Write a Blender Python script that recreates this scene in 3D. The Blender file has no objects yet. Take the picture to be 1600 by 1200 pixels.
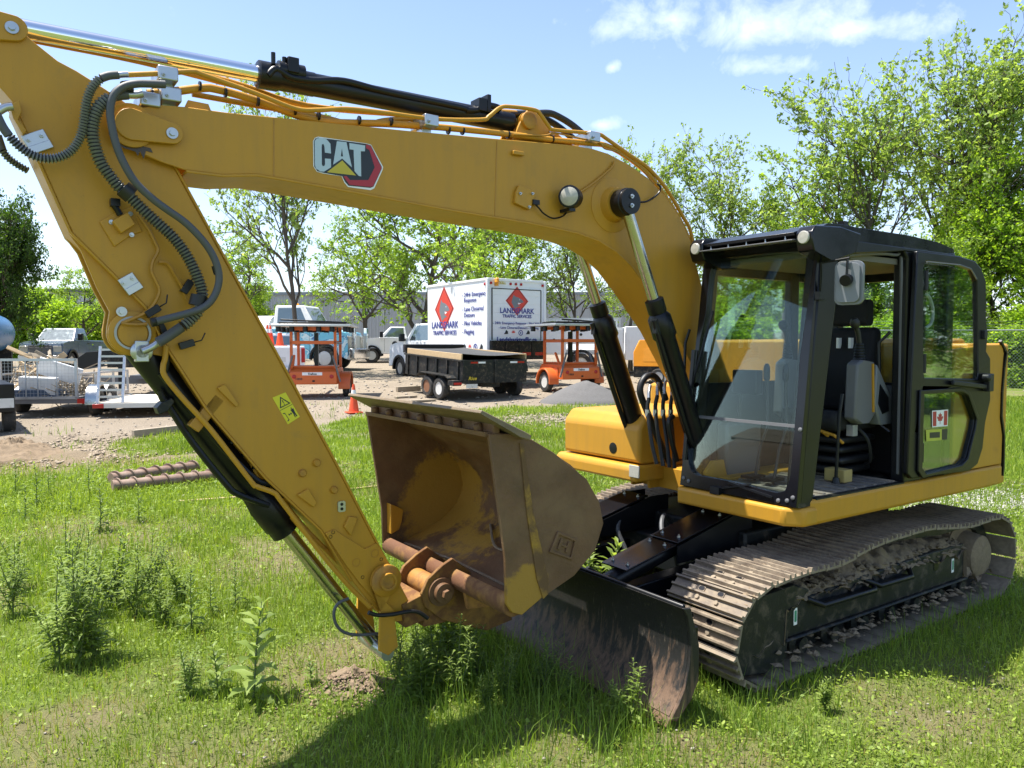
import bpy, bmesh, math, random
import numpy as np
from mathutils import Vector, Matrix, geometry, noise as mnoise
R = math.radians
SC = bpy.context.scene
COL = SC.collection
random.seed(7)

# ------------------------------------------------------------------ camera, sky, sun, exposure
cam_d = bpy.data.cameras.new('camera'); cam = bpy.data.objects.new('camera', cam_d); COL.objects.link(cam)
cam.location = (0, 0, 2.08); cam.rotation_euler = (R(90 - 2.86), 0, 0)
cam_d.sensor_width = 36; cam_d.lens = 27.0; cam_d.clip_start = 0.05; cam_d.clip_end = 3000
SC.camera = cam
SC.render.engine = 'CYCLES'
SC.cycles.use_denoising = True
SC.cycles.max_bounces = 8; SC.cycles.transparent_max_bounces = 24
SC.view_settings.view_transform = 'Standard'; SC.view_settings.look = 'None'
SC.view_settings.gamma = 1; SC.view_settings.use_curve_mapping = False
SC.view_settings.exposure = 1.12

SUN_TO = Vector((-0.358, 0.045, 1.0)).normalized()
EL = math.asin(SUN_TO.z)
sun_d = bpy.data.lights.new('sun', 'SUN'); sun = bpy.data.objects.new('sun', sun_d); COL.objects.link(sun)
sun_d.energy = 5.0; sun_d.angle = R(0.53); sun_d.color = (1.0, 0.955, 0.88)
sun.rotation_euler = SUN_TO.to_track_quat('Z', 'Y').to_euler(); sun.location = (-20, 3, 40)

W = bpy.data.worlds.new('World'); SC.world = W; W.use_nodes = True
nt = W.node_tree; nt.nodes.clear()
def N(t, typ, **kw):
    n = t.nodes.new(typ)
    for k, v in kw.items():
        if k.startswith('i_'): n.inputs[k[2:].replace('_', ' ')].default_value = v
        else: setattr(n, k, v)
    return n
def math_n(t, op, a, b=None, c=None, clamp=False):
    n = t.nodes.new('ShaderNodeMath'); n.operation = op; n.use_clamp = clamp
    for i, v in enumerate((a, b, c)):
        if v is None: continue
        if isinstance(v, (int, float)): n.inputs[i].default_value = v
        else: t.links.new(v, n.inputs[i])
    return n.outputs[0]
def mixc(t, fac, a, b, mode='MIX'):
    n = t.nodes.new('ShaderNodeMix'); n.data_type = 'RGBA'; n.blend_type = mode
    for i, v in ((0, fac), (6, a), (7, b)):
        if isinstance(v, (int, float)): n.inputs[i].default_value = v
        elif isinstance(v, (tuple, list)): n.inputs[i].default_value = tuple(v) if len(v) == 4 else tuple(v) + (1,)
        else: t.links.new(v, n.inputs[i])
    return n.outputs[2]
def ramp(t, fac, stops):
    n = t.nodes.new('ShaderNodeValToRGB'); e = n.color_ramp.elements
    while len(e) < len(stops): e.new(0.5)
    for k, (p, c) in enumerate(stops):
        e[k].position = p; e[k].color = tuple(c) + (1,) if len(c) == 3 else c
    t.links.new(fac, n.inputs[0]); return n.outputs[0]
def noise_n(t, vec, scale, detail=4, rough=0.55, dist=0.0):
    n = N(t, 'ShaderNodeTexNoise'); n.inputs['Scale'].default_value = scale; n.inputs['Detail'].default_value = detail
    n.inputs['Roughness'].default_value = rough; n.inputs['Distortion'].default_value = dist
    if vec is not None: t.links.new(vec, n.inputs['Vector'])
    return n.outputs[0]

sky = N(nt, 'ShaderNodeTexSky', sky_type='NISHITA', sun_disc=False)
sky.sun_elevation = EL; sky.sun_rotation = math.atan2(SUN_TO.x, SUN_TO.y); sky.altitude = 100
sky.air_density = 1.0; sky.dust_density = 1.0; sky.ozone_density = 1.6
bg = N(nt, 'ShaderNodeBackground'); out = N(nt, 'ShaderNodeOutputWorld')
tc = N(nt, 'ShaderNodeTexCoord')
sep = N(nt, 'ShaderNodeSeparateXYZ'); nt.links.new(tc.outputs['Generated'], sep.inputs[0])
# cloud layer: direction projected on a plane high above, thin fair-weather clouds
zc = math_n(nt, 'MAXIMUM', sep.outputs[2], 0.03)
cx = math_n(nt, 'DIVIDE', sep.outputs[0], zc); cy = math_n(nt, 'DIVIDE', sep.outputs[1], zc)
cmb = N(nt, 'ShaderNodeCombineXYZ'); nt.links.new(cx, cmb.inputs[0]); nt.links.new(cy, cmb.inputs[1])
CLOUDS = [(0.8142,2.4654,0.4624,0.2576,1.0), (0.8914,2.7962,0.2629,0.1592,1.0), (0.4809,2.4085,0.2159,0.2282,1.0), (1.0922,2.48,0.2629,0.1568,1.0), (0.4004,3.5364,0.0871,0.1256,1.0), (0.3636,2.8151,0.0322,0.0784,1.0)]
blob = None
for (ax, ay, rx, ry, st) in CLOUDS:       # each cloud: soft ellipse in cloud-plane coordinates, broken up by noise
    ux = math_n(nt, 'DIVIDE', math_n(nt, 'SUBTRACT', cx, ax), rx); uy = math_n(nt, 'DIVIDE', math_n(nt, 'SUBTRACT', cy, ay), ry)
    d = math_n(nt, 'SQRT', math_n(nt, 'ADD', math_n(nt, 'MULTIPLY', ux, ux), math_n(nt, 'MULTIPLY', uy, uy)))
    m = math_n(nt, 'MULTIPLY', math_n(nt, 'SUBTRACT', 0.95, d), st)
    blob = m if blob is None else math_n(nt, 'MAXIMUM', blob, m)
n1 = noise_n(nt, tc.outputs['Generated'], 17, 9, 0.60, 0.25)
cl = math_n(nt, 'ADD', math_n(nt, 'MAXIMUM', blob, -0.6), math_n(nt, 'MULTIPLY', math_n(nt, 'SUBTRACT', n1, 0.50), 3.4))
cl = math_n(nt, 'MULTIPLY', cl, 0.75, clamp=True)
cl = math_n(nt, 'MULTIPLY', cl, math_n(nt, 'GREATER_THAN', sep.outputs[2], 0.03))
skyc = mixc(nt, 1.0, sky.outputs[0], (1.18, 1.17, 1.20), 'MULTIPLY')
# summer haze whitening towards the horizon
hz = math_n(nt, 'POWER', math_n(nt, 'SUBTRACT', 1.0, math_n(nt, 'MAXIMUM', sep.outputs[2], 0.0), clamp=True), 5.0)
skyc = mixc(nt, math_n(nt, 'MULTIPLY', hz, 0.40), skyc, (6.8, 7.9, 9.0))
skyc = mixc(nt, math_n(nt, 'MULTIPLY', cl, 0.62), skyc, (8.2, 8.6, 9.1))
nt.links.new(skyc, bg.inputs[0]); bg.inputs[1].default_value = 0.1
nt.links.new(bg.outputs[0], out.inputs[0])

# ------------------------------------------------------------------ helpers
class MB:
    """collects shapes, then links them as ONE mesh object"""
    def __init__(s): s.v = []; s.f = []
    def add(s, vs, fs):
        o = len(s.v); s.v += [tuple(p) for p in vs]; s.f += [tuple(i + o for i in f) for f in fs]; return s
    def box(s, x0, x1, y0, y1, z0, z1, M=None):
        vs = [Vector((x, y, z)) for x in (x0, x1) for y in (y0, y1) for z in (z0, z1)]
        if M is not None: vs = [M @ p for p in vs]
        return s.add(vs, [(0, 1, 3, 2), (4, 6, 7, 5), (0, 4, 5, 1), (2, 3, 7, 6), (0, 2, 6, 4), (1, 5, 7, 3)])
    def prism(s, pts, a, b, axis='y', M=None, hole=None):
        """2D outline extruded from a to b along axis (pts are the other two coordinates in order)"""
        def P(p, h):
            q = {'y': (p[0], h, p[1]), 'x': (h, p[0], p[1]), 'z': (p[0], p[1], h)}[axis]
            return M @ Vector(q) if M is not None else Vector(q)
        loops = [list(pts)] + ([list(hole)] if hole else [])
        flat = [p for l in loops for p in l]; n = len(flat)
        tris = geometry.tessellate_polygon([[Vector((p[0], p[1], 0)) for p in l] for l in loops])
        vs = [P(p, a) for p in flat] + [P(p, b) for p in flat]
        fs = []
        if not hole and len(pts) <= 4 : fs += [tuple(range(n)), tuple(range(2 * n - 1, n - 1, -1))]
        else: fs += [tuple(t) for t in tris] + [tuple(i + n for i in reversed(t)) for t in tris]
        o = 0
        for l in loops:
            k = len(l)
            fs += [(o + i, o + (i + 1) % k, n + o + (i + 1) % k, n + o + i) for i in range(k)]; o += k
        return s.add(vs, fs)
    def cyl(s, p, q, r, r2=None, n=16, caps=True):
        p, q = Vector(p), Vector(q); r2 = r if r2 is None else r2
        d = (q - p).normalized(); u = d.orthogonal().normalized(); w = d.cross(u)
        ring = [u * math.cos(2 * math.pi * i / n) + w * math.sin(2 * math.pi * i / n) for i in range(n)]
        fs = [(i, (i + 1) % n, n + (i + 1) % n, n + i) for i in range(n)]
        if caps: fs += [tuple(range(n - 1, -1, -1)), tuple(range(n, 2 * n))]
        return s.add([p + a * r for a in ring] + [q + a * r2 for a in ring], fs)
    def lathe(s, prof, p, d, n=20):
        """profile of (radius, height) turned round the axis d from p"""
        p = Vector(p); d = Vector(d).normalized(); u = d.orthogonal().normalized(); w = d.cross(u)
        vs = []; fs = []
        for r, h in prof:
            vs += [p + d * h + (u * math.cos(2 * math.pi * i / n) + w * math.sin(2 * math.pi * i / n)) * r for i in range(n)]
        for k in range(len(prof) - 1):
            fs += [(k * n + i, k * n + (i + 1) % n, (k + 1) * n + (i + 1) % n, (k + 1) * n + i) for i in range(n)]
        if prof[0][0] > 1e-5: fs.append(tuple(range(n - 1, -1, -1)))
        if prof[-1][0] > 1e-5: fs.append(tuple(range((len(prof) - 1) * n, len(prof) * n)))
        return s.add(vs, fs)
    def tube(s, path, r, n=8, rf=None):
        P = [Vector(p) for p in path]; vs = []; fs = []; u = None
        for i, p in enumerate(P):
            d = (P[min(i + 1, len(P) - 1)] - P[max(i - 1, 0)]).normalized()
            u = d.orthogonal().normalized() if u is None else (u - d * u.dot(d)).normalized()
            w = d.cross(u); rr = r if rf is None else rf(i)
            vs += [p + (u * math.cos(2 * math.pi * k / n) + w * math.sin(2 * math.pi * k / n)) * rr for k in range(n)]
        for i in range(len(P) - 1):
            fs += [(i * n + k, i * n + (k + 1) % n, (i + 1) * n + (k + 1) % n, (i + 1) * n + k) for k in range(n)]
        fs += [tuple(range(n - 1, -1, -1)), tuple(range((len(P) - 1) * n, len(P) * n))]
        return s.add(vs, fs)
    def bar(s, p, q, w, h, up=(0, 0, 1)):
        """rectangular bar from p to q"""
        p, q = Vector(p), Vector(q); d = (q - p).normalized(); up = Vector(up)
        if abs(d.dot(up)) > 0.98: up = Vector((1, 0, 0))
        a = d.cross(up).normalized() * w / 2; b = a.cross(d).normalized() * h / 2
        vs = [c + i * a + j * b for c in (p, q) for i, j in ((-1, -1), (1, -1), (1, 1), (-1, 1))]
        return s.add(vs, [(3, 2, 1, 0), (4, 5, 6, 7), (0, 1, 5, 4), (1, 2, 6, 5), (2, 3, 7, 6), (3, 0, 4, 7)])
    def slab(s, pts, t):
        """flat polygon of 3D points given a thickness t along its normal"""
        P = [Vector(p) for p in pts]; n = geometry.normal(P[:4] if len(P) > 3 else P); k = len(P)
        return s.add(P + [p + n * t for p in P], [tuple(range(k - 1, -1, -1)), tuple(range(k, 2 * k))] + [(i, (i + 1) % k, k + (i + 1) % k, k + i) for i in range(k)])
    def obj(s, name, m, parent=None, bevel=0, seg=2, smooth=40, recalc=True):
        me = bpy.data.meshes.new(name); me.from_pydata(s.v, [], s.f)
        if recalc:
            bm = bmesh.new(); bm.from_mesh(me); bmesh.ops.recalc_face_normals(bm, faces=bm.faces); bm.to_mesh(me); bm.free()
        me.materials.append(m)
        if smooth:
            me.polygons.foreach_set('use_smooth', [True] * len(me.polygons)); me.set_sharp_from_angle(angle=R(smooth))
        o = bpy.data.objects.new(name, me); COL.objects.link(o)
        if parent is not None: o.parent = parent
        if bevel:
            b = o.modifiers.new('bevel', 'BEVEL'); b.width = bevel; b.segments = seg; b.limit_method = 'ANGLE'; b.angle_limit = R(35)
            b.harden_normals = False
        return o
def spline(pts, n=8):
    """Catmull-Rom through 3D points"""
    P = [Vector(p) for p in pts]; P = [P[0] * 2 - P[1]] + P + [P[-1] * 2 - P[-2]]; r = []
    for i in range(1, len(P) - 2):
        for k in range(n):
            t = k / n
            r.append(0.5 * ((2 * P[i]) + (P[i + 1] - P[i - 1]) * t + (2 * P[i - 1] - 5 * P[i] + 4 * P[i + 1] - P[i + 2]) * t * t + (3 * P[i] - P[i - 1] - 3 * P[i + 1] + P[i + 2]) * t ** 3))
    return r + [P[-2]]
def resample(pts, step):
    P = [Vector(p) for p in pts]; out = [P[0]]; acc = 0.0
    for a, b in zip(P, P[1:]):
        L = (b - a).length
        while acc + L >= step and L > 0:
            a = a + (b - a) * ((step - acc) / L); out.append(a.copy()); L = (b - a).length; acc = 0
        acc += L
    return out
def arc(cx, cy, r, a0, a1, n=8):
    return [(cx + r * math.cos(R(a0 + (a1 - a0) * i / n)), cy + r * math.sin(R(a0 + (a1 - a0) * i / n))) for i in range(n + 1)]
def rrect(x0, x1, y0, y1, r, n=4):
    return arc(x1 - r, y1 - r, r, 0, 90, n) + arc(x0 + r, y1 - r, r, 90, 180, n) + arc(x0 + r, y0 + r, r, 180, 270, n) + arc(x1 - r, y0 + r, r, 270, 360, n)
def tag(o, label=None, cat=None, group=None, kind=None):
    if label: o['label'] = label
    if cat: o['category'] = cat
    if group: o['group'] = group
    if kind: o['kind'] = kind
    return o
def thing(name, label, cat, loc=(0, 0, 0), rz=0, group=None):
    o = bpy.data.objects.new(name, None); COL.objects.link(o); o.empty_display_size = 0.2
    o.location = loc; o.rotation_euler = (0, 0, rz)
    return tag(o, label, cat, group)
def dup(root, loc=None, rz=None, label=None, scale=None):
    """copy of a thing with copies of its parts and sub-parts (mesh data shared)"""
    def rec(o, par):
        c = o.copy(); COL.objects.link(c)
        if par is not None: c.parent = par
        for ch in list(o.children): rec(ch, c)
        return c
    r = rec(root, None)
    if loc is not None: r.location = loc
    if rz is not None: r.rotation_euler = (0, 0, rz)
    if scale is not None: r.scale = scale
    if label: r['label'] = label
    return r
def np_mesh(name, verts, faces, m, parent=None, attr=None, smooth=False):
    """verts (N,3), faces (F,k) arrays -> object; attr: dict name -> per-face floats"""
    me = bpy.data.meshes.new(name); F, k = faces.shape
    me.vertices.add(len(verts)); me.vertices.foreach_set('co', verts.astype(np.float32).ravel())
    me.loops.add(F * k); me.loops.foreach_set('vertex_index', faces.astype(np.int32).ravel())
    me.polygons.add(F); me.polygons.foreach_set('loop_start', np.arange(0, F * k, k, dtype=np.int32))
    if smooth: me.polygons.foreach_set('use_smooth', np.ones(F, dtype=bool))
    me.update(calc_edges=True)
    for an, av in (attr or {}).items():
        a = me.attributes.new(an, 'FLOAT', 'FACE'); a.data.foreach_set('value', av.astype(np.float32))
    me.materials.append(m)
    o = bpy.data.objects.new(name, me); COL.objects.link(o)
    if parent is not None: o.parent = parent
    return o
_textcache = {}
def text_mesh(body, size, bold=0.0, shear=0.0, align='CENTER', sx=1.0):
    c = bpy.data.curves.new('lettering', 'FONT'); c.body = body; c.size = size; c.align_x = align; c.offset = bold; c.shear = shear
    c.extrude = 0.0015; c.resolution_u = 3
    t = bpy.data.objects.new('lettering', c); COL.objects.link(t)
    bpy.context.view_layer.update()
    me = bpy.data.meshes.new_from_object(t.evaluated_get(bpy.context.evaluated_depsgraph_get()))
    bpy.data.objects.remove(t); bpy.data.curves.remove(c)
    if sx != 1.0:
        for v in me.vertices: v.co.x *= sx
    return me
def text(name, body, size, m, parent, M, bold=0.0, shear=0.0, align='CENTER', sx=1.0):
    me = text_mesh(body, size, bold, shear, align, sx); me.name = name; me.transform(M); me.materials.clear(); me.materials.append(m)
    o = bpy.data.objects.new(name, me); COL.objects.link(o); o.parent = parent; return o
def frame(o, x, y):
    """matrix whose local x, y run along the given directions from o"""
    x = Vector(x).normalized(); y = Vector(y); y = (y - x * y.dot(x)).normalized(); z = x.cross(y)
    return Matrix(((x.x, y.x, z.x, o[0]), (x.y, y.y, z.y, o[1]), (x.z, y.z, z.z, o[2]), (0, 0, 0, 1)))

# ------------------------------------------------------------------ materials
def mat(name, col, rough=0.5, metal=0.0, var=0.12, vs=6.0, bump=0.0, bs=60.0, dirt=None, dirt_amt=0.0, ds=3.0, coat=0.0, spec=0.5):
    m = bpy.data.materials.new(name); m.use_nodes = True; t = m.node_tree; b = t.nodes['Principled BSDF']
    g = N(t, 'ShaderNodeNewGeometry'); tcn = N(t, 'ShaderNodeTexCoord'); v = tcn.outputs['Object']
    n = noise_n(t, v, vs, 5, 0.6)
    c = mixc(t, n, tuple(x * (1 - var) for x in col), tuple(min(1, x * (1 + var)) for x in col))
    rg = math_n(t, 'ADD', math_n(t, 'MULTIPLY', math_n(t, 'SUBTRACT', n, 0.5), 0.25), rough, clamp=True)
    if dirt:
        d = noise_n(t, v, ds, 8, 0.68, 0.4)
        d = math_n(t, 'MULTIPLY', math_n(t, 'SUBTRACT', d, 0.62 - dirt_amt * 0.3), 5.0, clamp=True)
        d = math_n(t, 'MULTIPLY', d, min(1, 0.45 + dirt_amt * 0.5))
        c = mixc(t, d, c, dirt); rg = math_n(t, 'ADD', rg, math_n(t, 'MULTIPLY', d, 0.35), clamp=True)
    t.links.new(c, b.inputs['Base Color']); t.links.new(rg, b.inputs['Roughness'])
    b.inputs['Metallic'].default_value = metal; b.inputs['Coat Weight'].default_value = coat; b.inputs['Specular IOR Level'].default_value = spec
    if bump:
        bn = N(t, 'ShaderNodeBump'); bn.inputs['Strength'].default_value = bump; bn.inputs['Distance'].default_value = 0.01
        t.links.new(noise_n(t, v, bs, 6, 0.6), bn.inputs['Height']); t.links.new(bn.outputs[0], b.inputs['Normal'])
    return m
def glass_mat(name, tint, refl=1.0, dirt=0.05):
    m = bpy.data.materials.new(name); m.use_nodes = True; t = m.node_tree; t.nodes.clear()
    o = N(t, 'ShaderNodeOutputMaterial'); tr = N(t, 'ShaderNodeBsdfTransparent'); gl = N(t, 'ShaderNodeBsdfGlossy'); df = N(t, 'ShaderNodeBsdfDiffuse')
    tr.inputs[0].default_value = tint + (1,); gl.inputs['Roughness'].default_value = 0.02; gl.inputs[0].default_value = (.95, 1, .98, 1)
    df.inputs[0].default_value = (.55, .52, .45, 1)
    fr = N(t, 'ShaderNodeFresnel'); fr.inputs[0].default_value = 1.5
    mx = N(t, 'ShaderNodeMixShader'); t.links.new(math_n(t, 'MULTIPLY', fr.outputs[0], refl, clamp=True), mx.inputs[0])
    t.links.new(tr.outputs[0], mx.inputs[1]); t.links.new(gl.outputs[0], mx.inputs[2])
    m2 = N(t, 'ShaderNodeMixShader'); tcn = N(t, 'ShaderNodeTexCoord')
    t.links.new(math_n(t, 'MULTIPLY', noise_n(t, tcn.outputs['Object'], 5, 6, .6), dirt * 2, clamp=True), m2.inputs[0])
    t.links.new(mx.outputs[0], m2.inputs[1]); t.links.new(df.outputs[0], m2.inputs[2]); t.links.new(m2.outputs[0], o.inputs[0])
    return m
def leaf_mat(name, stops, trans=0.35, attr='tint', rough=0.5):
    m = bpy.data.materials.new(name); m.use_nodes = True; t = m.node_tree; t.nodes.clear()
    o = N(t, 'ShaderNodeOutputMaterial'); a = N(t, 'ShaderNodeAttribute', attribute_name=attr)
    c = ramp(t, a.outputs['Fac'], stops)
    p = N(t, 'ShaderNodeBsdfPrincipled'); p.inputs['Roughness'].default_value = rough; p.inputs['Specular IOR Level'].default_value = 0.35
    tr = N(t, 'ShaderNodeBsdfTranslucent'); mx = N(t, 'ShaderNodeMixShader'); mx.inputs[0].default_value = trans
    t.links.new(c, p.inputs['Base Color']); t.links.new(mixc(t, 1.0, c, (1.5, 1.5, 0.6), 'MULTIPLY'), tr.inputs[0])
    t.links.new(p.outputs[0], mx.inputs[1]); t.links.new(tr.outputs[0], mx.inputs[2]); t.links.new(mx.outputs[0], o.inputs[0])
    return m
DUST = (.30, .23, .15)
def streaks(m, amt=.26):
    """faint vertical run marks and dust film in a paint"""
    t = m.node_tree; b = t.nodes['Principled BSDF']; c = b.inputs['Base Color'].links[0].from_socket; tcn = N(t, 'ShaderNodeTexCoord'); mp = N(t, 'ShaderNodeMapping'); mp.inputs['Scale'].default_value = (9, 9, .9); t.links.new(tcn.outputs['Object'], mp.inputs[0])
    n = math_n(t, 'MULTIPLY', math_n(t, 'SUBTRACT', noise_n(t, mp.outputs[0], 1.6, 7, .65), .45, clamp=True), 3.0, clamp=True)
    n2 = math_n(t, 'MULTIPLY', math_n(t, 'SUBTRACT', noise_n(t, tcn.outputs['Object'], 70, 3, .7), .66), 14, clamp=True)
    c = mixc(t, math_n(t, 'MULTIPLY', n, amt), c, (.24, .15, .05)); c = mixc(t, math_n(t, 'MULTIPLY', n2, amt * 1.6), c, (.16, .10, .05)); t.links.new(c, b.inputs['Base Color'])
M_YEL = mat('machine_yellow', (.50, .250, .024), .42, var=.07, vs=2.5, dirt=(.30, .19, .06), dirt_amt=.16, ds=3.2, bump=.05, bs=140, spec=.32)
streaks(M_YEL)
M_YELD = mat('machine_yellow_worn', (.42, .20, .016), .45, var=.12, vs=5, dirt=(.2, .10, .04), dirt_amt=.35, ds=7, bump=.1, bs=80)
M_BLK = mat('satin_black', (.0055, .006, .008), .34, var=.2, dirt=(.03, .027, .024), dirt_amt=.10, ds=4, spec=.35)
M_BLKD = mat('dusty_black', (.008, .010, .011), .5, var=.25, dirt=(.16, .125, .085), dirt_amt=.38, ds=9, bump=.15, spec=.35)
M_GLOSSBLK = mat('gloss_black', (.005, .0055, .008), .22, var=.1, spec=.4)
M_RUB = mat('rubber', (.010, .010, .011), .5, var=.2, bump=.1)
M_GREYHOSE = mat('grey_hose', (.075, .077, .08), .55, var=.15)
M_CHROME = mat('chrome', (.80, .82, .84), .10, metal=1.0, var=.03)
M_CHROMED = mat('dusty_chrome', (.46, .46, .43), .22, metal=1.0, var=.12, dirt=(.25, .2, .13), dirt_amt=.3, ds=6)
M_ZINC = mat('zinc', (.46, .48, .50), .32, metal=.85, var=.12, vs=20)
M_RUST = mat('bucket_rust', (.135, .068, .030), .58, var=.65, vs=5, dirt=(.20, .125, .06), dirt_amt=.5, ds=3, bump=.35, bs=45)
t = M_RUST.node_tree; b_ = t.nodes['Principled BSDF']; c0_ = b_.inputs['Base Color'].links[0].from_socket; tcn = N(t, 'ShaderNodeTexCoord'); msk = None
for (c_, r_, k_) in (((2.62, -.80, .95), .44, 1.0), ((3.02, .80, .72), .18, 1.0), ((2.75, -.2, .74), .45, .4)):   # old paint that survived in the corners
    dn = N(t, 'ShaderNodeVectorMath', operation='DISTANCE'); t.links.new(tcn.outputs['Object'], dn.inputs[0]); dn.inputs[1].default_value = c_
    m_ = math_n(t, 'MULTIPLY', math_n(t, 'SUBTRACT', 1.0, math_n(t, 'DIVIDE', dn.outputs['Value'], r_)), k_); msk = m_ if msk is None else math_n(t, 'MAXIMUM', msk, m_)
msk = math_n(t, 'ADD', msk, math_n(t, 'MULTIPLY', math_n(t, 'SUBTRACT', noise_n(t, tcn.outputs['Object'], 6, 9, .7), .5), 1.5))
t.links.new(mixc(t, math_n(t, 'MULTIPLY', math_n(t, 'MULTIPLY', math_n(t, 'SUBTRACT', msk, .12), 5.0, clamp=True), .9), c0_, (.37, .205, .024)), b_.inputs['Base Color'])
M_STEELD = mat('worn_lip_steel', (.17, .125, .075), .55, var=.35, vs=9, dirt=(.26, .19, .11), dirt_amt=.5, ds=6, bump=.4, bs=40)
M_GREYPL = mat('grey_plastic', (.12, .12, .125), .5, var=.1)
M_MIRR = mat('mirror_shell', (.16, .17, .18), .4, var=.12)
M_SEAT = mat('seat_cloth', (.006, .006, .009), .8, var=.3, bump=.2, bs=200)
M_DIRT = mat('caked_soil', (.22, .165, .105), .95, var=.45, vs=18, bump=1.0, bs=30, dirt=(.15, .11, .07), dirt_amt=.3, ds=24)
M_SHOE = mat('track_shoe_steel', (.15, .115, .082), .55, var=.45, vs=14, dirt=(.28, .225, .155), dirt_amt=.75, ds=9, bump=.3, bs=50)
M_WHITE = mat('white_paint', (.78, .79, .80), .35, var=.04, dirt=(.5, .47, .42), dirt_amt=.1)
M_WHITEP = mat('white_print', (.80, .80, .80), .5, var=.02)
M_SILVP = mat('silver_print', (.45, .55, .62), .35, var=.05)
M_REDP = mat('red_print', (.40, .02, .035), .4, var=.1)
M_YELP = mat('yellow_print', (.55, .42, .03), .45, var=.15)
M_DKP = mat('dark_print', (.012, .016, .022), .4)
M_GLASS = glass_mat('cab_glass', (.90, .955, .93), .42, .0015)
M_GLASSD = glass_mat('tinted_glass', (.86, .92, .89), .6, .001)
M_CARGLASS = mat('vehicle_glass', (.16, .20, .21), .05, metal=.6, var=.1, spec=.9)
M_TYRE = mat('tyre', (.028, .027, .026), .8, var=.25, dirt=DUST, dirt_amt=.25, ds=6, bump=.2)
M_RIMW = mat('white_rim', (.62, .62, .60), .4, dirt=(.25, .18, .1), dirt_amt=.2, ds=8)
M_LENS = mat('lamp_lens', (.42, .40, .35), .15, var=.25, vs=60)
M_ORANGE = mat('safety_orange', (.60, .12, .022), .42, var=.06, dirt=(.4, .15, .06), dirt_amt=.2, ds=4)
M_REDL = mat('red_lens', (.38, .012, .015), .2)
M_AMB = mat('amber_lens', (.75, .30, .02), .25)
M_ALU = mat('aluminium', (.52, .53, .54), .38, metal=.7, var=.1, vs=9)
M_WOOD = mat('pale_lumber', (.50, .36, .20), .75, var=.25, vs=14, bump=.2, bs=90)
M_WOODG = mat('grey_lumber', (.30, .25, .18), .85, var=.3, vs=12, bump=.3, bs=80)
M_BARK = mat('bark', (.085, .068, .052), .9, var=.35, vs=9, bump=.6, bs=18)

# ================================================================== EXCAVATOR (machine frame: x forward, y to its left, z up)
EX = thing('excavator', 'yellow tracked excavator with black cab, open door, blade and rusty bucket on the grass', 'excavator', (2.1078,6.5019,0.0))
EX.rotation_euler = (0, 0, math.atan2(-0.566406, -0.824126))

# ---------------- boom
BY = 0.17
btop = [(4.894, 3.089), (4.89, 3.135), (4.863, 3.166), (4.79, 3.19), (4.698, 3.219), (4.56, 3.232), (4.40, 3.236), (4.249, 3.246), (3.4, 3.302), (2.674, 3.357), (2.25, 3.392), (2.02, 3.398), (1.882, 3.385), (1.70, 3.34), (1.508, 3.268), (1.34, 3.165), (1.18, 3.019), (1.076, 2.87), (0.97, 2.62), (0.80, 2.2), (0.62, 1.86), (0.42, 1.60)]
bfoot = arc(0.38, 1.44, 0.17, 110, 330, 8)
blow = [(0.75, 1.62), (1.0, 1.90), (1.22, 2.20), (1.498, 2.491), (1.66, 2.64), (1.806, 2.733), (1.97, 2.797), (2.159, 2.832), (2.551, 2.863), (3.134, 2.887), (3.827, 2.930), (4.10, 2.945), (4.254, 2.951), (4.42, 2.927), (4.59, 2.928), (4.704, 2.953), (4.80, 2.985), (4.867, 3.03)]
boom = MB()
boom.prism(btop + bfoot + blow, BY, BY - .014); boom.prism(btop + bfoot + blow, -BY, -BY + .014)
def strip(mb, line, w, t, up):            # flange plate following an edge line
    P = [Vector((x, 0, z)) for x, z in line]; vs = []; fs = []
    for i, p in enumerate(P):
        d = (P[min(i + 1, len(P) - 1)] - P[max(i - 1, 0)]).normalized(); n = Vector((-d.z, 0, d.x)) * up
        for k in ((-w, 0), (w, 0), (w, t), (-w, t)): vs.append((p.x + n.x * k[1], k[0], p.z + n.z * k[1]))
    for i in range(len(P) - 1):
        for k in range(4): fs.append((4 * i + k, 4 * i + (k + 1) % 4, 4 * i + 4 + (k + 1) % 4, 4 * i + 4 + k))
    fs += [(0, 1, 2, 3), tuple(len(vs) - 4 + k for k in (3, 2, 1, 0))]
    mb.add(vs, fs)
strip(boom, btop[5:], BY - .002, .014, 1)
strip(boom, blow[:-3], BY + .012, .014, -1)
BOOM = boom.obj('boom', M_YEL, EX, bevel=.004)
# plate seams, pin boss, end cheeks
m = MB(); m.prism([(4.16, 2.952), (4.167, 2.952), (4.162, 3.247), (4.155, 3.247)], BY, BY + .0025); m.prism([(2.80, 2.872), (2.806, 2.872), (2.79, 3.345), (2.784, 3.345)], BY, BY + .0025)
m.obj('weld_seam', M_YELD, BOOM)
m = MB(); m.lathe([(.185, 0), (.185, .004), (.175, .008), (.135, .012), (.12, .018), (.105, .075)], (1.845, BY, 3.04), (0, 1, 0), 36)
m.lathe([(.185, 0), (.185, .004), (.175, .008), (.135, .012), (.12, .018), (.105, .075)], (1.845, -BY, 3.04), (0, -1, 0), 36)
m.obj('pin_boss', M_YEL, BOOM)
m = MB(); m.lathe([(.1, 0), (.1, .03), (.086, .034)], (4.825, BY - .01, 3.1), (0, 1, 0), 32); m.obj('head_boss', M_YEL, BOOM)
def hull_link(c0, r0, c1, r1, n=10):
    a = math.degrees(math.atan2(c1[1] - c0[1], c1[0] - c0[0]))
    return arc(c0[0], c0[1], r0, a + 90, a + 270, n) + arc(c1[0], c1[1], r1, a - 90, a + 90, n)
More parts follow.
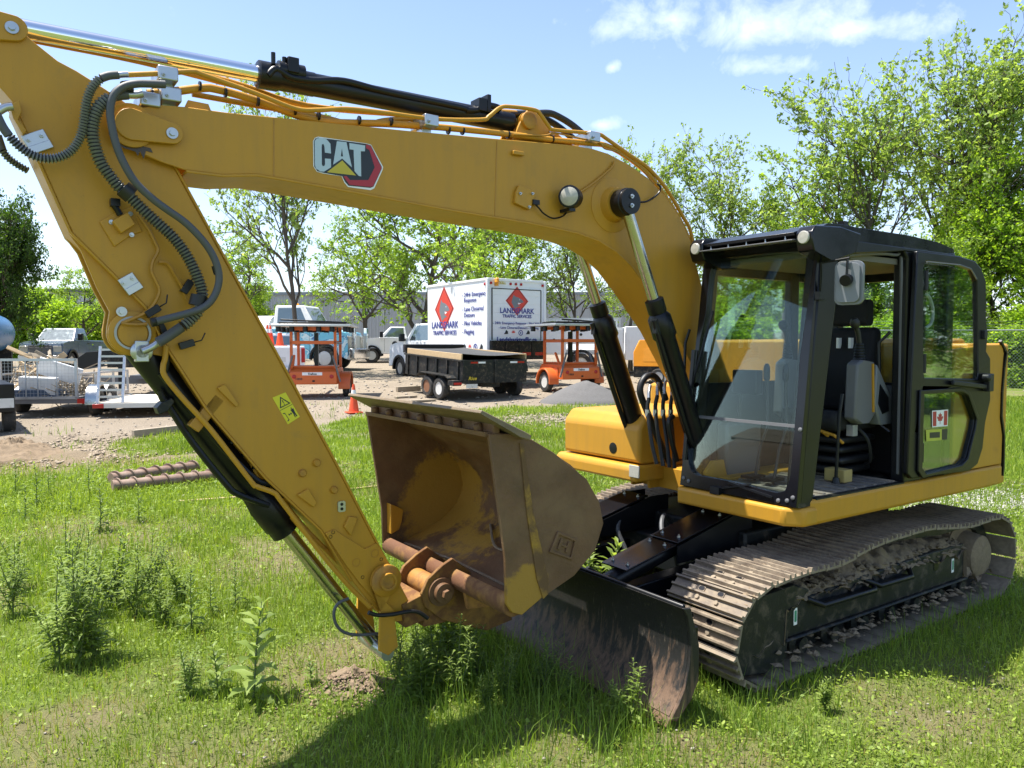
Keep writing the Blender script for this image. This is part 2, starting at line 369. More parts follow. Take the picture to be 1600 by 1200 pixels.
m = MB(); m.prism(hull_link((4.825, 3.1), .073, (4.656, 3.085), .05), BY + .022, BY + .042); m.obj('retainer_plate', M_YEL, BOOM, bevel=.003)
def bolt(par, x, y, z, r=.027, m=M_ZINC, d=(0, 1, 0), name='bolt'):
    b = MB(); b.lathe([(r, 0), (r, .007), (r * .97, .009)], (x, y, z), d, 20)
    d = Vector(d); p = Vector((x, y, z)) + d * .009; b.cyl(p, p + d * .012, r * .52, n=6); return b.obj(name, m, par)
bolt(BOOM, 4.656, BY + .042, 3.083)
m = MB(); m.prism([(4.92, 3.05), (4.905, 3.02), (4.86, 2.995), (4.81, 2.985), (4.80, 2.965), (4.79, 2.99), (4.775, 2.955), (4.765, 2.995), (4.735, 2.99), (4.745, 3.01), (4.80, 3.015), (4.86, 3.03), (4.895, 3.06), (4.90, 3.11), (4.912, 3.10)], BY + .002, BY + .004); m.obj('grease_smear', mat('dark_grease', (.05, .03, .012), .35, var=.4), BOOM)
# lifting lug and small stops
m = MB(); m.prism([(4.585, 3.23), (4.565, 3.275), (4.47, 3.272), (4.455, 3.232)], .12, .135); m.obj('lifting_lug', M_YEL, BOOM)
m = MB(); m.box(2.60, 2.68, BY, BY + .03, 3.265, 3.29); m.obj('stop_block', M_YEL, BOOM, bevel=.004)
# junction cover with bolts, plug and cable
m = MB(); m.prism([(2.636,3.082),(2.566,3.066),(2.506,3.044),(2.531,2.981),(2.556,2.935),(2.67,2.967),(2.66,3.039)], BY, BY + .028); m.obj('junction_cover', M_YEL, BOOM, bevel=.005)
for x, z in [(2.635,3.027),(2.541,3.037),(2.566,2.951)]: bolt(BOOM, x, BY + .028, z, .009)
m = MB(); m.tube(spline([(2.528,0.2,2.981),(2.488,0.2,2.953),(2.447,0.2,2.921),(2.375,0.2,2.899),(2.291,0.2,2.923),(2.238,0.2,2.978)], 6), .0055, 6); m.box(2.508 - .02, 2.538, .185, .21, 2.971, 3.001)
m.obj('cable', M_BLK, BOOM)
m = MB(); m.tube(spline([(2.162,0.185,3.08),(2.052,0.185,3.147),(1.951,0.185,3.219),(1.854,0.185,3.299),(1.837,0.185,3.336)], 6), .009, 6); m.obj('cable', M_YELD, BOOM)
m = MB(); m.tube(spline([(1.68,0.21,3.077),(1.557,0.21,3.09),(1.446,0.21,3.155),(1.421,0.21,3.203),(1.453,0.21,3.226)], 6), .007, 6); m.obj('cable', M_BLK, BOOM)
# work light on the boom: finned black housing looking forward-left with a round lens
wx, wz = (2.276,3.035)
lq = Vector((0.80, 0.58, -.06)).normalized(); lo = Vector((wx, .26, wz)) - lq * .05
m = MB(); m.lathe([(.045, -.02), (.068, 0), (.068, .025), (.063, .028), (.07, .032), (.07, .055), (.064, .058), (.072, .062), (.072, .092), (.062, .095)], lo, lq, 24)
m.box(wx - .03, wx + .02, BY, .27, wz - .09, wz - .07); WL = m.obj('work_light', M_BLK, BOOM)
m = MB(); m.lathe([(.060, 0), (.055, .004), (.0, .006)], lo + lq * .094, lq, 24); m.obj('lamp_lens', M_LENS, BOOM)

# emblem: flat print, stacked layers 1-2 mm thick
def em(name, pts, lvl, m, par, hole=None):
    k = MB(); k.prism(pts, BY + .0012, BY + .0012 + .0012 * lvl, hole=hole); return k.obj(name, m, par, smooth=0)
EMB = em('emblem', [(3.652,3.193),(3.622,3.19),(3.55,3.078),(3.554,3.06),(3.605,2.953),(3.627,2.941),(3.76,2.943),(3.781,2.965),(3.796,2.996),(3.901,2.998),(3.934,3.003),(3.953,3.029),(3.953,3.16),(3.943,3.179),(3.924,3.188)], 1, M_WHITEP, BOOM)
em('badge_panel', [(3.949,3.16),(3.94,3.176),(3.925,3.183),(3.649,3.19),(3.623,3.185),(3.559,3.077),(3.56,3.065),(3.61,2.962),(3.629,2.953),(3.757,2.95),(3.778,2.971),(3.792,2.997),(3.901,3.002),(3.931,3.006),(3.948,3.029)], 2, M_DKP, EMB)
em('letter', [(3.945,3.161),(3.934,3.176),(3.914,3.184),(3.881,3.182),(3.858,3.16),(3.855,3.109),(3.889,3.109),(3.891,3.141),(3.896,3.153),(3.905,3.15),(3.907,3.136),(3.907,3.046),(3.902,3.035),(3.892,3.04),(3.889,3.048),(3.889,3.078),(3.856,3.08),(3.856,3.036),(3.895,3.008),(3.916,3.006),(3.939,3.019),(3.945,3.035)], 3, M_SILVP, EMB)
em('letter', [(3.821,3.179),(3.767,3.182),(3.737,3.051),(3.792,3.091),(3.844,3.051)], 3, M_SILVP, EMB, hole=[(3.793,3.146),(3.787,3.103),(3.8,3.101)])
em('letter', [(3.75,3.18),(3.658,3.18),(3.66,3.148),(3.684,3.145),(3.683,3.009),(3.698,3.01),(3.722,3.033),(3.726,3.147),(3.749,3.146)], 3, M_SILVP, EMB)
em('triangle', [(3.792,3.081),(3.713,3.01),(3.879,3.007)], 3, M_YELP, EMB)
em('red_border', [(3.653,3.187),(3.626,3.183),(3.56,3.071),(3.613,2.963),(3.632,2.958),(3.751,2.955),(3.787,2.996),(3.769,3.001),(3.748,2.981),(3.641,2.994),(3.602,3.069),(3.633,3.158),(3.652,3.167)], 3, M_REDP, EMB)

# ---------------- stick
SY = .12
sk = [(5.48, 3.56), (5.40, 3.58), (5.30, 3.50), (5.194, 3.415), (5.11, 3.355), (5.036, 3.325), (4.93, 3.27), (4.815, 3.205), (4.72, 3.10), (4.638, 2.955), (4.245, 2.213), (3.84, 1.443), (3.592, .947), (3.366, .502), (3.375, .472), (3.42, .455), (3.47, .46), (3.54, .50), (3.615, .581), (3.739, .753), (3.915, 1.07), (4.215, 1.39), (4.497, 1.758), (4.685, 2.08), (4.767, 2.264), (4.90, 2.41), (5.074, 2.598), (5.184, 2.886), (5.284, 3.141), (5.42, 3.31), (5.52, 3.38), (5.54, 3.48)]
m = MB(); m.prism(sk, -SY, SY)
strip(m, [(4.72, 3.09)] + sk[9:14], SY + .010, .012, -1)
strip(m, sk[19:29], SY + .008, .012, -1)
STICK = m.obj('stick', M_YEL, EX, bevel=.004)
m = MB(); lug = [(5.09, 2.60), (5.037, 2.52), (4.976, 2.351), (4.925, 2.24)] + arc(4.833, 2.139, .108, 10, -120, 8) + [(4.66, 2.02), (4.56, 1.86), (4.767, 2.264), (4.9, 2.41)]
for a in (.065, -.095): m.prism(lug, a, a + .03)
m.obj('cylinder_lug', M_YEL, STICK, bevel=.004)
m = MB(); m.lathe([(.104, 0), (.104, .03), (.098, .034)], (4.833, .09, 2.139), (0, 1, 0), 28); m.obj('boss_collar', M_YEL, STICK); m = MB(); m.lathe([(.080, 0), (.080, .044), (.070, .044), (.070, .03)], (4.833, .09, 2.139), (0, 1, 0), 28); m.obj('pin_boss', mat('seal_ring', (.42, .42, .40), .5), STICK)
m = MB(); m.lathe([(.064, 0), (.064, .012)], (4.833, .12, 2.139), (0, 1, 0), 28); m.obj('pin', M_YEL, STICK)
x, z = (4.878,2.24); bolt(STICK, x, .12, z, .024)
# retainer on the end pin
m = MB(); m.prism(hull_link((5.44, 3.45), .075, (5.275, 3.455), .055), SY, SY + .022); m.obj('retainer_plate', M_YEL, STICK, bevel=.003); bolt(STICK, 5.28, SY + .022, 3.452)
m = MB(); m.cyl((5.44, -.16, 3.45), (5.44, .14, 3.45), .05, n=20); m.obj('pin', M_ZINC, STICK)
# valve block with bolts on the stick
m = MB(); m.prism([(4.962,2.652),(4.894,2.7),(4.831,2.733),(4.781,2.623),(4.829,2.601),(4.903,2.541)], SY, SY + .012); m.prism([(4.914,2.654),(4.848,2.701),(4.817,2.647),(4.878,2.601)], SY + .012, SY + .055)
m.obj('valve_block', M_YEL, STICK, bevel=.004)
for x, z in [(4.914,2.654),(4.832,2.7),(4.829,2.602)]: bolt(STICK, x, SY + .012, z, .011)
m = MB(); m.tube([(4.877,0.15,2.688),(4.892,0.15,2.716),(4.908,0.15,2.738)], .014, 8); m.box(4.897 - .02, 4.897 + .02, SY, .165, 2.727, 2.751 + .01); m.obj('switch', M_BLK, STICK)
def clamp(par, c, u, v, y, w, h, t=.02, nb=2):
    """zinc clamp plate lying on a side face: centre, direction in x-z, size"""
    u = Vector((u[0], 0, u[1])).normalized(); v = Vector((-u.z, 0, u.x)); M = Matrix(((u.x, 0, v.x, c[0]), (0, 1, 0, y), (u.z, 0, v.z, c[1]), (0, 0, 0, 1)))
    k = MB(); k.box(-w / 2, w / 2, 0, t, -h / 2, h / 2, M); k.box(-w / 2, -w * .1, t, t + .006, -h / 2, h / 2, M); o = k.obj('clamp', M_ZINC, par, bevel=.002)
    for i in range(nb):
        p = M @ Vector((w * .22, t, (i - .5) * h * .6)); bolt(par, p.x, p.y, p.z, .010)
    return o
clamp(STICK, (5.198,2.98), (.45, .85), 0, SY, .085, .095); clamp(STICK, (4.839,2.371), (.55, .83), 0, SY, .085, .075)
m = MB(); m.prism([(5.3,3.117),(5.262,3.142),(5.254,3.094),(5.269,3.059),(5.237,3.015),(5.252,2.996),(5.287,3.064)], SY, SY + .05); m.obj('hose_bracket', M_YEL, STICK, bevel=.004)
for pts in ([(4.455,1.867),(4.417,1.885),(4.349,1.778),(4.362,1.765),(4.418,1.826)], [(4.052,1.277),(3.991,1.305),(3.942,1.222),(3.964,1.2)], [(3.789,1.07),(3.758,1.124),(3.708,1.111),(3.751,1.014)]): m = MB(); m.prism(pts, SY, SY + .022); m.obj('stop_block', M_YEL, STICK, bevel=.004)
for x, z in [(4.019,1.392),(3.939,1.441),(3.842,1.282)]:
    m = MB(); m.lathe([(.022, 0), (.022, .01), (.016, .02)], (x, SY, z), (0, 1, 0), 14); m.obj('bolt', M_YELD, STICK)
x, z = (3.799,1.184)
m = MB(); m.prism(rrect(x - .022, x + .022, z - .03, z + .03, .01), SY, SY + .012); m.obj('grease_port', M_ZINC, STICK)
for dz in (-.013, .013): m = MB(); m.cyl((x, SY + .01, z + dz), (x, SY + .014, z + dz), .009, n=12); m.obj('port_hole', M_BLK, STICK)
# doubler at the stick end
m = MB(); m.prism([(3.897,1.046),(3.845,1.06),(3.663,0.924),(3.592,0.947),(3.497,0.793),(3.378,0.524),(3.412,0.499),(3.583,0.583),(3.693,0.726),(3.772,0.839)], SY, SY + .014); DB = m.obj('doubler_plate', M_YEL, STICK, bevel=.003)
for (x, z), r in zip([(3.604,0.89),(3.718,0.856),(3.853,1.047),(3.868,1.024),(3.681,0.765),(3.565,0.85)], (.020, .020, .008, .008, .008, .008)):
    m = MB(); m.lathe([(r * 1.25, 0), (r * 1.25, .003), (r, .003), (r, -.002), (0, -.002)], (x, SY + .0135, z), (0, 1, 0), 18); m.obj('port_hole', M_YELD if r > .01 else M_BLK, STICK)
# warning sticker
WS = MB(); q = [(4.173,1.806),(4.103,1.832),(4.027,1.698),(4.093,1.66)]; WS.prism(q, SY + .001, SY + .002); WS = WS.obj('warning_sticker', mat('sticker_yellow', (.70, .62, .02), .4, var=.03), STICK, smooth=0)
def on_q(u, v): return tuple(q[0][i] * (1 - u) * (1 - v) + q[1][i] * u * (1 - v) + q[2][i] * u * v + q[3][i] * (1 - u) * v for i in (0, 1))
m = MB()
def q_poly(pts, hole=None): m.prism([on_q(*p) for p in pts], SY + .002, SY + .003, hole=[on_q(*p) for p in hole] if hole else None)
q_poly([(.5, .06), (.92, .42), (.08, .42)], [(.5, .13), (.80, .39), (.20, .39)])
q_poly([(.47, .2), (.53, .2), (.52, .32), (.48, .32)]); q_poly([(.47, .34), (.53, .34), (.53, .37), (.47, .37)])
q_poly([(.02, .475), (.98, .475), (.98, .49), (.02, .49)])
q_poly([(.74, .56), (.80, .56), (.80, .61), (.74, .61)]); q_poly([(.66, .62), (.9, .62), (.86, .78), (.88, .93), (.80, .93), (.77, .8), (.74, .93), (.68, .93), (.70, .78)])
q_poly([(.36, .74), (.44, .70), (.44, .73), (.56, .73), (.56, .70), (.64, .745), (.56, .79), (.56, .76), (.44, .76), (.44, .79)]); q_poly([(.08, .6), (.22, .62), (.26, .9), (.1, .92), (.1, .89), (.22, .87), (.19, .65), (.08, .63)])
m.obj('pictogram', M_DKP, WS, smooth=0)

# ---------------- hydraulic cylinders
def cyl_axis(p, q): p, q = Vector(p), Vector(q); return p, q, (q - p).normalized()
# stick cylinder above the boom: rod left, black barrel right
p, q, d = cyl_axis((5.44, 0, 3.505), (2.50, 0, 3.52)); L = (q - p).length; s0 = 1.255
m = MB(); m.lathe([(.066, s0 - .005), (.072, s0), (.072, s0 + .10), (.064, s0 + .11), (.064, s0 + .30), (.061, s0 + .305), (.061, L - .16), (.065, L - .15), (.065, L - .07), (.03, L - .05)], p, d, 28)
SCY = m.obj('stick_cylinder', M_BLK, EX)
m = MB(); m.cyl(p, p + d * (s0 + .02), .043, n=28); m.lathe([(.06, -.04), (.06, .03), (.045, .05)], p, d, 20); m.obj('cylinder_rod', M_CHROME, SCY)
m = MB(); m.lathe([(.075, -.055), (.075, .055)], (2.47, 0, 3.515), (0, 1, 0), 24); m.obj('rod_eye', M_YEL, SCY)
m = MB()
for pth, r in (([(4.153,0.06,3.494),(4.106,0.06,3.536),(4.027,0.06,3.508),(3.904,0.06,3.515),(3.728,0.06,3.545),(3.488,0.06,3.534),(2.978,0.06,3.531),(2.942,0.06,3.522),(2.863,0.06,3.536),(2.802,0.06,3.574),(2.735,0.06,3.581),(2.687,0.06,3.574)], .020), ([(4.137,0.03,3.525),(4.069,0.03,3.522),(3.929,0.03,3.495),(3.784,0.03,3.498),(3.632,0.03,3.501),(3.051,0.03,3.496)], .016)):
    m.tube(spline(pth, 5), r, 10)
m.obj('cylinder_pipe', M_BLK, SCY)
for x0, w, zt in ((4.02, .03, 3.61), (2.83, .03, 3.61), (2.785, .014, 3.64)): m = MB(); m.box(x0 - w, x0 + w, -.02, .085, 3.53, zt); m.obj('pipe_clamp', M_BLK, SCY, bevel=.004)
m = MB(); m.cyl((4.09, .03, 3.545), (3.95, .03, 3.545), .048, n=18); m.cyl((4.12, .055, 3.56), (4.12, .055, 3.62), .012, n=8); m.cyl((4.06, .05, 3.56), (4.06, .05, 3.61), .012, n=8); m.obj('port_block', M_BLK, SCY)
# bracket carrying its base on the boom top
m = MB()
for a in (.075, -.095): m.prism([(2.62, 3.37), (2.56, 3.50), (2.50, 3.59), (2.44, 3.59), (2.34, 3.52), (2.18, 3.44), (2.06, 3.40)], a, a + .02)
m.obj('cylinder_bracket', M_YEL, BOOM, bevel=.003); bolt(BOOM, 2.305, .095, 3.48, .026); m = MB(); m.lathe([(.055, 0), (.055, .03), (.045, .035)], (2.50, .09, 3.52), (0, 1, 0), 20); m.obj('pin', M_YELD, BOOM)
# bucket cylinder under the stick: barrel above, rod reaching the ground link
p, q, d = cyl_axis((4.833, 0, 2.139), (3.545, 0, .31)); s1 = 1.32
m = MB(); m.lathe([(.05, .03), (.078, .06), (.078, s1 - .30), (.074, s1 - .29), (.085, s1 - .22), (.09, s1 - .20), (.09, s1 - .06), (.082, s1 - .05), (.082, s1), (.05, s1 + .003)], p, d, 28)
BCY = m.obj('bucket_cylinder', M_BLK, EX)
m = MB(); m.lathe([(.094, -.06), (.094, .06)], p, (0, 1, 0), 24); m.obj('barrel_eye', M_BLK, BCY)
m = MB(); m.cyl(p + d * (s1 - .02), q, .040, n=24); m.obj('cylinder_rod', M_CHROMED, BCY)
m = MB()
for pth in ([(4.711,0.08,1.86),(4.701,0.08,1.822),(4.678,0.08,1.789),(4.568,0.08,1.597),(4.41,0.08,1.37),(4.347,0.08,1.306),(4.188,0.08,1.227)], [(4.676,0.1,2.064),(4.689,0.1,1.971),(4.702,0.1,1.939),(4.69,0.1,1.917),(4.48,0.1,1.626),(4.266,0.1,1.382),(4.179,0.1,1.346),(4.108,0.1,1.273)]): m.tube(spline(pth, 5), .017, 8)
m.obj('cylinder_pipe', M_BLK, BCY)
m = MB(); m.prism([(4.732,1.774),(4.709,1.801),(4.661,1.821),(4.65,1.802),(4.68,1.759),(4.721,1.742)], .0, .1); m.obj('pipe_clamp', M_BLKD, BCY, bevel=.003)
# boom lift cylinders (two): chrome rod above, black barrel below
for sgn, top, foot, ba in ((1, (1.845, .30, 3.04), (1.02, .30, 1.15), .70), (-1, (1.845, -.30, 3.04), (1.02, -.30, 1.15), .70)):
    p, q, d = cyl_axis(top, foot); L = (q - p).length
    m = MB(); m.lathe([(.05, ba - .01), (.066, ba), (.066, ba + .09), (.060, ba + .10), (.082, ba + .13), (.086, ba + .27), (.072, ba + .29), (.070, L - .1), (.05, L)], p, d, 26)
    c = m.obj('boom_cylinder', M_BLK, EX)
    m = MB(); m.cyl(p, p + d * (ba + .05), .040, n=24); m.obj('cylinder_rod', M_CHROMED, c)
    m = MB(); m.lathe([(.088, -.05), (.092, -.04), (.092, .03), (.086, .035), (.086, .062)], p, (0, sgn, 0), 28); m.lathe([(.07, .062), (.0, .064)], p, (0, sgn, 0), 28); m.obj('rod_eye', M_BLK, c)
    if sgn > 0:
        for dz in (-.03, .03): bolt(c, p.x, p.y + .064, p.z + dz, .015)
    m = MB(); o = Vector((.09, .03 * sgn, 0)); m.tube(spline([p + d * (ba + .16) + o, p + d * (ba + .35) + o * 1.05, p + d * (L - .35) + o, p + d * (L - .2) + o * .6], 5), .019, 8)
    m.box(-.02, .02, -.02, .02, -.05, .05, Matrix.Translation(p + d * (ba + .2) + o * .9)); m.obj('cylinder_pipe', M_BLK, c)

# ---------------- hoses and pipes along the boom and stick
def corrugated(pts, r, amp, pitch, m, name='corrugated_hose'):
    P = resample(spline(pts, 14), pitch / 2)
    k = MB(); k.tube(P, r, 10, rf=lambda i: r + (amp if i % 2 else -amp)); o = k.obj(name, m, EX, smooth=80); o.data.materials.append(M_GLINT)
    o.data.polygons.foreach_set('material_index', [1 if (i // 10) % 2 == 1 and i < len(k.f) - 2 else 0 for i in range(len(k.f))]); return o
M_GLINT = mat('guard_glint', (.20, .21, .23), .3, var=.1)  # pale rings put the highlights of the hose ribs into the colour
M_CORR = mat('corrugated_guard', (.02, .021, .024), .25, var=.1, spec=.8)
def fitting(pts, r, m=M_ZINC, name='hose_fitting', par=None):
    k = MB(); k.tube(spline(pts, 4), r, 12); return k.obj(name, m, par or EX)
h = corrugated([(4.96,0.26,3.265),(4.994,0.26,3.217),(5.015,0.26,3.152),(5.027,0.26,3.067),(5.041,0.26,3.001),(5.075,0.26,2.937),(5.119,0.26,2.901),(5.168,0.26,2.886),(5.221,0.26,2.892),(5.267,0.26,2.921),(5.307,0.26,2.963)], .018, .004, .013, M_CORR)
fitting([(4.955,0.26,3.269),(4.924,0.26,3.286),(4.885,0.26,3.297)], .0185, M_GREYHOSE, par=h); fitting([(4.886,0.25,3.299),(4.866,0.25,3.305),(4.844,0.25,3.31)], .014, par=h); fitting([(5.307,0.26,2.963),(5.328,0.26,2.997),(5.349,0.26,3.046)], .0185, M_GREYHOSE, par=h); fitting([(5.343,0.2,3.07),(5.315,0.2,3.093),(5.288,0.2,3.103)], .017, par=h)
h = corrugated([(5.323,-0.1,2.974),(5.304,-0.1,2.945),(5.265,-0.1,2.915),(5.22,-0.1,2.891)], .016, .004, .013, M_CORR); fitting([(5.34,-0.1,3.038),(5.323,-0.1,2.974)], .018, M_GREYHOSE, par=h)
h = corrugated([(4.92,0.25,3.191),(4.962,0.25,3.15),(4.986,0.25,3.093),(4.995,0.25,3.03),(4.986,0.25,2.969),(4.963,0.25,2.896),(4.928,0.25,2.844),(4.893,0.25,2.799),(4.857,0.25,2.769),(4.799,0.25,2.711),(4.735,0.25,2.652),(4.67,0.25,2.592),(4.617,0.25,2.521),(4.579,0.25,2.448),(4.551,0.25,2.373),(4.543,0.25,2.321),(4.562,0.25,2.249),(4.598,0.25,2.203),(4.639,0.25,2.168)], .026, .0045, .0155, M_CORR)
fitting([(4.915,0.25,3.195),(4.883,0.25,3.209),(4.847,0.25,3.219)], .022, M_GREYHOSE, par=h); fitting([(4.849,0.23,3.224),(4.812,0.23,3.23),(4.785,0.23,3.241)], .018, par=h); fitting([(4.637,0.24,2.169),(4.7,0.24,2.123),(4.743,0.24,2.095)], .025, M_GREYHOSE, par=h); fitting([(4.73,0.2,2.098),(4.767,0.2,2.071),(4.806,0.2,2.053)], .018, par=h)
for pts in ([(4.877,0.25,2.795),(4.841,0.25,2.765)], [(4.555,0.25,2.32),(4.568,0.25,2.271)]): fitting(pts, .040, M_RUB, 'hose_sleeve', par=h)
k = MB(); k.tube(spline([(4.696,0.29,3.282),(4.759,0.29,3.273),(4.82,0.29,3.261),(4.872,0.29,3.237),(4.912,0.29,3.191),(4.926,0.29,3.126),(4.92,0.29,3.049),(4.902,0.29,2.967),(4.873,0.29,2.892),(4.83,0.29,2.82),(4.762,0.29,2.755),(4.697,0.29,2.709),(4.62,0.29,2.657),(4.544,0.29,2.58),(4.496,0.29,2.504),(4.474,0.29,2.426),(4.481,0.29,2.358),(4.512,0.29,2.295),(4.556,0.29,2.257),(4.614,0.29,2.235),(4.699,0.29,2.209),(4.755,0.29,2.193)], 8), .0175, 10); h = k.obj('rubber_hose', M_GREYHOSE, EX)
fitting([(4.748,0.27,2.193),(4.776,0.27,2.187)], .022, M_RUB, 'hose_sleeve', par=h); fitting([(4.853,0.25,3.274),(4.846,0.25,3.236)], .026, M_RUB, 'hose_sleeve', par=h); fitting([(4.485,0.28,2.466),(4.474,0.28,2.426)], .021, M_RUB, 'hose_sleeve', par=h)
x, z = (4.8,2.053)
m = MB(); m.lathe([(.05, 0), (.05, .02), (.03, .03)], (x, .14, z), (0, 1, 0), 20); m.box(x - .03, x + .03, .12, .17, z - .05, z + .05); m.obj('flange_block', M_ZINC, EX, bevel=.004)
m = MB(); m.prism([(4.726,2.197),(4.709,2.204),(4.681,2.142),(4.705,2.123)], SY, .16); m.obj('hose_bracket', M_BLK, STICK)
# thin yellow wiring along the stick face
for pts in ([(4.798,0.15,2.693),(4.758,0.15,2.633),(4.731,0.15,2.575),(4.718,0.15,2.533),(4.741,0.15,2.483),(4.748,0.15,2.434),(4.729,0.15,2.386),(4.716,0.15,2.341),(4.743,0.15,2.276),(4.786,0.15,2.232),(4.869,0.15,2.191),(4.878,0.15,2.185),(4.823,0.15,2.18),(4.773,0.15,2.184)], [(4.716,0.15,2.479),(4.676,0.15,2.475),(4.64,0.15,2.415),(4.612,0.15,2.361),(4.593,0.15,2.306),(4.57,0.15,2.269)]):
    m = MB(); m.tube(spline(pts, 6), .0085, 6); m.obj('wiring', M_YELD, STICK)
for c, a in (((4.591,2.367), 1), ((4.748,2.245), .6), ((4.599,2.086), .3)):
    m = MB(); M = Matrix.Translation((c[0], .15, c[1])) @ Matrix.Rotation(a, 4, 'Y'); m.box(-.035, .035, -.015, .02, -.017, .017, M); m.tube([M @ Vector((-.03, 0, 0)), M @ Vector((-.07, .02, .0)), M @ Vector((-.1, .01, .03))], .004, 5); m.obj('connector', M_RUB, STICK, bevel=.003)
# pipes on the boom top (hard lines)
def pipe(pts, r, m=M_YEL, name='hydraulic_pipe'):
    k = MB(); k.tube(spline(pts, 5), r, 10); return k.obj(name, m, EX)
pipe([(4.831,0.16,3.336),(4.707,0.16,3.366),(4.55,0.16,3.406),(4.496,0.16,3.401),(4.244,0.16,3.358),(4.04,0.16,3.317),(3.908,0.16,3.333),(3.756,0.16,3.365),(3.536,0.16,3.382),(3.211,0.16,3.4),(2.894,0.16,3.448),(2.838,0.16,3.477),(2.754,0.16,3.545),(2.668,0.16,3.564),(2.49,0.16,3.575),(2.439,0.16,3.547),(2.377,0.16,3.488),(2.336,0.16,3.475),(2.089,0.16,3.496)], .0125)
pipe([(2.072,0.14,3.503),(1.937,0.14,3.512),(1.868,0.14,3.492),(1.647,0.14,3.41),(1.479,0.14,3.348),(1.331,0.14,3.253),(1.218,0.14,3.15),(1.108,0.14,3.03),(1.038,0.14,2.951),(0.994,0.14,2.826),(0.972,0.14,2.755)], .0135)
pipe([(4.741,0.1,3.283),(4.65,0.1,3.306),(4.493,0.1,3.354),(4.417,0.1,3.362),(4.227,0.1,3.342),(3.992,0.1,3.3),(3.814,0.1,3.298),(3.509,0.1,3.34),(3.264,0.1,3.365)], .020)
pipe([(3.274,0.12,3.359),(3.103,0.12,3.375),(2.737,0.12,3.401),(2.336,0.12,3.422),(1.999,0.12,3.447),(1.867,0.12,3.453),(1.689,0.12,3.413),(1.472,0.12,3.321),(1.31,0.12,3.189),(1.155,0.12,3.038),(1.057,0.12,2.914),(1.0,0.12,2.813)], .019)
pipe([(4.523,0.03,3.339),(4.207,0.03,3.337),(3.859,0.03,3.339),(3.634,0.03,3.326),(3.476,0.03,3.38),(3.311,0.03,3.415),(3.226,0.03,3.406)], .014)
pipe([(5.219,-0.1,3.514),(4.791,-0.1,3.501),(4.301,-0.1,3.477),(3.884,-0.1,3.426),(3.245,-0.1,3.48)], .016)
pipe([(5.197,-0.05,3.48),(4.742,-0.05,3.475),(4.249,-0.05,3.44)], .013)
pipe([(2.651,0.15,3.4),(2.411,0.15,3.429),(2.318,0.15,3.459),(2.119,0.15,3.456),(1.951,0.15,3.456),(1.894,0.15,3.421),(1.777,0.15,3.412),(1.564,0.15,3.335),(1.425,0.15,3.235)], .006, M_YELD, 'wiring')
for (x, z) in [(4.662,3.372),(4.649,3.277),(3.247,3.384),(2.011,3.479),(4.743,3.237)]:
    m = MB(); m.box(x - .045, x + .045, .0, .19, z - .035, z + .03); c = m.obj('pipe_clamp', M_ZINC, EX, bevel=.006); m = MB(); m.box(x - .03, x + .03, .05, .12, z - .10, z - .035); m.obj('clamp_foot', M_ZINC, c); bolt(c, x + .02, .19, z - .012, .010)
for (x, z), a in zip([(4.724,3.279),(4.506,3.356),(4.384,3.347),(4.223,3.331),(4.03,3.319),(3.901,3.314),(3.669,3.328),(3.475,3.353),(3.1,3.362),(3.002,3.373),(2.671,3.401),(2.323,3.426)], range(12)): m = MB(); m.cyl((x - .005, .12, z), (x + .005, .12, z), .024, n=10); m.obj('cable_tie', M_BLK, EX)
for o in (0, .055):
    k = MB(); k.tube(spline([(2.596,0.02,3.567),(2.419,0.02,3.597),(2.271,0.02,3.626),(2.174,0.02,3.612),(2.069,0.02,3.578),(1.961,0.02,3.526),(1.897,0.02,3.501)], 6), .023, 10)
    for i, v in enumerate(k.v): k.v[i] = (v[0] + o * .9, v[1] - o * 1.4, v[2] - o * .1)
    k.obj('rubber_hose', M_RUB, EX)
fitting([(2.656,0.02,3.565),(2.571,0.02,3.575),(2.531,0.02,3.578)], .022, M_YELD)
# pipes beside the bucket cylinder
pipe([(4.687,0.13,2.08),(4.694,0.13,2.018),(4.703,0.13,1.981),(4.696,0.13,1.931),(4.619,0.13,1.822),(4.486,0.13,1.655),(4.294,0.13,1.376),(4.262,0.13,1.345),(4.175,0.13,1.302),(4.135,0.13,1.25),(3.928,0.13,0.949),(3.781,0.13,0.752),(3.636,0.13,0.584)], .014)
pipe([(4.651,0.06,2.055),(4.558,0.06,1.919),(4.483,0.06,1.793),(4.422,0.06,1.701),(4.311,0.06,1.543),(4.18,0.06,1.354),(4.009,0.06,1.103),(3.79,0.06,0.846),(3.628,0.06,0.631)], .013, M_YELD)
pipe([(4.072,0.09,1.152),(3.949,0.09,0.986),(3.821,0.09,0.811)], .010, M_YELD)
m = MB()
for pts in ([(4.635,0.08,2.017),(4.533,0.08,1.854),(4.405,0.08,1.645),(4.301,0.08,1.504),(4.246,0.08,1.398),(4.213,0.08,1.367),(4.192,0.08,1.406),(4.118,0.08,1.364),(4.042,0.08,1.262),(3.986,0.08,1.167),(3.907,0.08,1.093)],): m.tube(spline(pts, 6), .010, 6)
m.obj('wiring', M_YELD, STICK)
for (x, z) in [(4.547,1.862),(4.429,1.687),(4.367,1.584),(4.307,1.513),(4.255,1.441),(4.114,1.359),(4.052,1.275),(3.896,1.072)]: m = MB(); m.box(x - .02, x + .02, .06, .11, z - .008, z + .008); m.obj('cable_tie', M_BLK, STICK)
m = MB(); m.box(-.03, .03, 0, .06, -.10, .10, Matrix.Translation((*(4.502,1.741)[:1], .06, (4.502,1.741)[1]) ) @ Matrix.Rotation(-.7, 4, 'Y')); m.obj('pipe_clamp', M_YELD, STICK, bevel=.004)

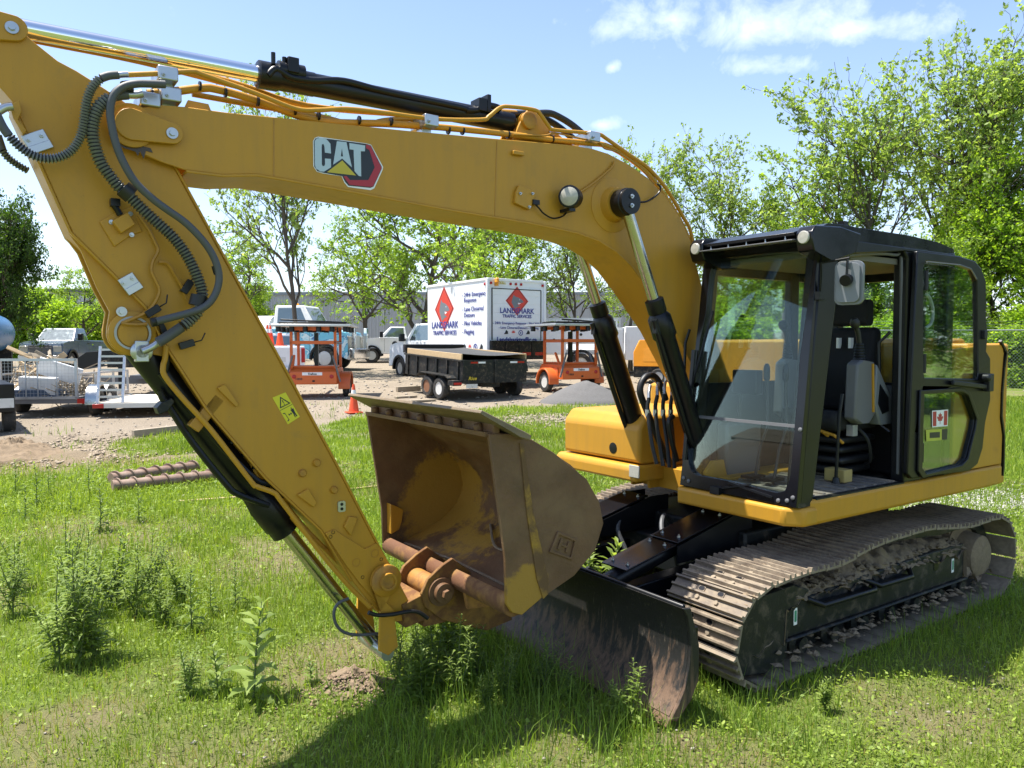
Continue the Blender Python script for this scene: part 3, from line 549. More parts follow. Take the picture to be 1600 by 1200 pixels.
# ---------------- link, coupler and bucket
m = MB(); lk = arc(3.555, .735, .088, 20, 200, 12) + [(3.50, .60), (3.575, .30), (3.50, .27), (3.46, .30), (3.44, .58)]
for a in (.15, -.17): m.prism(arc(3.555, .735, .09, -10, 190, 14) + [(3.59, .55), (3.60, .33), (3.54, .29), (3.48, .33), (3.505, .55)], a, a + .022)
LINK = m.obj('bucket_link', M_YEL, EX, bevel=.004)
m = MB(); m.lathe([(.092, 0), (.092, .018), (.086, .022)], (3.555, .17, .735), (0, 1, 0), 28); m.lathe([(.05, .02), (.05, .05), (.036, .05), (.036, .04), (0, .04)], (3.555, .17, .735), (0, 1, 0), 24); m.obj('pin_boss', M_YELD, LINK)
m = MB(); m.cyl((3.545, -.17, .30), (3.545, .17, .30), .04); m.obj('pin', M_ZINC, LINK)
m = MB(); cp = [(3.112,0.793),(3.188,0.758),(3.284,0.693),(3.327,0.612),(3.302,0.531),(3.19,0.43),(2.869,0.295),(2.674,0.325),(2.724,0.492),(2.916,0.629)]
for a in (.15, -.17): m.prism(cp, a, a + .025)
m.box(2.80, 3.30, -.15, .15, .40, .56); m.prism([(3.25, .45), (3.42, .42), (3.44, .56), (3.30, .60)], -.15, .15)
M_SLV = mat('rusty_sleeve', (.34, .16, .03), .55, var=.3, dirt=(.14, .06, .025), dirt_amt=.6, ds=10)
CPL = m.obj('quick_coupler', mat('coupler_rusty_yellow', (.30, .155, .02), .6, var=.3, dirt=(.11, .045, .02), dirt_amt=.85, ds=6, bump=.3), EX, bevel=.004)
x, z = (3.2,0.606)
m = MB(); m.lathe([(.085, 0), (.085, .02), (.06, .022), (.06, .06), (.05, .062)], (x, .175, z), (0, 1, 0), 24); m.cyl((x, .22, z), (x, .27, z), .03, n=6); m.obj('pin', M_RUST, CPL)
m = MB(); m.cyl((x, -.15, z), (x, .10, z), .068, n=24); m.cyl((x, -.02, z), (x, .05, z), .058); m.obj('pin_sleeve', M_SLV, CPL)
m = MB(); m.cyl((x + .02, .10, z), (x + .02, .152, z), .052); m.obj('pin_shaft', M_ZINC, CPL)
pipe([(3.675,0.2,0.579),(3.62,0.2,0.553),(3.533,0.2,0.539),(3.419,0.2,0.535),(3.356,0.2,0.515),(3.301,0.2,0.47)], .012, M_RUB, 'rubber_hose'); pipe([(3.751,0.1,0.646),(3.808,0.1,0.632),(3.839,0.1,0.59),(3.829,0.1,0.515),(3.78,0.1,0.457),(3.695,0.1,0.423),(3.576,0.1,0.405)], .009, M_GREYHOSE, 'rubber_hose')

bk = [(3.247, 1.617), (3.142, .937), (3.134, .688), (3.10, .635), (3.033, .608), (2.902, .676), (2.664, .765), (2.511, .886), (2.448, 1.037), (2.479, 1.165), (2.577, 1.311), (2.819, 1.486), (3.033, 1.603)]
BW = .79
shell = [(3.26, 1.625), (3.033, 1.600), (2.819, 1.486), (2.68, 1.40), (2.577, 1.311), (2.51, 1.23), (2.470, 1.150), (2.448, 1.037), (2.47, .955), (2.511, .886), (2.58, .82), (2.664, .765), (2.902, .676), (3.02, .635), (3.10, .66)]
inner = [(3.255, 1.600), (3.05, 1.570), (2.835, 1.460), (2.70, 1.375), (2.60, 1.29), (2.535, 1.215), (2.50, 1.14), (2.48, 1.037), (2.50, .965), (2.535, .905), (2.60, .845), (2.675, .795), (2.905, .708), (3.02, .67), (3.09, .69)]
m = MB(); m.prism(shell + inner[::-1], -BW + .02, BW - .02)
BUC = m.obj('bucket', M_RUST, EX, smooth=30)
for s in (1, -1):
    m = MB(); m.prism(bk, s * BW, s * (BW - .025)); m.obj('side_plate', M_RUST, BUC, bevel=.004)
m = MB()      # worn cutter strip and yellow paint left along the weld, near side
m.prism([(3.054,1.556),(3.029,1.547),(2.964,1.169),(2.858,0.776),(2.862,0.694),(2.893,0.674),(2.937,0.79),(3.007,1.174)], BW, BW + .008)
m.obj('wear_strip', mat('worn_yellow_on_rust', (.34, .19, .02), .55, var=.3, dirt=(.10, .055, .03), dirt_amt=.85, ds=6, bump=.2), BUC)
em_q = [(2.795,1.039),(2.651,0.971),(2.688,0.858),(2.853,0.931)]
m = MB(); m.prism(em_q, BW, BW + .012, hole=[tuple(sum(p[i] for p in em_q) / 4 + (p_[i] - sum(p[i] for p in em_q) / 4) * .78 for i in (0, 1)) for p_ in em_q]); m.obj('maker_mark', M_RUST, BUC, bevel=.002)
def lerpq(u, v): return tuple(em_q[0][i] * (1 - u) * (1 - v) + em_q[1][i] * u * (1 - v) + em_q[2][i] * u * v + em_q[3][i] * (1 - u) * v for i in (0, 1))
m = MB()
for a in ([(.26, .25), (.38, .25), (.38, .75), (.26, .75)], [(.62, .25), (.74, .25), (.74, .75), (.62, .75)], [(.38, .44), (.62, .44), (.62, .56), (.38, .56)]): m.prism([lerpq(*p) for p in a], BW, BW + .01)
m.obj('letter', M_RUST, BUC, bevel=.002)
m = MB(); m.prism([(3.335, 1.752), (3.345, 1.735), (3.08, 1.590), (3.03, 1.575), (3.02, 1.60), (3.06, 1.622)], -.87, .86); m.obj('cutting_lip', M_STEELD, BUC, bevel=.004)
m = MB()      # bolted wear blocks under the lip
for k in range(7): m.cyl((3.24, -.66 + k * .22, 1.66), (3.225, -.66 + k * .22, 1.615), .026, n=8)
m.box(3.17, 3.215, -.78, .78, 1.60, 1.68); m.obj('lip_bolts', M_RUST, BUC, bevel=.008)
m = MB(); m.prism(arc(3.07, .665, .068, -130, 70, 10) + [(3.08, .70), (3.03, .60)], -BW + .01, BW - .026)
m.obj('torque_tube', mat('tube_rusty_yellow', (.26, .13, .025), .55, var=.3, dirt=(.12, .05, .025), dirt_amt=.9, ds=5, bump=.2), BUC, bevel=.004)
m = MB(); m.prism([(3.106,0.975),(3.007,0.926),(3.018,0.849),(3.043,0.784),(3.103,0.76)], -.765, -.70); m.obj('gusset', M_YELD, BUC, bevel=.004)
for yy in (.30, -.33):
    m = MB(); m.prism([(3.06, .66), (3.12, .62), (3.10, .52), (2.9, .50), (2.86, .66)], yy, yy + .03); m.obj('bucket_ear', M_SLV, BUC, bevel=.004)
m = MB(); m.tube([(3.0, -.70, .684), (2.96, -.1, .70), (2.97, .7, .692)], .008, 5); m.tube(spline([(2.60, -.2, .86), (2.75, .1, .79), (2.72, .35, .80), (2.85, .6, .75)], 6), .009, 5); m.obj('dried_soil', M_DIRT, BUC)

# ---------------- dozer blade
bp = [(2.315, .645), (2.285, .60), (2.262, .50), (2.255, .42), (2.265, .32), (2.30, .20), (2.345, .125), (2.40, .065)]
m = MB(); m.prism([(p[0], p[1]) for p in bp] + [(p[0] - .03, p[1] - .004) for p in bp[::-1]], -1.28, 1.28)
M_BLADE = mat('blade_black_worn', (.018, .017, .016), .55, var=.3, vs=6, bump=.2, bs=40, spec=.35)
t = M_BLADE.node_tree; b_ = t.nodes['Principled BSDF']; c0_ = b_.inputs['Base Color'].links[0].from_socket; tcn = N(t, 'ShaderNodeTexCoord'); mp = N(t, 'ShaderNodeMapping'); mp.inputs['Scale'].default_value = (9, 9, 1.3); t.links.new(tcn.outputs['Object'], mp.inputs[0])
sp = N(t, 'ShaderNodeSeparateXYZ'); t.links.new(tcn.outputs['Object'], sp.inputs[0]); s1 = noise_n(t, mp.outputs[0], 2.2, 9, .7, .3); s2 = noise_n(t, mp.outputs[0], 7, 6, .7)
wear = math_n(t, 'MULTIPLY', math_n(t, 'SUBTRACT', math_n(t, 'ADD', s1, math_n(t, 'MULTIPLY', math_n(t, 'SUBTRACT', .42, sp.outputs[2]), .75)), .57), 6, clamp=True)      # rubbed through to rust low on the face
c1_ = mixc(t, math_n(t, 'MULTIPLY', wear, .9), c0_, mixc(t, s2, (.085, .05, .032), (.20, .125, .078)))
c1_ = mixc(t, math_n(t, 'MULTIPLY', math_n(t, 'SUBTRACT', s2, .60, clamp=True), 5, clamp=True), c1_, (.20, .165, .12)); t.links.new(c1_, b_.inputs['Base Color'])
BLD = m.obj('dozer_blade', M_BLADE, EX, smooth=50)
m = MB(); m.prism([(2.345, .125), (2.41, .045), (2.43, .01), (2.405, .0), (2.38, .04), (2.315, .118)], -1.29, 1.29); m.obj('cutting_edge', mat('edge_rust', (.15, .085, .05), .6, var=.3, dirt=(.06, .05, .045), dirt_amt=.4, bump=.2), BLD, bevel=.004)
for y0 in (1.28, -1.30):
    m = MB(); m.prism([(2.318, .648), (2.26, .64), (2.19, .42), (2.19, .22), (2.25, .12), (2.36, .03), (2.405, .05)] + bp[::-1][1:-1], y0, y0 + .022); m.obj('end_plate', M_BLADE, BLD, bevel=.004)
m = MB(); m.box(2.14, 2.225, -1.25, 1.25, .40, .50); m.box(2.19, 2.26, -1.25, 1.25, .18, .24); m.cyl((2.29, -1.28, .645), (2.29, 1.28, .645), .016, n=8); m.obj('blade_rib', M_BLK, BLD, bevel=.01)
for s in (1, -1):
    y0 = .42 * s
    m = MB(); m.prism([(2.22, .46), (2.22, .22), (1.0, .30), (.4, .42), (.4, .60), (1.1, .52)], y0 - .06, y0 + .06); A = m.obj('blade_arm', M_BLK, EX, bevel=.01)
    m = MB(); m.cyl((2.10, y0, .52), (1.0, y0, .80), .065, n=20); m.cyl((2.2, y0, .495), (2.05, y0, .53), .04, n=16); m.obj('blade_cylinder', M_BLK, A)
    m = MB()
    for dy in (-.11, .09): m.prism([(2.24, .42), (2.24, .60), (2.16, .62), (2.06, .56), (2.06, .44)], y0 + dy, y0 + dy + .022)
    m.lathe([(.065, -.09), (.065, .09)], (2.13, y0, .52), (0, 1, 0), 20); m.obj('cylinder_ears', M_BLKD, A, bevel=.003)
    def cover(x0, x1, z0, z1, w0, w1):
        k = MB(); k.slab([(x0, y0 - w0, z0), (x0, y0 + w0, z0), (x1, y0 + w1, z1), (x1, y0 - w1, z1)], .012); c = k.obj('cover_plate', M_GLOSSBLK, A, bevel=.003)
        for t, w in ((.12, .6), (.12, -.6), (.88, .6), (.88, -.6)): bolt(c, x0 + (x1 - x0) * t, y0 + w0 * w, z0 + (z1 - z0) * t + .012, .012, d=(0, 0, 1))
    cover(2.03, 1.58, .615, .72, .12, .13); cover(1.57, 1.02, .732, .86, .13, .13)
    for s2 in (1, -1): m = MB(); m.prism([(1.58, .60), (1.58, .715), (1.0, .86), (.8, .86), (.8, .62)], y0 + s2 * .13, y0 + s2 * .14); m.obj('side_guard', M_BLK, A)

# ---------------- undercarriage
m = MB(); m.box(-.95, .95, -.62, .62, .40, .74); m.prism([(1.15, -.55), (1.15, .55), (-1.1, .55), (-1.1, -.55)], .34, .60, 'z'); UC = m.obj('undercarriage', M_BLKD, EX, bevel=.02)
m = MB(); m.lathe([(.62, 0), (.66, .02), (.66, .12), (.6, .14)], (0, 0, .74), (0, 0, 1), 40); m.obj('slewing_ring', M_BLK, UC)
m = MB(); m.cyl((0, 0, .86), (0, 0, .95), .58, n=32); m.obj('ring_seal', M_BLKD, UC)
for pts in ([(.9, -.1, .60), (1.15, .02, .78), (1.28, .12, .70), (1.3, .25, .55)], [(.9, -.3, .62), (1.2, -.32, .78), (1.36, -.28, .66), (1.35, -.2, .50)], [(.85, .3, .7), (1.0, .36, .80), (1.1, .5, .72)]):
    m = MB(); m.tube(spline(pts, 6), .018, 8); m.obj('rubber_hose', M_GREYHOSE, UC)
loop = [(1.55, .028), (1.72, .075), (1.835, .20), (1.845, .33), (1.80, .47), (1.69, .575), (1.50, .625), (1.169, .645), (.90, .640), (.72, .655), (.55, .69), (.30, .715), (.073, .722), (-.278, .725), (-.60, .69), (-.933, .660), (-1.20, .665), (-1.42, .66), (-1.58, .595), (-1.665, .48), (-1.69, .35), (-1.665, .20), (-1.57, .085), (-1.42, .03), (-.8, .022), (0, .02), (.8, .022)]
LP = spline([(x, 0, z) for x, z in loop + loop[:1]], 10)
tot = sum((b - a).length for a, b in zip(LP, LP[1:])); NS = round(tot / .172); CP = resample(LP, tot / NS)[:NS]
shoe = MB(); hl = tot / NS / 2
shoe.box(-hl * .98, hl * .90, -.30, .30, -.004, .012)
for gx, gh in ((-.070, .036), (-.008, .034), (.056, .034)): shoe.prism([(gx - .011, .012), (gx - .006, gh), (gx + .006, gh), (gx + .011, .012)], -.30, .30)
for gy in (-.075, .075): shoe.prism([(-.055, gy - .025), (-.022, gy - .025), (-.022, gy + .025), (-.055, gy + .025)], .0125, .018, 'z'); shoe.cyl((.024, gy, .012), (.024, gy, .024), .016, n=6)
shoe_o = shoe.obj('track_shoe', M_SHOE, None, bevel=0); shoe_me = shoe_o.data; bpy.data.objects.remove(shoe_o)
hole_o = MB()
for gy in (-.075, .075): hole_o.prism(rrect(-.052, -.025, gy - .022, gy + .022, .012), .0185, .0195, 'z')
hole_o = hole_o.obj('x', M_BLK, None, smooth=0); hole_me = hole_o.data; bpy.data.objects.remove(hole_o)
shoe_bm = bmesh.new(); shoe_bm.from_mesh(shoe_me); nf = len(shoe_bm.faces); shoe_bm.from_mesh(hole_me)
shoe_bm.faces.ensure_lookup_table()
for f in shoe_bm.faces[nf:]: f.material_index = 1
shoe_bm.to_mesh(shoe_me); shoe_bm.free(); shoe_me.materials.append(M_BLK); shoe_me.name = 'track_shoe'
for s in (1, -1):
    m = MB(); m.prism([(x * .985 + .0, .36 + (z - .36) * .9) for x, z in loop], s * 1.0 - .09, s * 1.0 + .09, hole=[(x * .92, .36 + (z - .36) * .68) for x, z in loop]); TR = m.obj('track', M_BLKD, EX, smooth=30)
    for i, p in enumerate(CP):
        a, b = CP[i - 1], CP[(i + 1) % NS]; t = (b - a).normalized()
        sx = Vector((-t.x, 0, -t.z)); up = Vector((sx.z, 0, -sx.x))
        up = Vector((t.z, 0, -t.x)) * -1
        if up.dot(p - Vector((.08, 0, .34))) < 0 and abs(p.x) > 1.3: up = -up
        if abs(p.x) <= 1.3: up = up if (up.z > 0) == (p.z > .3) else -up
        xx = Vector((0, 1, 0)).cross(up)
        o = bpy.data.objects.new('track_shoe', shoe_me); COL.objects.link(o); o.parent = TR
        jit = random.uniform(-.012, .012)
        o.matrix_local = Matrix(((xx.x, 0, up.x, p.x), (0, 1, 0, s * 1.0), (xx.z, 0, up.z, p.z), (0, 0, 0, 1))) @ Matrix.Rotation(jit, 4, 'Y')
    m = MB(); yo = s * 1.20; yi = s * .80
    m.prism([(1.28, .215), (-1.02, .215), (-1.02, .495), (-.5, .50), (.3, .48), (1.28, .44)], min(yo, yi), max(yo, yi)); m.box(-1.04, 1.30, min(yo, yo + s * .03), max(yo, yo + s * .03), .205, .225)
    TF = m.obj('track_frame', M_BLKD, EX, bevel=.012)
    m = MB(); gp = [(1.80, .10), (1.78, .42), (1.66, .54), (1.2, .56), (1.05, .50), (1.25, .36), (1.28, .10), (1.5, .05)]; m.prism(gp, s * 1.17, s * 1.215); m.obj('idler_guard', M_BLKD, TF, bevel=.01)
    m = MB(); m.lathe([(.28, -.08), (.28, .08), (.1, .12)], (1.50, s * 1.0, .33), (0, s, 0), 32); m.obj('idler', M_BLKD, TF)
    m = MB()
    for k in range(15): a = 2 * math.pi * k / 15; m.box(.25, .305, -.03, .03, -.025, .025, Matrix.Translation((-1.33, s * 1.0, .34)) @ Matrix.Rotation(a, 4, 'Y'))
    m.lathe([(.26, -.04), (.26, .04), (.19, .06), (.17, .19), (.14, .21)], (-1.33, s * 1.0, .34), (0, s, 0), 30); m.obj('sprocket', M_DIRT, TF)
    for k in range(7):
        m = MB(); x0 = 1.08 - k * .35; m.lathe([(.06, -.16), (.085, -.15), (.085, -.08), (.07, -.07), (.07, .07), (.085, .08), (.085, .15), (.05, .17), (.05, .2)], (x0, s * 1.0, .135), (0, s, 0), 18); m.obj('roller', M_BLKD, TF)
    if s > 0:
        for x0, x1, zz in ((.98, .38, .40), (.32, -.10, .41)):
            m = MB(); m.tube([(x0 + .08, 1.2, zz + .04), (x0, 1.27, zz), (x1, 1.27, zz - .01), (x1 - .08, 1.2, zz + .03)], .02, 8); m.box(x1, x0, 1.2, 1.27, zz - .02, zz); m.obj('step', M_BLK, TF, bevel=.004)
        m = MB(); m.prism(rrect(-.62, -.55, .35, .43, .02), 1.2, 1.203); m.obj('slot', M_BLK, TF)
        for x0 in (1.16, -.86):
            m = MB(); m.prism([(x0, .29), (x0 + .035, .29), (x0 + .035, .40), (x0, .40)], 1.2, 1.202); lab = m.obj('label', M_WHITEP, TF, smooth=0); m = MB(); m.prism(rrect(x0 + .006, x0 + .029, .31, .385, .008), 1.202, 1.203); m.obj('label_print', mat('label_green', (.05, .25, .14), .5), lab, smooth=0)
    # soil heaped on the frame: lumpy sheet under the upper run
    nx, ny = 180, 20; vs = []; fs = []
    for i in range(nx + 1):
        x = 1.62 - i * (3.1 / nx)
        for j in range(ny + 1):
            v = j / ny; y = s * (.78 + .44 * v)
            top = float(np.interp(x, [-1.7, -1.4, -.9, 0, .8, 1.2, 1.7], [.30, .42, .57, .60, .54, .52, .40]))
            h = (.47 if x > -1.02 else .25) + (top - .44) * (1 - v ** 2.2) * 1.05
            if v > .93: h = .44 if -1.02 < x < 1.3 else .2
            h += mnoise.fractal(Vector((x * 6, y * 6, s * 3.0)), .8, 2.0, 6) * .07
            vs.append((x, y + mnoise.noise(Vector((x * 9, y * 9, 4))) * .012, h))
    for i in range(nx):
        for j in range(ny): a = i * (ny + 1) + j; fs.append((a, a + 1, a + ny + 2, a + ny + 1))
    m = MB(); m.add(vs, fs); tag(m.obj('caked_soil', M_DIRT, TF, smooth=60, recalc=False), kind='stuff')
    # clods and dry straw on the upper run
    m = MB(); rr = random.Random(5 + s)
    for k in range(1500):
        x = rr.uniform(-1.3, 1.75); y = s * rr.uniform(.72, 1.28); z = float(np.interp(x, [p[0] for p in sorted(l for l in loop if l[1] > .4)], [p[1] for p in sorted(l for l in loop if l[1] > .4)])) + .012
        lowrun = k % 3
        if lowrun == 1: z = rr.uniform(.04, .10) * (.4 + abs(y)); x = rr.uniform(-1.4, 1.5)
        if lowrun == 2: y = s * rr.uniform(1.0, 1.21); x = rr.uniform(-1.0, 1.3); z = (.50 if y * s < 1.19 else .46) + rr.uniform(-.02, .03)
        r = rr.uniform(.008, .026) * (1.25 if lowrun else 1); M = Matrix.Translation((x, y, z)) @ Matrix.Rotation(rr.uniform(0, 6), 4, 'Z') @ Matrix.Diagonal((r * rr.uniform(.8, 1.8), r * rr.uniform(.8, 1.6), r * rr.uniform(.4, .9), 1))
        vs = [M @ Vector(v) for v in ((1, 0, 0), (.2, 1, .1), (-1, .1, 0), (0, -1, .2), (.1, 0, 1), (0, .1, -.6))]; m.add(vs, [(0, 1, 4), (1, 2, 4), (2, 3, 4), (3, 0, 4), (1, 0, 5), (2, 1, 5), (3, 2, 5), (0, 3, 5)])
    tag(m.obj('soil_clods', M_DIRT, TR, smooth=0), kind='stuff')

# ---------------- upper structure
m = MB(); m.prism([(1.27, .25), (1.27, 1.16), (1.18, 1.26), (-1.35, 1.26), (-1.35, .25)], .93, 1.05, 'z'); m.prism([(1.15, 1.20), (1.05, 1.262), (-1.50, 1.262), (-1.50, 1.20)], .935, 1.095, 'z')
PLAT = m.obj('cab_platform', M_YEL, EX, bevel=.022, seg=3)
m = MB(); m.box(-1.3, 1.0, -.5, .5, .95, 1.12); m.box(-1.3, .95, -1.2, .25, .95, 1.06)
for a in (.20, -.24): m.prism([(1.02, .95), (1.10, 1.14), (1.05, 1.24), (.9, 1.25), (.65, 1.58), (.30, 1.62), (.1, 1.3), (.0, .95)], a, a + .04)
FR = m.obj('upper_frame', M_YEL, EX, bevel=.006)
m = MB()
for s in (1, -1): m.prism([(1.10, .95), (1.14, 1.16), (1.06, 1.24), (.94, 1.24), (.85, .95)], s * .30 - .11, s * .30 - .08); m.prism([(1.10, .95), (1.14, 1.16), (1.06, 1.24), (.94, 1.24), (.85, .95)], s * .30 + .08, s * .30 + .11)
m.obj('cylinder_ears', M_YEL, FR, bevel=.006)
# front-right storage box with a step
m = MB(); m.prism([(1.25, 1.16), (1.25, 1.44), (1.17, 1.535), (.1, 1.535), (.1, 1.16)], -1.10, -.16); SB = m.obj('storage_box', M_YEL, EX, bevel=.03, seg=3)
m = MB(); m.prism([(1.30, 1.02), (1.30, 1.12), (1.27, 1.15), (.1, 1.15), (.1, 1.02)], -1.15, -.14); m.obj('box_step', M_YEL, SB, bevel=.02, seg=3)
m = MB(); y0, z0 = (-0.46,1.254)
for dz in (-.022, 0, .022): m.box(1.249, 1.252, y0 - .03, y0 + .03, z0 + dz - .006, z0 + dz + .006)
m.lathe([(.045, 0), (.045, .002), (.038, .003)], (1.25, y0, z0), (1, 0, 0), 24); m.obj('vent', M_BLK, SB)
y0, z0 = (-0.154,1.107); m = MB(); m.box(1.30, 1.312, y0 - .055, y0 + .055, z0 - .045, z0 + .05); m.obj('reflector', M_LENS, SB, bevel=.004)
# tank, engine hood, side panels, counterweight
m = MB(); m.box(-.75, .08, -1.24, -.45, 1.06, 1.72); m.obj('fuel_tank', M_YEL, EX, bevel=.03)
m = MB(); m.prism([(-.66, 1.08), (-.66, 2.09), (-.72, 2.14), (-1.40, 2.14), (-1.46, 2.08), (-1.46, 1.08)], -1.24, .98); m.box(-.76, -.64, -1.2, .2, 1.7, 2.13); HOOD = m.obj('engine_hood', M_YEL, EX, bevel=.02)
m = MB(); m.box(-1.2, -.9, -.55, -.43, 2.14, 2.2); m.cyl((-1.05, -.5, 2.14), (-1.05, -.5, 2.40), .055); m.cyl((-1.05, -.5, 2.40), (-1.13, -.5, 2.47), .05); m.obj('exhaust', M_GREYPL, HOOD)
m = MB(); m.prism([(-.70, 1.10), (-.70, 2.05), (-1.15, 2.09), (-1.47, 2.09), (-1.50, 2.02), (-1.47, 1.70), (-1.47, 1.48), (-1.52, 1.34), (-1.52, 1.10)], 1.20, 1.245); m.obj('side_panel', M_YEL, HOOD, bevel=.008)
m = MB(); pl = [(-1.12, 1.23), (-1.63, 1.23), (-1.68, 1.16), (-1.76, .7), (-1.79, 0), (-1.76, -.7), (-1.64, -1.16), (-1.55, -1.23), (-1.12, -1.23)]
m.prism([(x + .16 if x > -1.2 else x, y) for x, y in pl], 1.80, 2.10, 'z'); m.prism([(-1.40, 1.2), (-1.63, 1.23), (-1.68, 1.17), (-1.74, .7), (-1.76, 0), (-1.74, -.7), (-1.64, -1.17), (-1.56, -1.23), (-1.40, -1.2)], .93, 1.82, 'z'); CW = m.obj('counterweight', M_YEL, EX, bevel=.03, seg=3)
gl = [(-1.42, 2.12), (-1.53, 2.02), (-1.50, 1.90), (-1.475, 1.70), (-1.475, 1.50), (-1.535, 1.33), (-1.54, 1.08), (-1.53, 1.00)]
m = MB()
for a, b in zip(gl, gl[1:]): m.bar((a[0], 1.247, a[1]), (b[0], 1.247, b[1]), .02, .022, (0, 1, 0))
m.obj('panel_gap', M_BLK, CW)

# ---------------- cab
CY0, CY1 = .255, 1.235
def lean(mb):
    mb.v = [(x + 1.235 - .115 * (z - 1.08), y, z) for x, y, z in mb.v]; return mb
ws = [(0.4322,2.7044),(0.3766,2.6771),(0.357,2.5906),(0.3531,2.47),(0.3537,2.3121),(0.3212,2.1268),(0.3102,1.8099),(0.2774,1.7758),(0.2673,1.602),(0.3185,1.2296),(0.3493,1.178),(0.3949,1.152),(0.7546,1.1496),(1.0793,1.1312),(1.1396,1.1529),(1.1695,1.2305),(1.1699,1.665),(1.1636,2.019),(1.1868,2.3853),(1.2012,2.6082),(1.1866,2.6625),(1.1519,2.6864),(0.848,2.7)]
m = MB(); m.prism([(CY0, 1.06), (CY1, 1.06), (1.225, 2.72), (CY0 + .045, 2.72)], -.045, 0, 'x', hole=ws); CAB = lean(m).obj('cab', M_GLOSSBLK, EX, bevel=.006)
cen = (sum(p[0] for p in ws) / len(ws), sum(p[1] for p in ws) / len(ws))
wso = [(cen[0] + (y - cen[0]) * 1.03, cen[1] + (z - cen[1]) * 1.02) for y, z in ws]
zs = 1.565
def clip(poly, z, above):
    out = []
    for a, b in zip(poly, poly[1:] + poly[:1]):
        ia, ib = (a[1] > z) == above, (b[1] > z) == above
        if ia: out.append(a)
        if ia != ib: t = (z - a[1]) / (b[1] - a[1]); out.append((a[0] + t * (b[0] - a[0]), z))
    return out
m = MB(); m.prism(clip(wso, zs + .008, True), -.03, -.025, 'x'); lean(m).obj('upper_windscreen', M_GLASS, CAB, smooth=0)
m = MB(); m.prism(clip(wso, zs - .008, False), -.03, -.025, 'x'); lean(m).obj('lower_windscreen', M_GLASS, CAB, smooth=0)
m = MB(); m.box(-.035, -.018, .30, 1.21, zs - .010, zs + .010); lean(m).obj('windscreen_rail', M_GREYPL, CAB)
m = MB()
for pts in ([(1.20, 1.07), (1.065, 1.07), (.80, 2.68), (1.02, 2.70)],): 
    m.prism(pts, 1.12, CY1); m.prism([(1.20, 1.07), (1.10, 1.07), (.92, 2.70), (1.02, 2.70)], CY0, .33)
m.obj('front_pillar', M_BLK, CAB, bevel=.012)
m = MB(); m.prism([(-.02, 1.08), (-.27, 1.08), (-.27, 2.78), (.08, 2.78), (.0, 2.70)], 1.13, CY1); m.prism([(.05, 1.08), (-.06, 1.08), (-.06, 2.74), (.05, 2.74)], CY0, .32); m.obj('door_pillar', M_BLK, CAB, bevel=.012)
m = MB(); m.box(-.68, -.58, 1.13, CY1, 1.08, 2.78); m.box(-.68, -.58, CY0, .33, 1.08, 2.74); m.obj('rear_pillar', M_BLK, CAB, bevel=.012)
for bx_ in ((-.66, -.62, .33, 1.13, 1.08, 1.78), (-.66, -.62, .33, 1.13, 2.60, 2.76), (-.60, -.28, 1.17, 1.215, 1.08, 1.62)): m = MB(); m.box(*bx_); m.obj('rear_panel', M_BLK, CAB)
m = MB(); m.box(-.60, 1.10, CY0, .28, 1.08, 1.80); m.box(-.60, .98, CY0, .31, 2.60, 2.75); m.obj('right_panel', M_BLK, CAB)
m = MB(); m.box(-.645, -.64, .33, 1.13, 1.78, 2.60); m.obj('rear_window', M_GLASSD, CAB, smooth=0)
m = MB(); m.prism([(-.58, 1.80), (1.09, 1.80), (.98, 2.60), (-.58, 2.60)], .275, .280); m.obj('side_window', M_GLASSD, CAB, smooth=0)
m = MB(); m.box(-.58, -.27, 1.195, 1.20, 1.62, 2.62); m.obj('side_window', M_GLASSD, CAB, smooth=0)
m = MB(); m.box(-.62, 1.22, CY0, CY1, 1.055, 1.085); m.box(.0, 1.05, 1.20, 1.252, 1.085, 1.10); m.obj('cab_floor', M_BLKD, CAB)
m = MB(); m.box(.0, 1.12, .40, 1.2, 1.086, 1.10)
for k in range(9): m.box(.02 + k * .12, .05 + k * .12, .42, 1.19, 1.10, 1.108)
m.obj('floor_mat', mat('dusty_floor_mat', (.12, .11, .10), .85, var=.3, dirt=(.36, .29, .21), dirt_amt=.6, ds=4, bump=.2), CAB)
rf = [(1.03, 2.70), (1.10, 2.76), (1.09, 2.80), (.96, 2.86), (.80, 2.868), (.62, 2.862), (.0, 2.862), (-.40, 2.845), (-.66, 2.81), (-.67, 2.75), (.1, 2.755), (.72, 2.71)]
m = MB(); m.prism(rf, CY0 + .03, CY1 - .005); ROOF = m.obj('roof', M_GLOSSBLK, CAB, bevel=.02, seg=3)
m = MB(); m.prism([(.90, 2.66), (.80, 2.60), (.70, 2.685), (.06, 2.745), (-.6, 2.745), (-.6, 2.77), (.95, 2.77)], 1.17, 1.243); m.obj('door_header', M_BLK, CAB, bevel=.006)
m = MB(); m.box(-.6, .92, .34, 1.16, 2.66, 2.70); m.obj('headliner', mat('headliner', (.16, .15, .13), .9), CAB)
m = MB(); m.box(.68, .73, 1.15, 1.2, 2.86, 2.90); m.obj('roof_marker', M_BLK, ROOF)
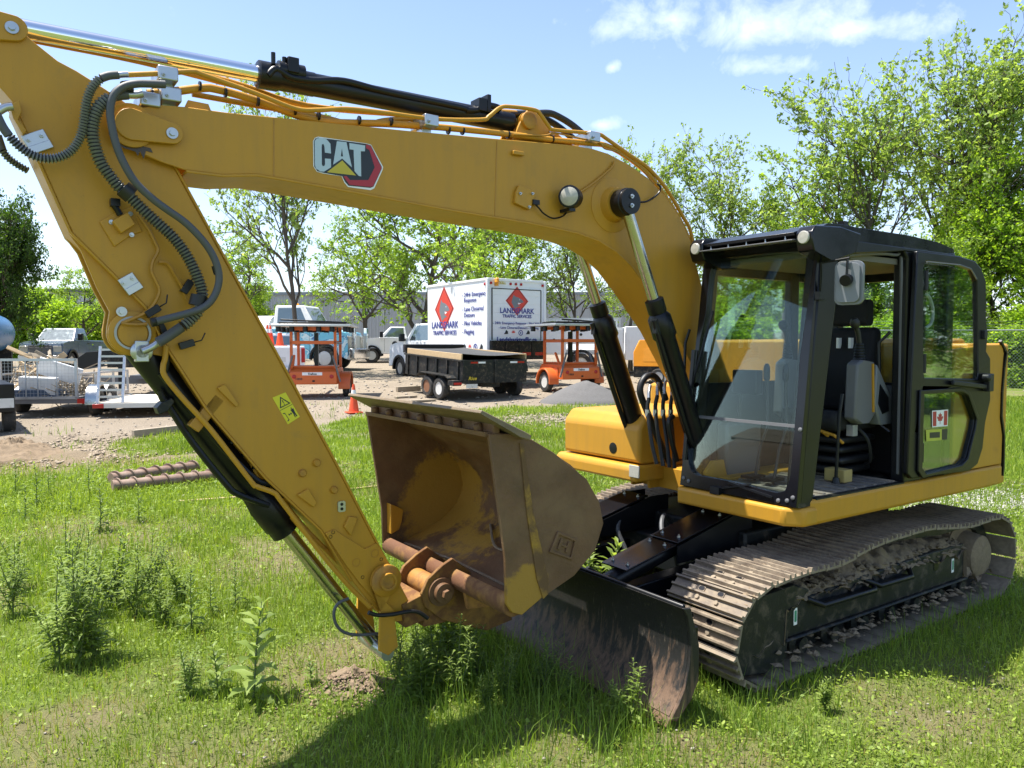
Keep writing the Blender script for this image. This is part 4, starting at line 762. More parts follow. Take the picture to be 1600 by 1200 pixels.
# light bar: two lamps, visor with bolts
for (y0, z0), w in zip([(1.245,2.748),(0.37,2.767)], (1, -1)):
    m = MB(); oy = y0 - .085 if w > 0 else y0 - .06
    m.prism([(1.20, z0 - .085), (1.225, z0 - .03), (1.225, z0 + .03), (1.19, z0 + .07), (.92, z0 + .085), (.70, z0 + .06), (.75, z0 - .07), (1.0, z0 - .14)], y0 - .06, y0 + .058); LH = m.obj('lamp_housing', M_GLOSSBLK, CAB, bevel=.008)
    m = MB(); m.lathe([(.040, 0), (.040, .012), (.036, .016), (0, .018)], (1.222, y0, z0), (1, 0, 0), 24); m.obj('work_lamp', M_LENS, LH)
    for k in range(0):
        a = 2 * math.pi * k / 6; b = MB(); b.lathe([(.009, 0), (.006, .003)], (1.2385, y0 + .02 * math.cos(a), z0 + .02 * math.sin(a)), (1, 0, 0), 10); b.obj('led', M_CHROME, LH)
ya, za = (0.411,2.74); yb, zb = (1.168,2.737)
m = MB(); m.slab([(1.235, ya, za), (1.235, yb, zb), (1.05, yb, zb + .015), (1.05, ya, za + .015)], .008); VIS = m.obj('visor', M_GREYPL, CAB, bevel=.002)
m = MB(); m.prism([(1.20, za + .03), (1.22, za + .05), (1.05, za + .10), (.95, za + .10), (.95, za + .02)], ya, yb); m.obj('visor_bar', M_BLK, CAB, bevel=.006)
for t in (.1, .3, .5, .7, .9): bolt(VIS, 1.2, ya + (yb - ya) * t, za + .012, .008, d=(0, 0, 1))
# mirror on its arm
m = MB(); xm, zm = (1.018,2.466)
m.prism(rrect(-.085, .085, -.135, .135, .04, 5), -.03, .0, 'x'); m.prism(rrect(-.07, .07, -.12, .12, .035, 5), -.0, .022, 'x')
MM = Matrix.Translation((xm, 1.42, zm)) @ Matrix.Rotation(.25, 4, 'Z'); m.v = [tuple(MM @ Vector(v)) for v in m.v]; MR = m.obj('mirror', M_MIRR, CAB, bevel=.016, seg=3)
m = MB(); m.tube([(1.04, 1.24, 2.42), (1.06, 1.26, 2.60), (1.045, 1.44, 2.615), (xm + .04, 1.435, 2.60), (xm + .04, 1.43, zm + .02)], .008, 8); m.box(1.0, 1.08, 1.225, 1.26, 2.37, 2.42); m.cyl((xm + .02, 1.425, zm + .02), (xm + .055, 1.43, zm + .01), .035, n=16); m.obj('mirror_arm', M_BLK, MR)
# wipers
m = MB(); m.bar((0.008, .60, 1.085), (0.008, .88, 1.155), .018, .012); m.bar((.012, .70, 1.145), (.012, 1.06, 1.10), .012, .014); m.box(0, .03, .56, .64, 1.05, 1.10); lean(m).obj('wiper', M_BLK, CAB)
m = MB(); m.bar((.015, .29, 1.25), (.03, .30, 2.05), .03, .02, (1, 0, 0)); m.bar((.03, .30, 1.75), (.012, .43, 2.33), .012, .014); m.tube([(.02, .235, 1.62), (.02, .20, 2.1), (.02, .23, 2.2)], .012, 6); lean(m).obj('wiper', M_BLK, CAB)
m = MB()
for (y, z) in ((.285, 1.115), (.335, 1.10), (1.10, 1.085), (1.165, 1.095), (1.205, 1.12), (1.215, 1.55)): m.lathe([(.014, 0), (.014, .006), (.007, .01)], (.0, y, z), (1, 0, 0), 12)
lean(m).obj('frame_bolts', M_GREYPL, CAB)
# seat, console, levers
m = MB(); m.prism([(.20, 1.58), (.44, 1.62), (.46, 1.52), (.40, 1.46), (-.12, 1.46), (-.14, 1.58)], .52, .98); SEAT = m.obj('seat', M_SEAT, CAB, bevel=.04, seg=3)
m = MB(); m.prism([(-.02, 1.58), (.02, 1.75), (-.03, 2.0), (-.10, 2.22), (-.18, 2.22), (-.20, 1.58)], .54, .96); m.obj('seat_back', M_SEAT, SEAT, bevel=.05, seg=3)
m = MB(); m.prism(rrect(-.17, -.07, 2.23, 2.43, .04), .61, .89); m.obj('headrest', M_SEAT, SEAT, bevel=.04, seg=3)
for y_ in (.68, .78): m = MB(); m.box(-.06, -.02, y_, y_ + .02, 2.06, 2.14); m.obj('seat_mark', M_WHITEP, SEAT)
for k in range(4): m = MB(); e = .02 * (k % 2); m.box(-.10 - e, .30 + e, .56 - e, .94 + e, 1.14 + k * .075, 1.19 + k * .075); m.obj('suspension_bellows', M_RUB, SEAT, bevel=.02)
for yy in (1.04, .44):
    m = MB(); m.prism([(.28, 1.52), (.36, 1.56), (.34, 1.95), (.28, 1.98), (.12, 1.96), (.08, 1.60), (.16, 1.52)], yy - .05, yy + .04); c = m.obj('console', M_GREYPL, CAB, bevel=.015)
    m = MB(); m.prism([(.10, 1.95), (-.02, 1.80), (-.20, 1.58), (-.12, 1.50), (.04, 1.50), (.12, 1.66)], yy - .045, yy + .045); m.obj('armrest', M_MIRR, c, bevel=.012)
    m = MB(); m.prism([(.128, 1.6), (.145, 1.6), (.165, 1.95), (.148, 1.95)], yy + .03, yy + .05); m.obj('trim', M_YEL, c)
    m = MB(); m.prism([(.06, 1.80), (-.05, 1.70), (-.06, 1.60), (.02, 1.58), (.08, 1.66)], yy + .045, yy + .05); m.obj('badge', M_BLK, c)
    m = MB()
    for k in range(6): m.lathe([(.035 - k * .002, 0), (.042 - k * .002, .01), (.035 - k * .002, .02)], (.24, yy - .01, 1.975 + k * .02), (0, 0, 1), 14)
    m.tube([(.24, yy - .01, 2.09), (.26, yy - .01, 2.17), (.29, yy - .015, 2.23)], .018, 10); m.lathe([(.015, -.02), (.032, 0), (.034, .03), (.022, .055), (0, .06)], (.29, yy - .015, 2.22), (.3, 0, 1), 14); m.obj('joystick', M_RUB, c)
for yy in (.62, .78):
    m = MB(); m.tube([(.86, yy, 1.10), (.80, yy, 1.35), (.72, yy, 1.50), (.74, yy, 1.85)], .011, 8); m.lathe([(.012, 0), (.024, .02), (.024, .10), (.012, .13)], (.74, yy, 1.82), (0, 0, 1), 12); m.box(.80, .95, yy - .05, yy + .05, 1.13, 1.15); m.obj('travel_lever', M_BLK, CAB)
m = MB(); m.box(.70, .78, .34, .56, 1.72, 1.90); m.tube([(.72, .36, 1.55), (.72, .38, 1.75)], .015, 6); m.obj('monitor', M_BLK, CAB, bevel=.012)
m = MB(); m.tube([(.48, 1.02, 1.13), (.47, 1.03, 1.6), (.44, 1.03, 1.74)], .012, 8); m.lathe([(.03, 0), (.02, .04)], (.48, 1.02, 1.11), (0, 0, 1), 12); m.obj('safety_lever', M_BLK, CAB)
m = MB(); m.box(.34, .44, .90, 1.06, 1.11, 1.20); m.obj('fire_bracket', mat('tan_bracket', (.40, .30, .10), .6), CAB, bevel=.006)
m = MB(); m.tube([(.34, .86, 1.42), (.42, .86, 1.46), (.42, .96, 1.44), (.34, .98, 1.38)], .011, 8); m.obj('seat_handle', M_YEL, SEAT)
m = MB(); m.box(.24, .30, .98, 1.03, 1.43, 1.51); m.obj('label_box', M_ALU, CAB)
for zz in (1.30, 1.95, 2.55): m = MB(); m.cyl((-.20, 1.262, zz - .07), (-.20, 1.262, zz + .07), .018, n=12); m.box(-.20, -.12, 1.235, 1.25, zz - .05, zz + .05); m.obj('hinge', M_BLK, CAB, bevel=.003)
for zz in (1.2, 1.42, 1.66, 1.9, 2.14, 2.38): bolt(CAB, -.08, 1.236, zz, .009, M_GREYPL)
m = MB(); m.tube([(-.02, 1.12, 1.45), (.0, 1.06, 1.5), (.04, 1.06, 2.1), (.0, 1.12, 2.18)], .012, 8); m.obj('grab_rail', M_BLK, CAB)
m = MB(); m.tube(spline([(1.06, 1.19, 1.1), (.98, 1.19, 1.6), (.81, 1.19, 2.6), (.72, 1.19, 2.67), (.1, 1.19, 2.72), (.0, 1.19, 2.6), (-.02, 1.19, 1.15)], 6), .012, 6); m.obj('door_gasket', M_GREYPL, CAB)
m = MB(); m.box(-.52, -.3, .40, 1.1, 1.08, 1.55); m.obj('rear_cover', M_RUB, CAB, bevel=.03)
for k in range(7): m = MB(); m.box(-.295, -.285, .98, 1.12, 1.16 + k * .045, 1.18 + k * .045); m.obj('vent_slat', M_BLK, CAB)
m = MB(); m.box(.5, .9, .30, .40, 1.1, 1.5); m.obj('side_console', M_GREYPL, CAB, bevel=.02)
m = MB(); m.tube(spline([(.2, .99, 1.5), (.16, 1.06, 1.4), (.1, 1.05, 1.25), (.05, .98, 1.2)], 6), .012, 6); m.obj('seat_cable', M_RUB, SEAT)
m = MB(); m.cyl((.55, .75, 1.12), (.58, .84, 1.14), .03, n=12); m.obj('bottle', M_RIMW, CAB)
m = MB(); m.box(-.58, -.56, .34, 1.12, 1.0, 1.76); m.tube([(-.50, .50, 1.55), (-.45, .45, 2.0)], .015, 6); m.obj('inner_trim', M_GREYPL, CAB)
# open door folded back along the side
Y2 = 1.285
do = [(-0.036,2.748),(-0.639,2.752),(-0.88,2.729),(-0.986,2.676),(-1.065,2.581),(-1.085,2.281),(-1.123,2.181),(-1.1,2.04),(-1.179,1.979),(-1.201,1.646),(-1.127,1.471),(-1.097,1.268),(-1.02,1.147),(-0.888,1.104),(-0.039,1.127),(0.024,1.17)]
g1 = [(-0.152,2.684),(-0.643,2.685),(-0.833,2.658),(-0.92,2.574),(-0.984,1.88),(-0.978,1.82),(-0.178,1.849),(-0.158,1.896),(-0.12,2.627)]; g2 = [(-0.149,1.73),(-0.7,1.73),(-0.801,1.697),(-0.945,1.506),(-0.929,1.442),(-0.82,1.21),(-0.733,1.167),(-0.205,1.148),(-0.149,1.2)]
m = MB(); loops = [do, g1, g2]; flat = [p for l in loops for p in l]; tr = geometry.tessellate_polygon([[Vector((p[0], p[1], 0)) for p in l] for l in loops]); n = len(flat)
vs = [(x, Y2, z) for x, z in flat] + [(x, Y2 - .04, z) for x, z in flat]; fs = [tuple(t) for t in tr] + [tuple(i + n for i in t[::-1]) for t in tr]; o = 0
for l in loops: k = len(l); fs += [(o + i, o + (i + 1) % k, n + o + (i + 1) % k, n + o + i) for i in range(k)]; o += k
m.add(vs, fs); DOOR = m.obj('cab_door', M_BLK, EX, bevel=.008)
for g in (g1, g2):
    c0 = [sum(p[i] for p in g) / len(g) for i in (0, 1)]; m = MB(); m.prism([(c0[0] + (x - c0[0]) * 1.04, c0[1] + (z - c0[1]) * 1.03) for x, z in g], Y2 - .022, Y2 - .018); m.obj('door_glass', M_GLASS, DOOR, smooth=0)
m = MB()      # pressed inner rim round the lower pane
c0 = [sum(p[i] for p in g2) / len(g2) for i in (0, 1)]; m.prism([(c0[0] + (x - c0[0]) * 1.13, c0[1] + (z - c0[1]) * 1.10) for x, z in g2], Y2, Y2 + .018, hole=g2); m.obj('door_rim', M_BLK, DOOR, bevel=.006)
m = MB(); m.tube([(-0.113,1.31,2.674),(-0.591,1.31,2.68),(-0.758,1.31,2.661),(-0.854,1.31,2.589)], .006, 6); m.obj('door_seal', M_GREYPL, DOOR)
m = MB(); m.bar((-0.526,1.31,1.804), (-1.051,1.31,1.759), .035, .03, (0, 1, 0)); m.lathe([(.03, 0), (.03, .05), (.018, .06)], (-1.005,1.31,1.831), (0, 1, 0), 14); m.box(*sorted((-1.05, -1.125)), 1.29, 1.34, 1.72, 1.86); m.obj('door_handle', M_RUB, DOOR, bevel=.006)
m = MB(); m.box(-1.06, -1.02, 1.25, 1.31, 2.13, 2.20); m.obj('door_latch', M_RUB, DOOR, bevel=.005)
m = MB(); m.tube(spline([(-0.233,1.25,2.452),(-0.288,1.25,2.426),(-0.338,1.25,2.339),(-0.316,1.25,2.244),(-0.236,1.25,2.206)], 6), .011, 8); m.obj('grab_handle', M_RIMW, DOOR)
# stickers on the lower pane
fq = [(-0.326,1.601),(-0.561,1.599),(-0.559,1.474),(-0.333,1.478)]
def fqp(pts): return [tuple(fq[0][i] * (1 - u) * (1 - v) + fq[1][i] * u * (1 - v) + fq[2][i] * u * v + fq[3][i] * (1 - u) * v for i in (0, 1)) for u, v in pts]
m = MB(); m.prism(fq, Y2 - .017, Y2 - .016); FL = m.obj('flag_sticker', M_WHITEP, DOOR, smooth=0)
m = MB()
for a in ([(.04, .06), (.26, .06), (.26, .94), (.04, .94)], [(.74, .06), (.96, .06), (.96, .94), (.74, .94)], [(.5, .14), (.55, .26), (.61, .24), (.59, .42), (.68, .36), (.69, .46), (.62, .58), (.64, .64), (.515, .66), (.515, .84), (.485, .84), (.485, .66), (.36, .64), (.38, .58), (.31, .46), (.32, .36), (.41, .42), (.39, .24), (.45, .26)]): m.prism(fqp(a), Y2 - .016, Y2 - .0155)
m.obj('flag_print', M_REDP, FL, smooth=0)
m = MB(); m.prism([(-0.243,1.465),(-0.56,1.454),(-0.555,1.372),(-0.256,1.379)], Y2 - .017, Y2 - .016); ST = m.obj('notice_sticker', mat('sticker_lime', (.42, .45, .05), .5), DOOR, smooth=0)
m = MB(); m.prism([(-0.298,1.442),(-0.447,1.437),(-0.449,1.394),(-0.3,1.4)], Y2 - .016, Y2 - .0155); m.prism([(-0.474,1.455),(-0.56,1.454),(-0.555,1.372),(-0.478,1.373)], Y2 - .016, Y2 - .0155); m.obj('sticker_print', M_DKP, ST, smooth=0)
# hoses from the upper frame up to the boom, seen left of the cab
for i, (a, b) in enumerate(((1016, 1022), (1028, 1034), (1040, 1044), (1050, 1054))):
    pts = [ ([(1.308,0.0,1.686),(1.221,-0.0,1.702),(1.146,-0.0,1.709),(1.063,0.0,1.696)])[i], ([(1.321,0.0,1.6),(1.24,-0.0,1.596),(1.159,-0.0,1.592),(1.076,-0.0,1.588)])[i], ([(1.327,0.05,1.364),(1.247,0.05,1.358),(1.165,0.05,1.352),(1.096,0.05,1.348)])[i], ([(1.322,0.1,1.201),(1.255,0.1,1.181),(1.187,0.1,1.165),(1.132,0.1,1.151)])[i]]
    m = MB(); m.tube(spline(pts, 6), .015, 8); hh = m.obj('rubber_hose', M_RUB, EX)
    fitting([pts[0], Vector(pts[0]) + Vector((-.02, -.02, .05)), Vector(pts[0]) + Vector((-.06, -.05, .09))], .013, M_ZINC, par=hh)
    fitting([Vector(pts[1]), Vector(pts[1]) + Vector((0, 0, -.05))], .019, M_ZINC, par=hh)
m = MB(); m.tube(spline([(0.965,-0.1,1.145),(1.059,-0.1,1.279),(1.236,-0.1,1.589),(1.305,-0.1,1.739),(1.252,-0.1,1.836),(1.157,-0.1,1.843),(1.087,-0.1,1.772),(1.029,-0.1,1.655)], 6), .026, 10); m.obj('rubber_hose', M_RUB, EX)
m = MB(); m.tube(spline([(1.152,0.1,1.55),(1.199,0.1,1.505),(1.163,0.1,1.357),(1.105,0.1,1.207)], 6), .02, 10); m.obj('rubber_hose', M_RUB, EX)

# ================================================================== GROUND
def GZ(x, y):
    """height of the yard: level round the machine, rising gently towards the far side"""
    t = np.clip(np.asarray(y, float) - 9, 0, 45)
    return .033 * t
def gz(x, y): return float(GZ(x, y))
def hash_noise(x, y, s, seed=0):
    """smooth value noise on arrays, 0..1"""
    x = np.asarray(x, float) * s + seed * 17.3; y = np.asarray(y, float) * s + seed * 9.1
    xi = np.floor(x).astype(np.int64); yi = np.floor(y).astype(np.int64); fx = x - xi; fy = y - yi
    fx = fx * fx * (3 - 2 * fx); fy = fy * fy * (3 - 2 * fy)
    def h(a, b):
        n = (a * 374761393 + b * 668265263 + seed * 2147483) & 0xffffffff; n = ((n ^ (n >> 13)) * 1274126177) & 0xffffffff
        return ((n ^ (n >> 16)) & 0xffff) / 65535.0
    return (h(xi, yi) * (1 - fx) + h(xi + 1, yi) * fx) * (1 - fy) + (h(xi, yi + 1) * (1 - fx) + h(xi + 1, yi + 1) * fx) * fy
def fnoise(x, y, s, seed=0): return .55 * hash_noise(x, y, s, seed) + .3 * hash_noise(x, y, s * 2.1, seed + 1) + .15 * hash_noise(x, y, s * 4.3, seed + 2)
def sstep(a, b, v): t = np.clip((v - a) / (b - a), 0, 1); return t * t * (3 - 2 * t)
BARE = [((-2.37,3.75), .42), ((-1.75,3.72), .30), ((-1.29,3.78), .38), ((0.27,3.9), .36), ((0.89,4.0), .22), ((-1.12,5.17), .42), ((-2.2,7.44), .5), ((-5.28,8.48), .7), ((-2.58,7.27), .45), ((-1.96,7.27), .6), ((2.27,4.29), .4), ((-4.09,8.53), .5), ((-2.3,4.29), .22), ((2.93,4.71), .35)]
def grass_mask(x, y):
    """1 where turf grows, 0 on bare soil and on the gravel yard"""
    x = np.asarray(x, float); y = np.asarray(y, float)
    w = (fnoise(x, y, .45, 3) - .5) * 5.0
    edge = np.interp(x, [-20, -8.5, -6.2, -5.0, -3.9, -2.5, 2.0, 4.0, 8.0, 40], [11.3, 11.5, 11.9, 13.6, 19.6, 20.4, 20.8, 22.0, 30, 32])
    m = 1 - sstep(-.8, .9, y - edge + w * .55)
    t = ((x - -6.47) / 1.0) ** 2 + ((y - 15.0) / 1.4) ** 2
    m = np.maximum(m, 1 - sstep(.6, 1.5, t + w * .15))
    strip = np.exp(-((y - 18.3 - .1 * x) / .8) ** 2) * sstep(-.8, .2, x) * (1 - sstep(3.2, 4.2, x)); m = m * (1 - .95 * strip)
    for (bx, by), r in BARE: m = m * (1 - .55 * np.exp(-(((x - bx) / (r * .8)) ** 2 + ((y - by) / (r * 1.2)) ** 2) * (1.0 + .9 * (fnoise(x, y, 3.0, 9) - .5))))
    m = m * (.42 + .58 * sstep(.26, .48, fnoise(x, y, 1.3, 5)))
    return m
def axis(lo, hi, a, b, st, n):
    c = np.arange(a, b, st); l = a - np.geomspace(st, a - lo, n)[::-1]; r = b + np.geomspace(st, hi - b, n); return np.concatenate([l, c, r])
gx = axis(-500, 500, -14, 14, .11, 40); gy = axis(-120, 900, 1.6, 24, .11, 44)
X, Y = np.meshgrid(gx, gy); near = np.clip(1.4 - np.abs(Y - 10) / 14, 0, 1)
Z = GZ(X, Y) + near * ((fnoise(X, Y, .8, 21) - .5) * .05 + (fnoise(X, Y, 4.5, 22) - .5) * .03) - .012
def bump(Z, c, rx, ry, h): return Z + h * np.exp(-(((X - c[0]) / rx) ** 2 + ((Y - c[1]) / ry) ** 2)) * (.75 + .5 * fnoise(X, Y, 5, 31))
Z = bump(Z, (-7.77,13.44), .4, .5, .10)
lumpy = sstep(11.0, 12.5, Y) * (1 - sstep(15, 18, Y)) * (1 - sstep(-5.5, -4, X)); Z = Z + lumpy * ((fnoise(X, Y, 2.3, 33) - .5) * .14 + (fnoise(X, Y, 6.5, 34) - .5) * .07)
V = np.stack([X, Y, Z], -1).reshape(-1, 3); nx_, ny_ = len(gx), len(gy)
I = np.arange(nx_ * ny_).reshape(ny_, nx_); F4 = np.stack([I[:-1, :-1], I[:-1, 1:], I[1:, 1:], I[1:, :-1]], -1).reshape(-1, 4)
M_GROUND = bpy.data.materials.new('ground_soil'); M_GROUND.use_nodes = True; t = M_GROUND.node_tree; b = t.nodes['Principled BSDF']
tcn = N(t, 'ShaderNodeTexCoord'); v = tcn.outputs['Object']; at = N(t, 'ShaderNodeAttribute', attribute_name='turf'); ay = N(t, 'ShaderNodeAttribute', attribute_name='yard')
na = noise_n(t, v, 1.6, 8, .65); nb = noise_n(t, v, 14, 8, .7); nc = noise_n(t, v, 55, 5, .7); nd = noise_n(t, v, .35, 4, .6)
soil = mixc(t, nb, (.12, .085, .05), (.28, .215, .135)); soil = mixc(t, math_n(t, 'MULTIPLY', nc, .5), soil, (.33, .27, .185))
yard = mixc(t, na, (.215, .175, .13), (.30, .25, .19)); yard = mixc(t, math_n(t, 'MULTIPLY', nb, .55), yard, (.34, .29, .225)); yard = mixc(t, math_n(t, 'MULTIPLY', math_n(t, 'SUBTRACT', nd, .5, clamp=True), 3.0, clamp=True), yard, (.205, .17, .13))
thatch = mixc(t, nb, (.085, .15, .018), (.19, .24, .05)); thatch = mixc(t, math_n(t, 'MULTIPLY', na, .5), thatch, (.10, .17, .03))
c = mixc(t, ay.outputs['Fac'], soil, yard); c = mixc(t, math_n(t, 'MULTIPLY', at.outputs['Fac'], .92), c, thatch)
t.links.new(c, b.inputs['Base Color']); b.inputs['Roughness'].default_value = .95; b.inputs['Specular IOR Level'].default_value = .1
bn = N(t, 'ShaderNodeBump'); bn.inputs['Strength'].default_value = .9; bn.inputs['Distance'].default_value = .06
t.links.new(math_n(t, 'ADD', nb, math_n(t, 'MULTIPLY', nc, .4)), bn.inputs['Height']); t.links.new(bn.outputs[0], b.inputs['Normal'])
GR = np_mesh('ground', V, F4, M_GROUND, smooth=True); tag(GR, kind='structure')
for an, av in (('turf', grass_mask(X, Y)), ('yard', sstep(12, 17, Y + 0 * X) * (1 - sstep(5, 9, X)))):
    a = GR.data.attributes.new(an, 'FLOAT', 'POINT'); a.data.foreach_set('value', av.astype(np.float32).ravel())

def mound(x, y): return .09 * np.exp(-(((np.asarray(x) + .98) / .19) ** 2 + ((np.asarray(y) - 4.58) / .17) ** 2))
MV = GR.data.vertices; zz_ = Z.ravel() + mound(X, Y).ravel(); V[:, 2] = zz_; MV.foreach_set('co', V.astype(np.float32).ravel()); GR.data.update()
def heap(name, label, cat, p, rx, ry, h, m_, seed, rough=.35, n=64, kr=26):
    vs = [(0, 0, h)]; fs = []
    for r_ in range(1, kr + 1):
        for k in range(n):
            a = 2 * math.pi * k / n; q = r_ / kr; rad = q * (1 + .22 * mnoise.noise(Vector((math.cos(a) * 1.4, math.sin(a) * 1.4, seed)))); x, y = rx * rad * math.cos(a), ry * rad * math.sin(a)
            z = h * (1 - q ** 1.25) + h * rough * (1 - q * .6) * mnoise.fractal(Vector((x * 9 + seed, y * 9, seed)), .7, 2.1, 5) - (.06 if r_ == kr else 0); vs.append((x, y, z))
    for k in range(n): fs.append((0, 1 + k, 1 + (k + 1) % n))
    for r_ in range(kr - 1):
        for k in range(n): a = 1 + r_ * n; fs.append((a + k, a + n + k, a + n + (k + 1) % n, a + (k + 1) % n))
    m = MB(); m.add(vs, fs); o = tag(m.obj(name, m_, None, smooth=50), label, cat); o.location = (p[0], p[1], gz(*p) - .01); return o
M_HEAP = mat('dug_soil', (.20, .145, .09), .95, var=.45, vs=14, bump=1.0, bs=40)
heap('soil_heap', 'small heap of crumbly dug soil at the foot of the bucket cylinder', 'soil heap', (-.98, 4.58), .26, .23, .11, M_HEAP, 2.0, .45)
heap('soil_heap', 'low mound of dug soil in the bare ground at the left edge', 'soil heap', (-8.79,13.44), 1.0, .7, .30, M_HEAP, 5.0, .32)
# ================================================================== YARD VEHICLES AND THINGS
def wheel(par, x, y, r, w, side, rim=M_ALU, dual=False):
    m = MB(); rr = r * .62
    m.lathe([(rr, -w / 2), (r * .93, -w / 2), (r, -w * .36), (r, w * .36), (r * .93, w / 2), (rr, w / 2), (rr, -w / 2)], (x, y, r), (0, side, 0), 28)
    wh = m.obj('wheel', M_TYRE, par)
    m = MB(); m.lathe([(rr, w * .40), (rr * .92, w * .42), (rr * .85, w * .2), (rr * .45, w * .22), (rr * .4, w * .34), (rr * .2, w * .36), (0, w * .36)], (x, y, r), (0, side, 0), 24); rm = m.obj('rim', rim, wh)
    m = MB(); s = Vector((0, side, 0))
    for k in range(6): a = k * math.pi / 3; p = Vector((x + rr * .66 * math.cos(a), y, r + rr * .66 * math.sin(a))) + s * w * .2; m.cyl(p, p + s * .012, rr * .13, n=10)
    m.obj('rim_holes', M_BLK, wh)
    return wh
def flare(par, x, y, r, z, m=M_BLK, w=.14):
    k = MB(); a = arc(x, z, r, -8, 188, 12); b_ = arc(x, z, r + .11, -4, 184, 12); k.prism(a + b_[::-1], y - w / 2, y + w / 2); return k.obj('fender_flare', m, par, bevel=.015)
def truck_cab(t, paint, R_w=.41, zh=1.36, zr=2.02, xb=-2.0, hood0=.95, W2=.97, trim=M_BLK, arch=True, roof=None):
    """front end and cab of a pickup: front axle at x=0"""
    sc = zr / 2.02
    low = [(hood0 - .02, .50), (hood0 + .02, .62), (hood0, zh * .80), (hood0 - .10, zh * .93), (.35, zh), (-.42, zh + .05), (xb, zh + .05), (xb, .52), (-.62, .52)] + arc(0, R_w, R_w + .10, 165, 15, 12)[0:]
    m = MB(); m.prism(low, -W2, W2); body = m.obj('body', paint, t, bevel=.05, seg=3)
    zb = zh + .02; g0 = [(-.38, W2 - .06), (xb + .02, W2 - .06)]; top = [(-1.02, W2 - .2), (xb + .15, W2 - .2)]
    m = MB(); vs = [(-.38, -W2 + .05, zb), (-.38, W2 - .05, zb), (xb + .02, W2 - .05, zb), (xb + .02, -W2 + .05, zb), (-1.05, -W2 + .22, zr), (-1.05, W2 - .22, zr), (xb + .14, W2 - .20, zr), (xb + .14, -W2 + .20, zr)]
    m.add(vs, [(3, 2, 1, 0), (4, 5, 6, 7), (0, 1, 5, 4), (1, 2, 6, 5), (2, 3, 7, 6), (3, 0, 4, 7)]); m.obj('cabin', roof or paint, t, bevel=.04, seg=3)
    def face(i, j, k, l, u0, u1, v0, v1, off):
        A, B, C_, D = (Vector(vs[q]) for q in (i, j, k, l)); n = (B - A).cross(D - A).normalized(); cen_ = sum((Vector(q) for q in vs), Vector()) / 8
        if n.dot(A - cen_) < 0: n = -n
        P = [A * (1 - u) * (1 - v) + B * u * (1 - v) + C_ * u * v + D * (1 - u) * v + n * off for u, v in ((u0, v0), (u1, v0), (u1, v1), (u0, v1))]
        return P
    m = MB(); m.slab(face(0, 1, 5, 4, .05, .95, .08, .92, .004), .004); m.obj('windscreen', M_CARGLASS, t, smooth=0)
    for q in ((1, 2, 6, 5), (0, 3, 7, 4)): m = MB(); m.slab(face(*q, .16, .90, .10, .90, .004), .004); m.obj('side_window', M_CARGLASS, t, smooth=0)
    m = MB(); m.slab(face(3, 2, 6, 7, .12, .88, .15, .88, .004), .004); m.obj('rear_window', M_CARGLASS, t, smooth=0)
    m = MB(); m.box(hood0, hood0 + .05, -.52, .52, .72, zh * .86)
    for k in range(3): m.box(hood0 + .05, hood0 + .065, -.5, .5, .78 + k * .13, .82 + k * .13)
    m.obj('grille', trim, t, bevel=.01)
    for s in (1, -1):
        m = MB(); m.box(hood0 - .04, hood0 + .03, s * .56, s * (W2 - .04), .86, zh * .84); m.obj('headlight', M_LENS, t, bevel=.02)
        m = MB(); m.box(-.66, -.48, s * (W2 + .06), s * (W2 + .28), zh + .06, zh + .38); m.bar((-.56, s * (W2 - .05), zh + .12), (-.56, s * (W2 + .1), zh + .14), .05, .05); m.obj('mirror', M_BLK, t, bevel=.02)
        wheel(t, 0, s * (W2 - .13), R_w, .26, s)
        flare(t, 0, s * (W2 + .0), R_w + .06, R_w)
        m = MB(); m.box(-1.9, -1.7, s * W2, s * (W2 + .02), zh - .12, zh - .08); m.bar((-.72, s * (W2 + .001), .62), (-.72, s * (W2 + .001), zh), .012, .004, (0, 1, 0)); m.bar((xb + .12, s * (W2 + .001), .62), (xb + .12, s * (W2 + .001), zh), .012, .004, (0, 1, 0)); m.obj('door_handle', M_BLK, t)
    m = MB(); m.box(hood0 - .02, hood0 + .16, -W2 + .02, W2 - .02, .48, .70); m.obj('bumper', M_ALU, t, bevel=.03)
    return body

# ---- box truck
BT = thing('box_truck', 'white box truck with red diamond signs, parked behind the black dump trailer', 'box truck', (*(-0.91,28.65), .0)[:2] + (0,), R(125))
bx0 = Vector((-.855, 27.0)); fwd = Vector((math.cos(R(125)), math.sin(R(125)))); lft = Vector((-fwd.y, fwd.x))
BT.location = (bx0.x + fwd.x * 7.4 - lft.x * 1.25, bx0.y + fwd.y * 7.4 - lft.y * 1.25, .70)
truck_cab(BT, M_WHITE, xb=-2.9, zr=2.3, zh=1.5)
bzs, bzt, bx_f, bx_r = 0.98, 3.74, -3.05, -7.4
m = MB(); m.box(bx_r, bx_f, -1.25, 1.25, bzs, bzt); BOX = m.obj('cargo_box', M_WHITE, BT, bevel=.02)
m = MB()
for a, b_ in (((bx_r, 1.25), (bx_f, 1.25)), ((bx_r, -1.25), (bx_f, -1.25)), ((bx_r, -1.25), (bx_r, 1.25)), ((bx_f, -1.25), (bx_f, 1.25))): m.bar((a[0], a[1], bzt - .03), (b_[0], b_[1], bzt - .03), .05, .09); m.bar((a[0], a[1], bzs + .03), (b_[0], b_[1], bzs + .03), .05, .10)
for y in (-1.25, 1.25): m.bar((bx_r, y, bzs), (bx_r, y, bzt), .10, .10, (1, 0, 0))
m.obj('box_trim', M_WHITE, BOX, bevel=.01)
m = MB(); m.box(bx_r - .012, bx_r, -1.06, 1.06, bzs + .62, bzt - .36); RD = m.obj('roll_door', M_WHITE, BT)
m = MB()
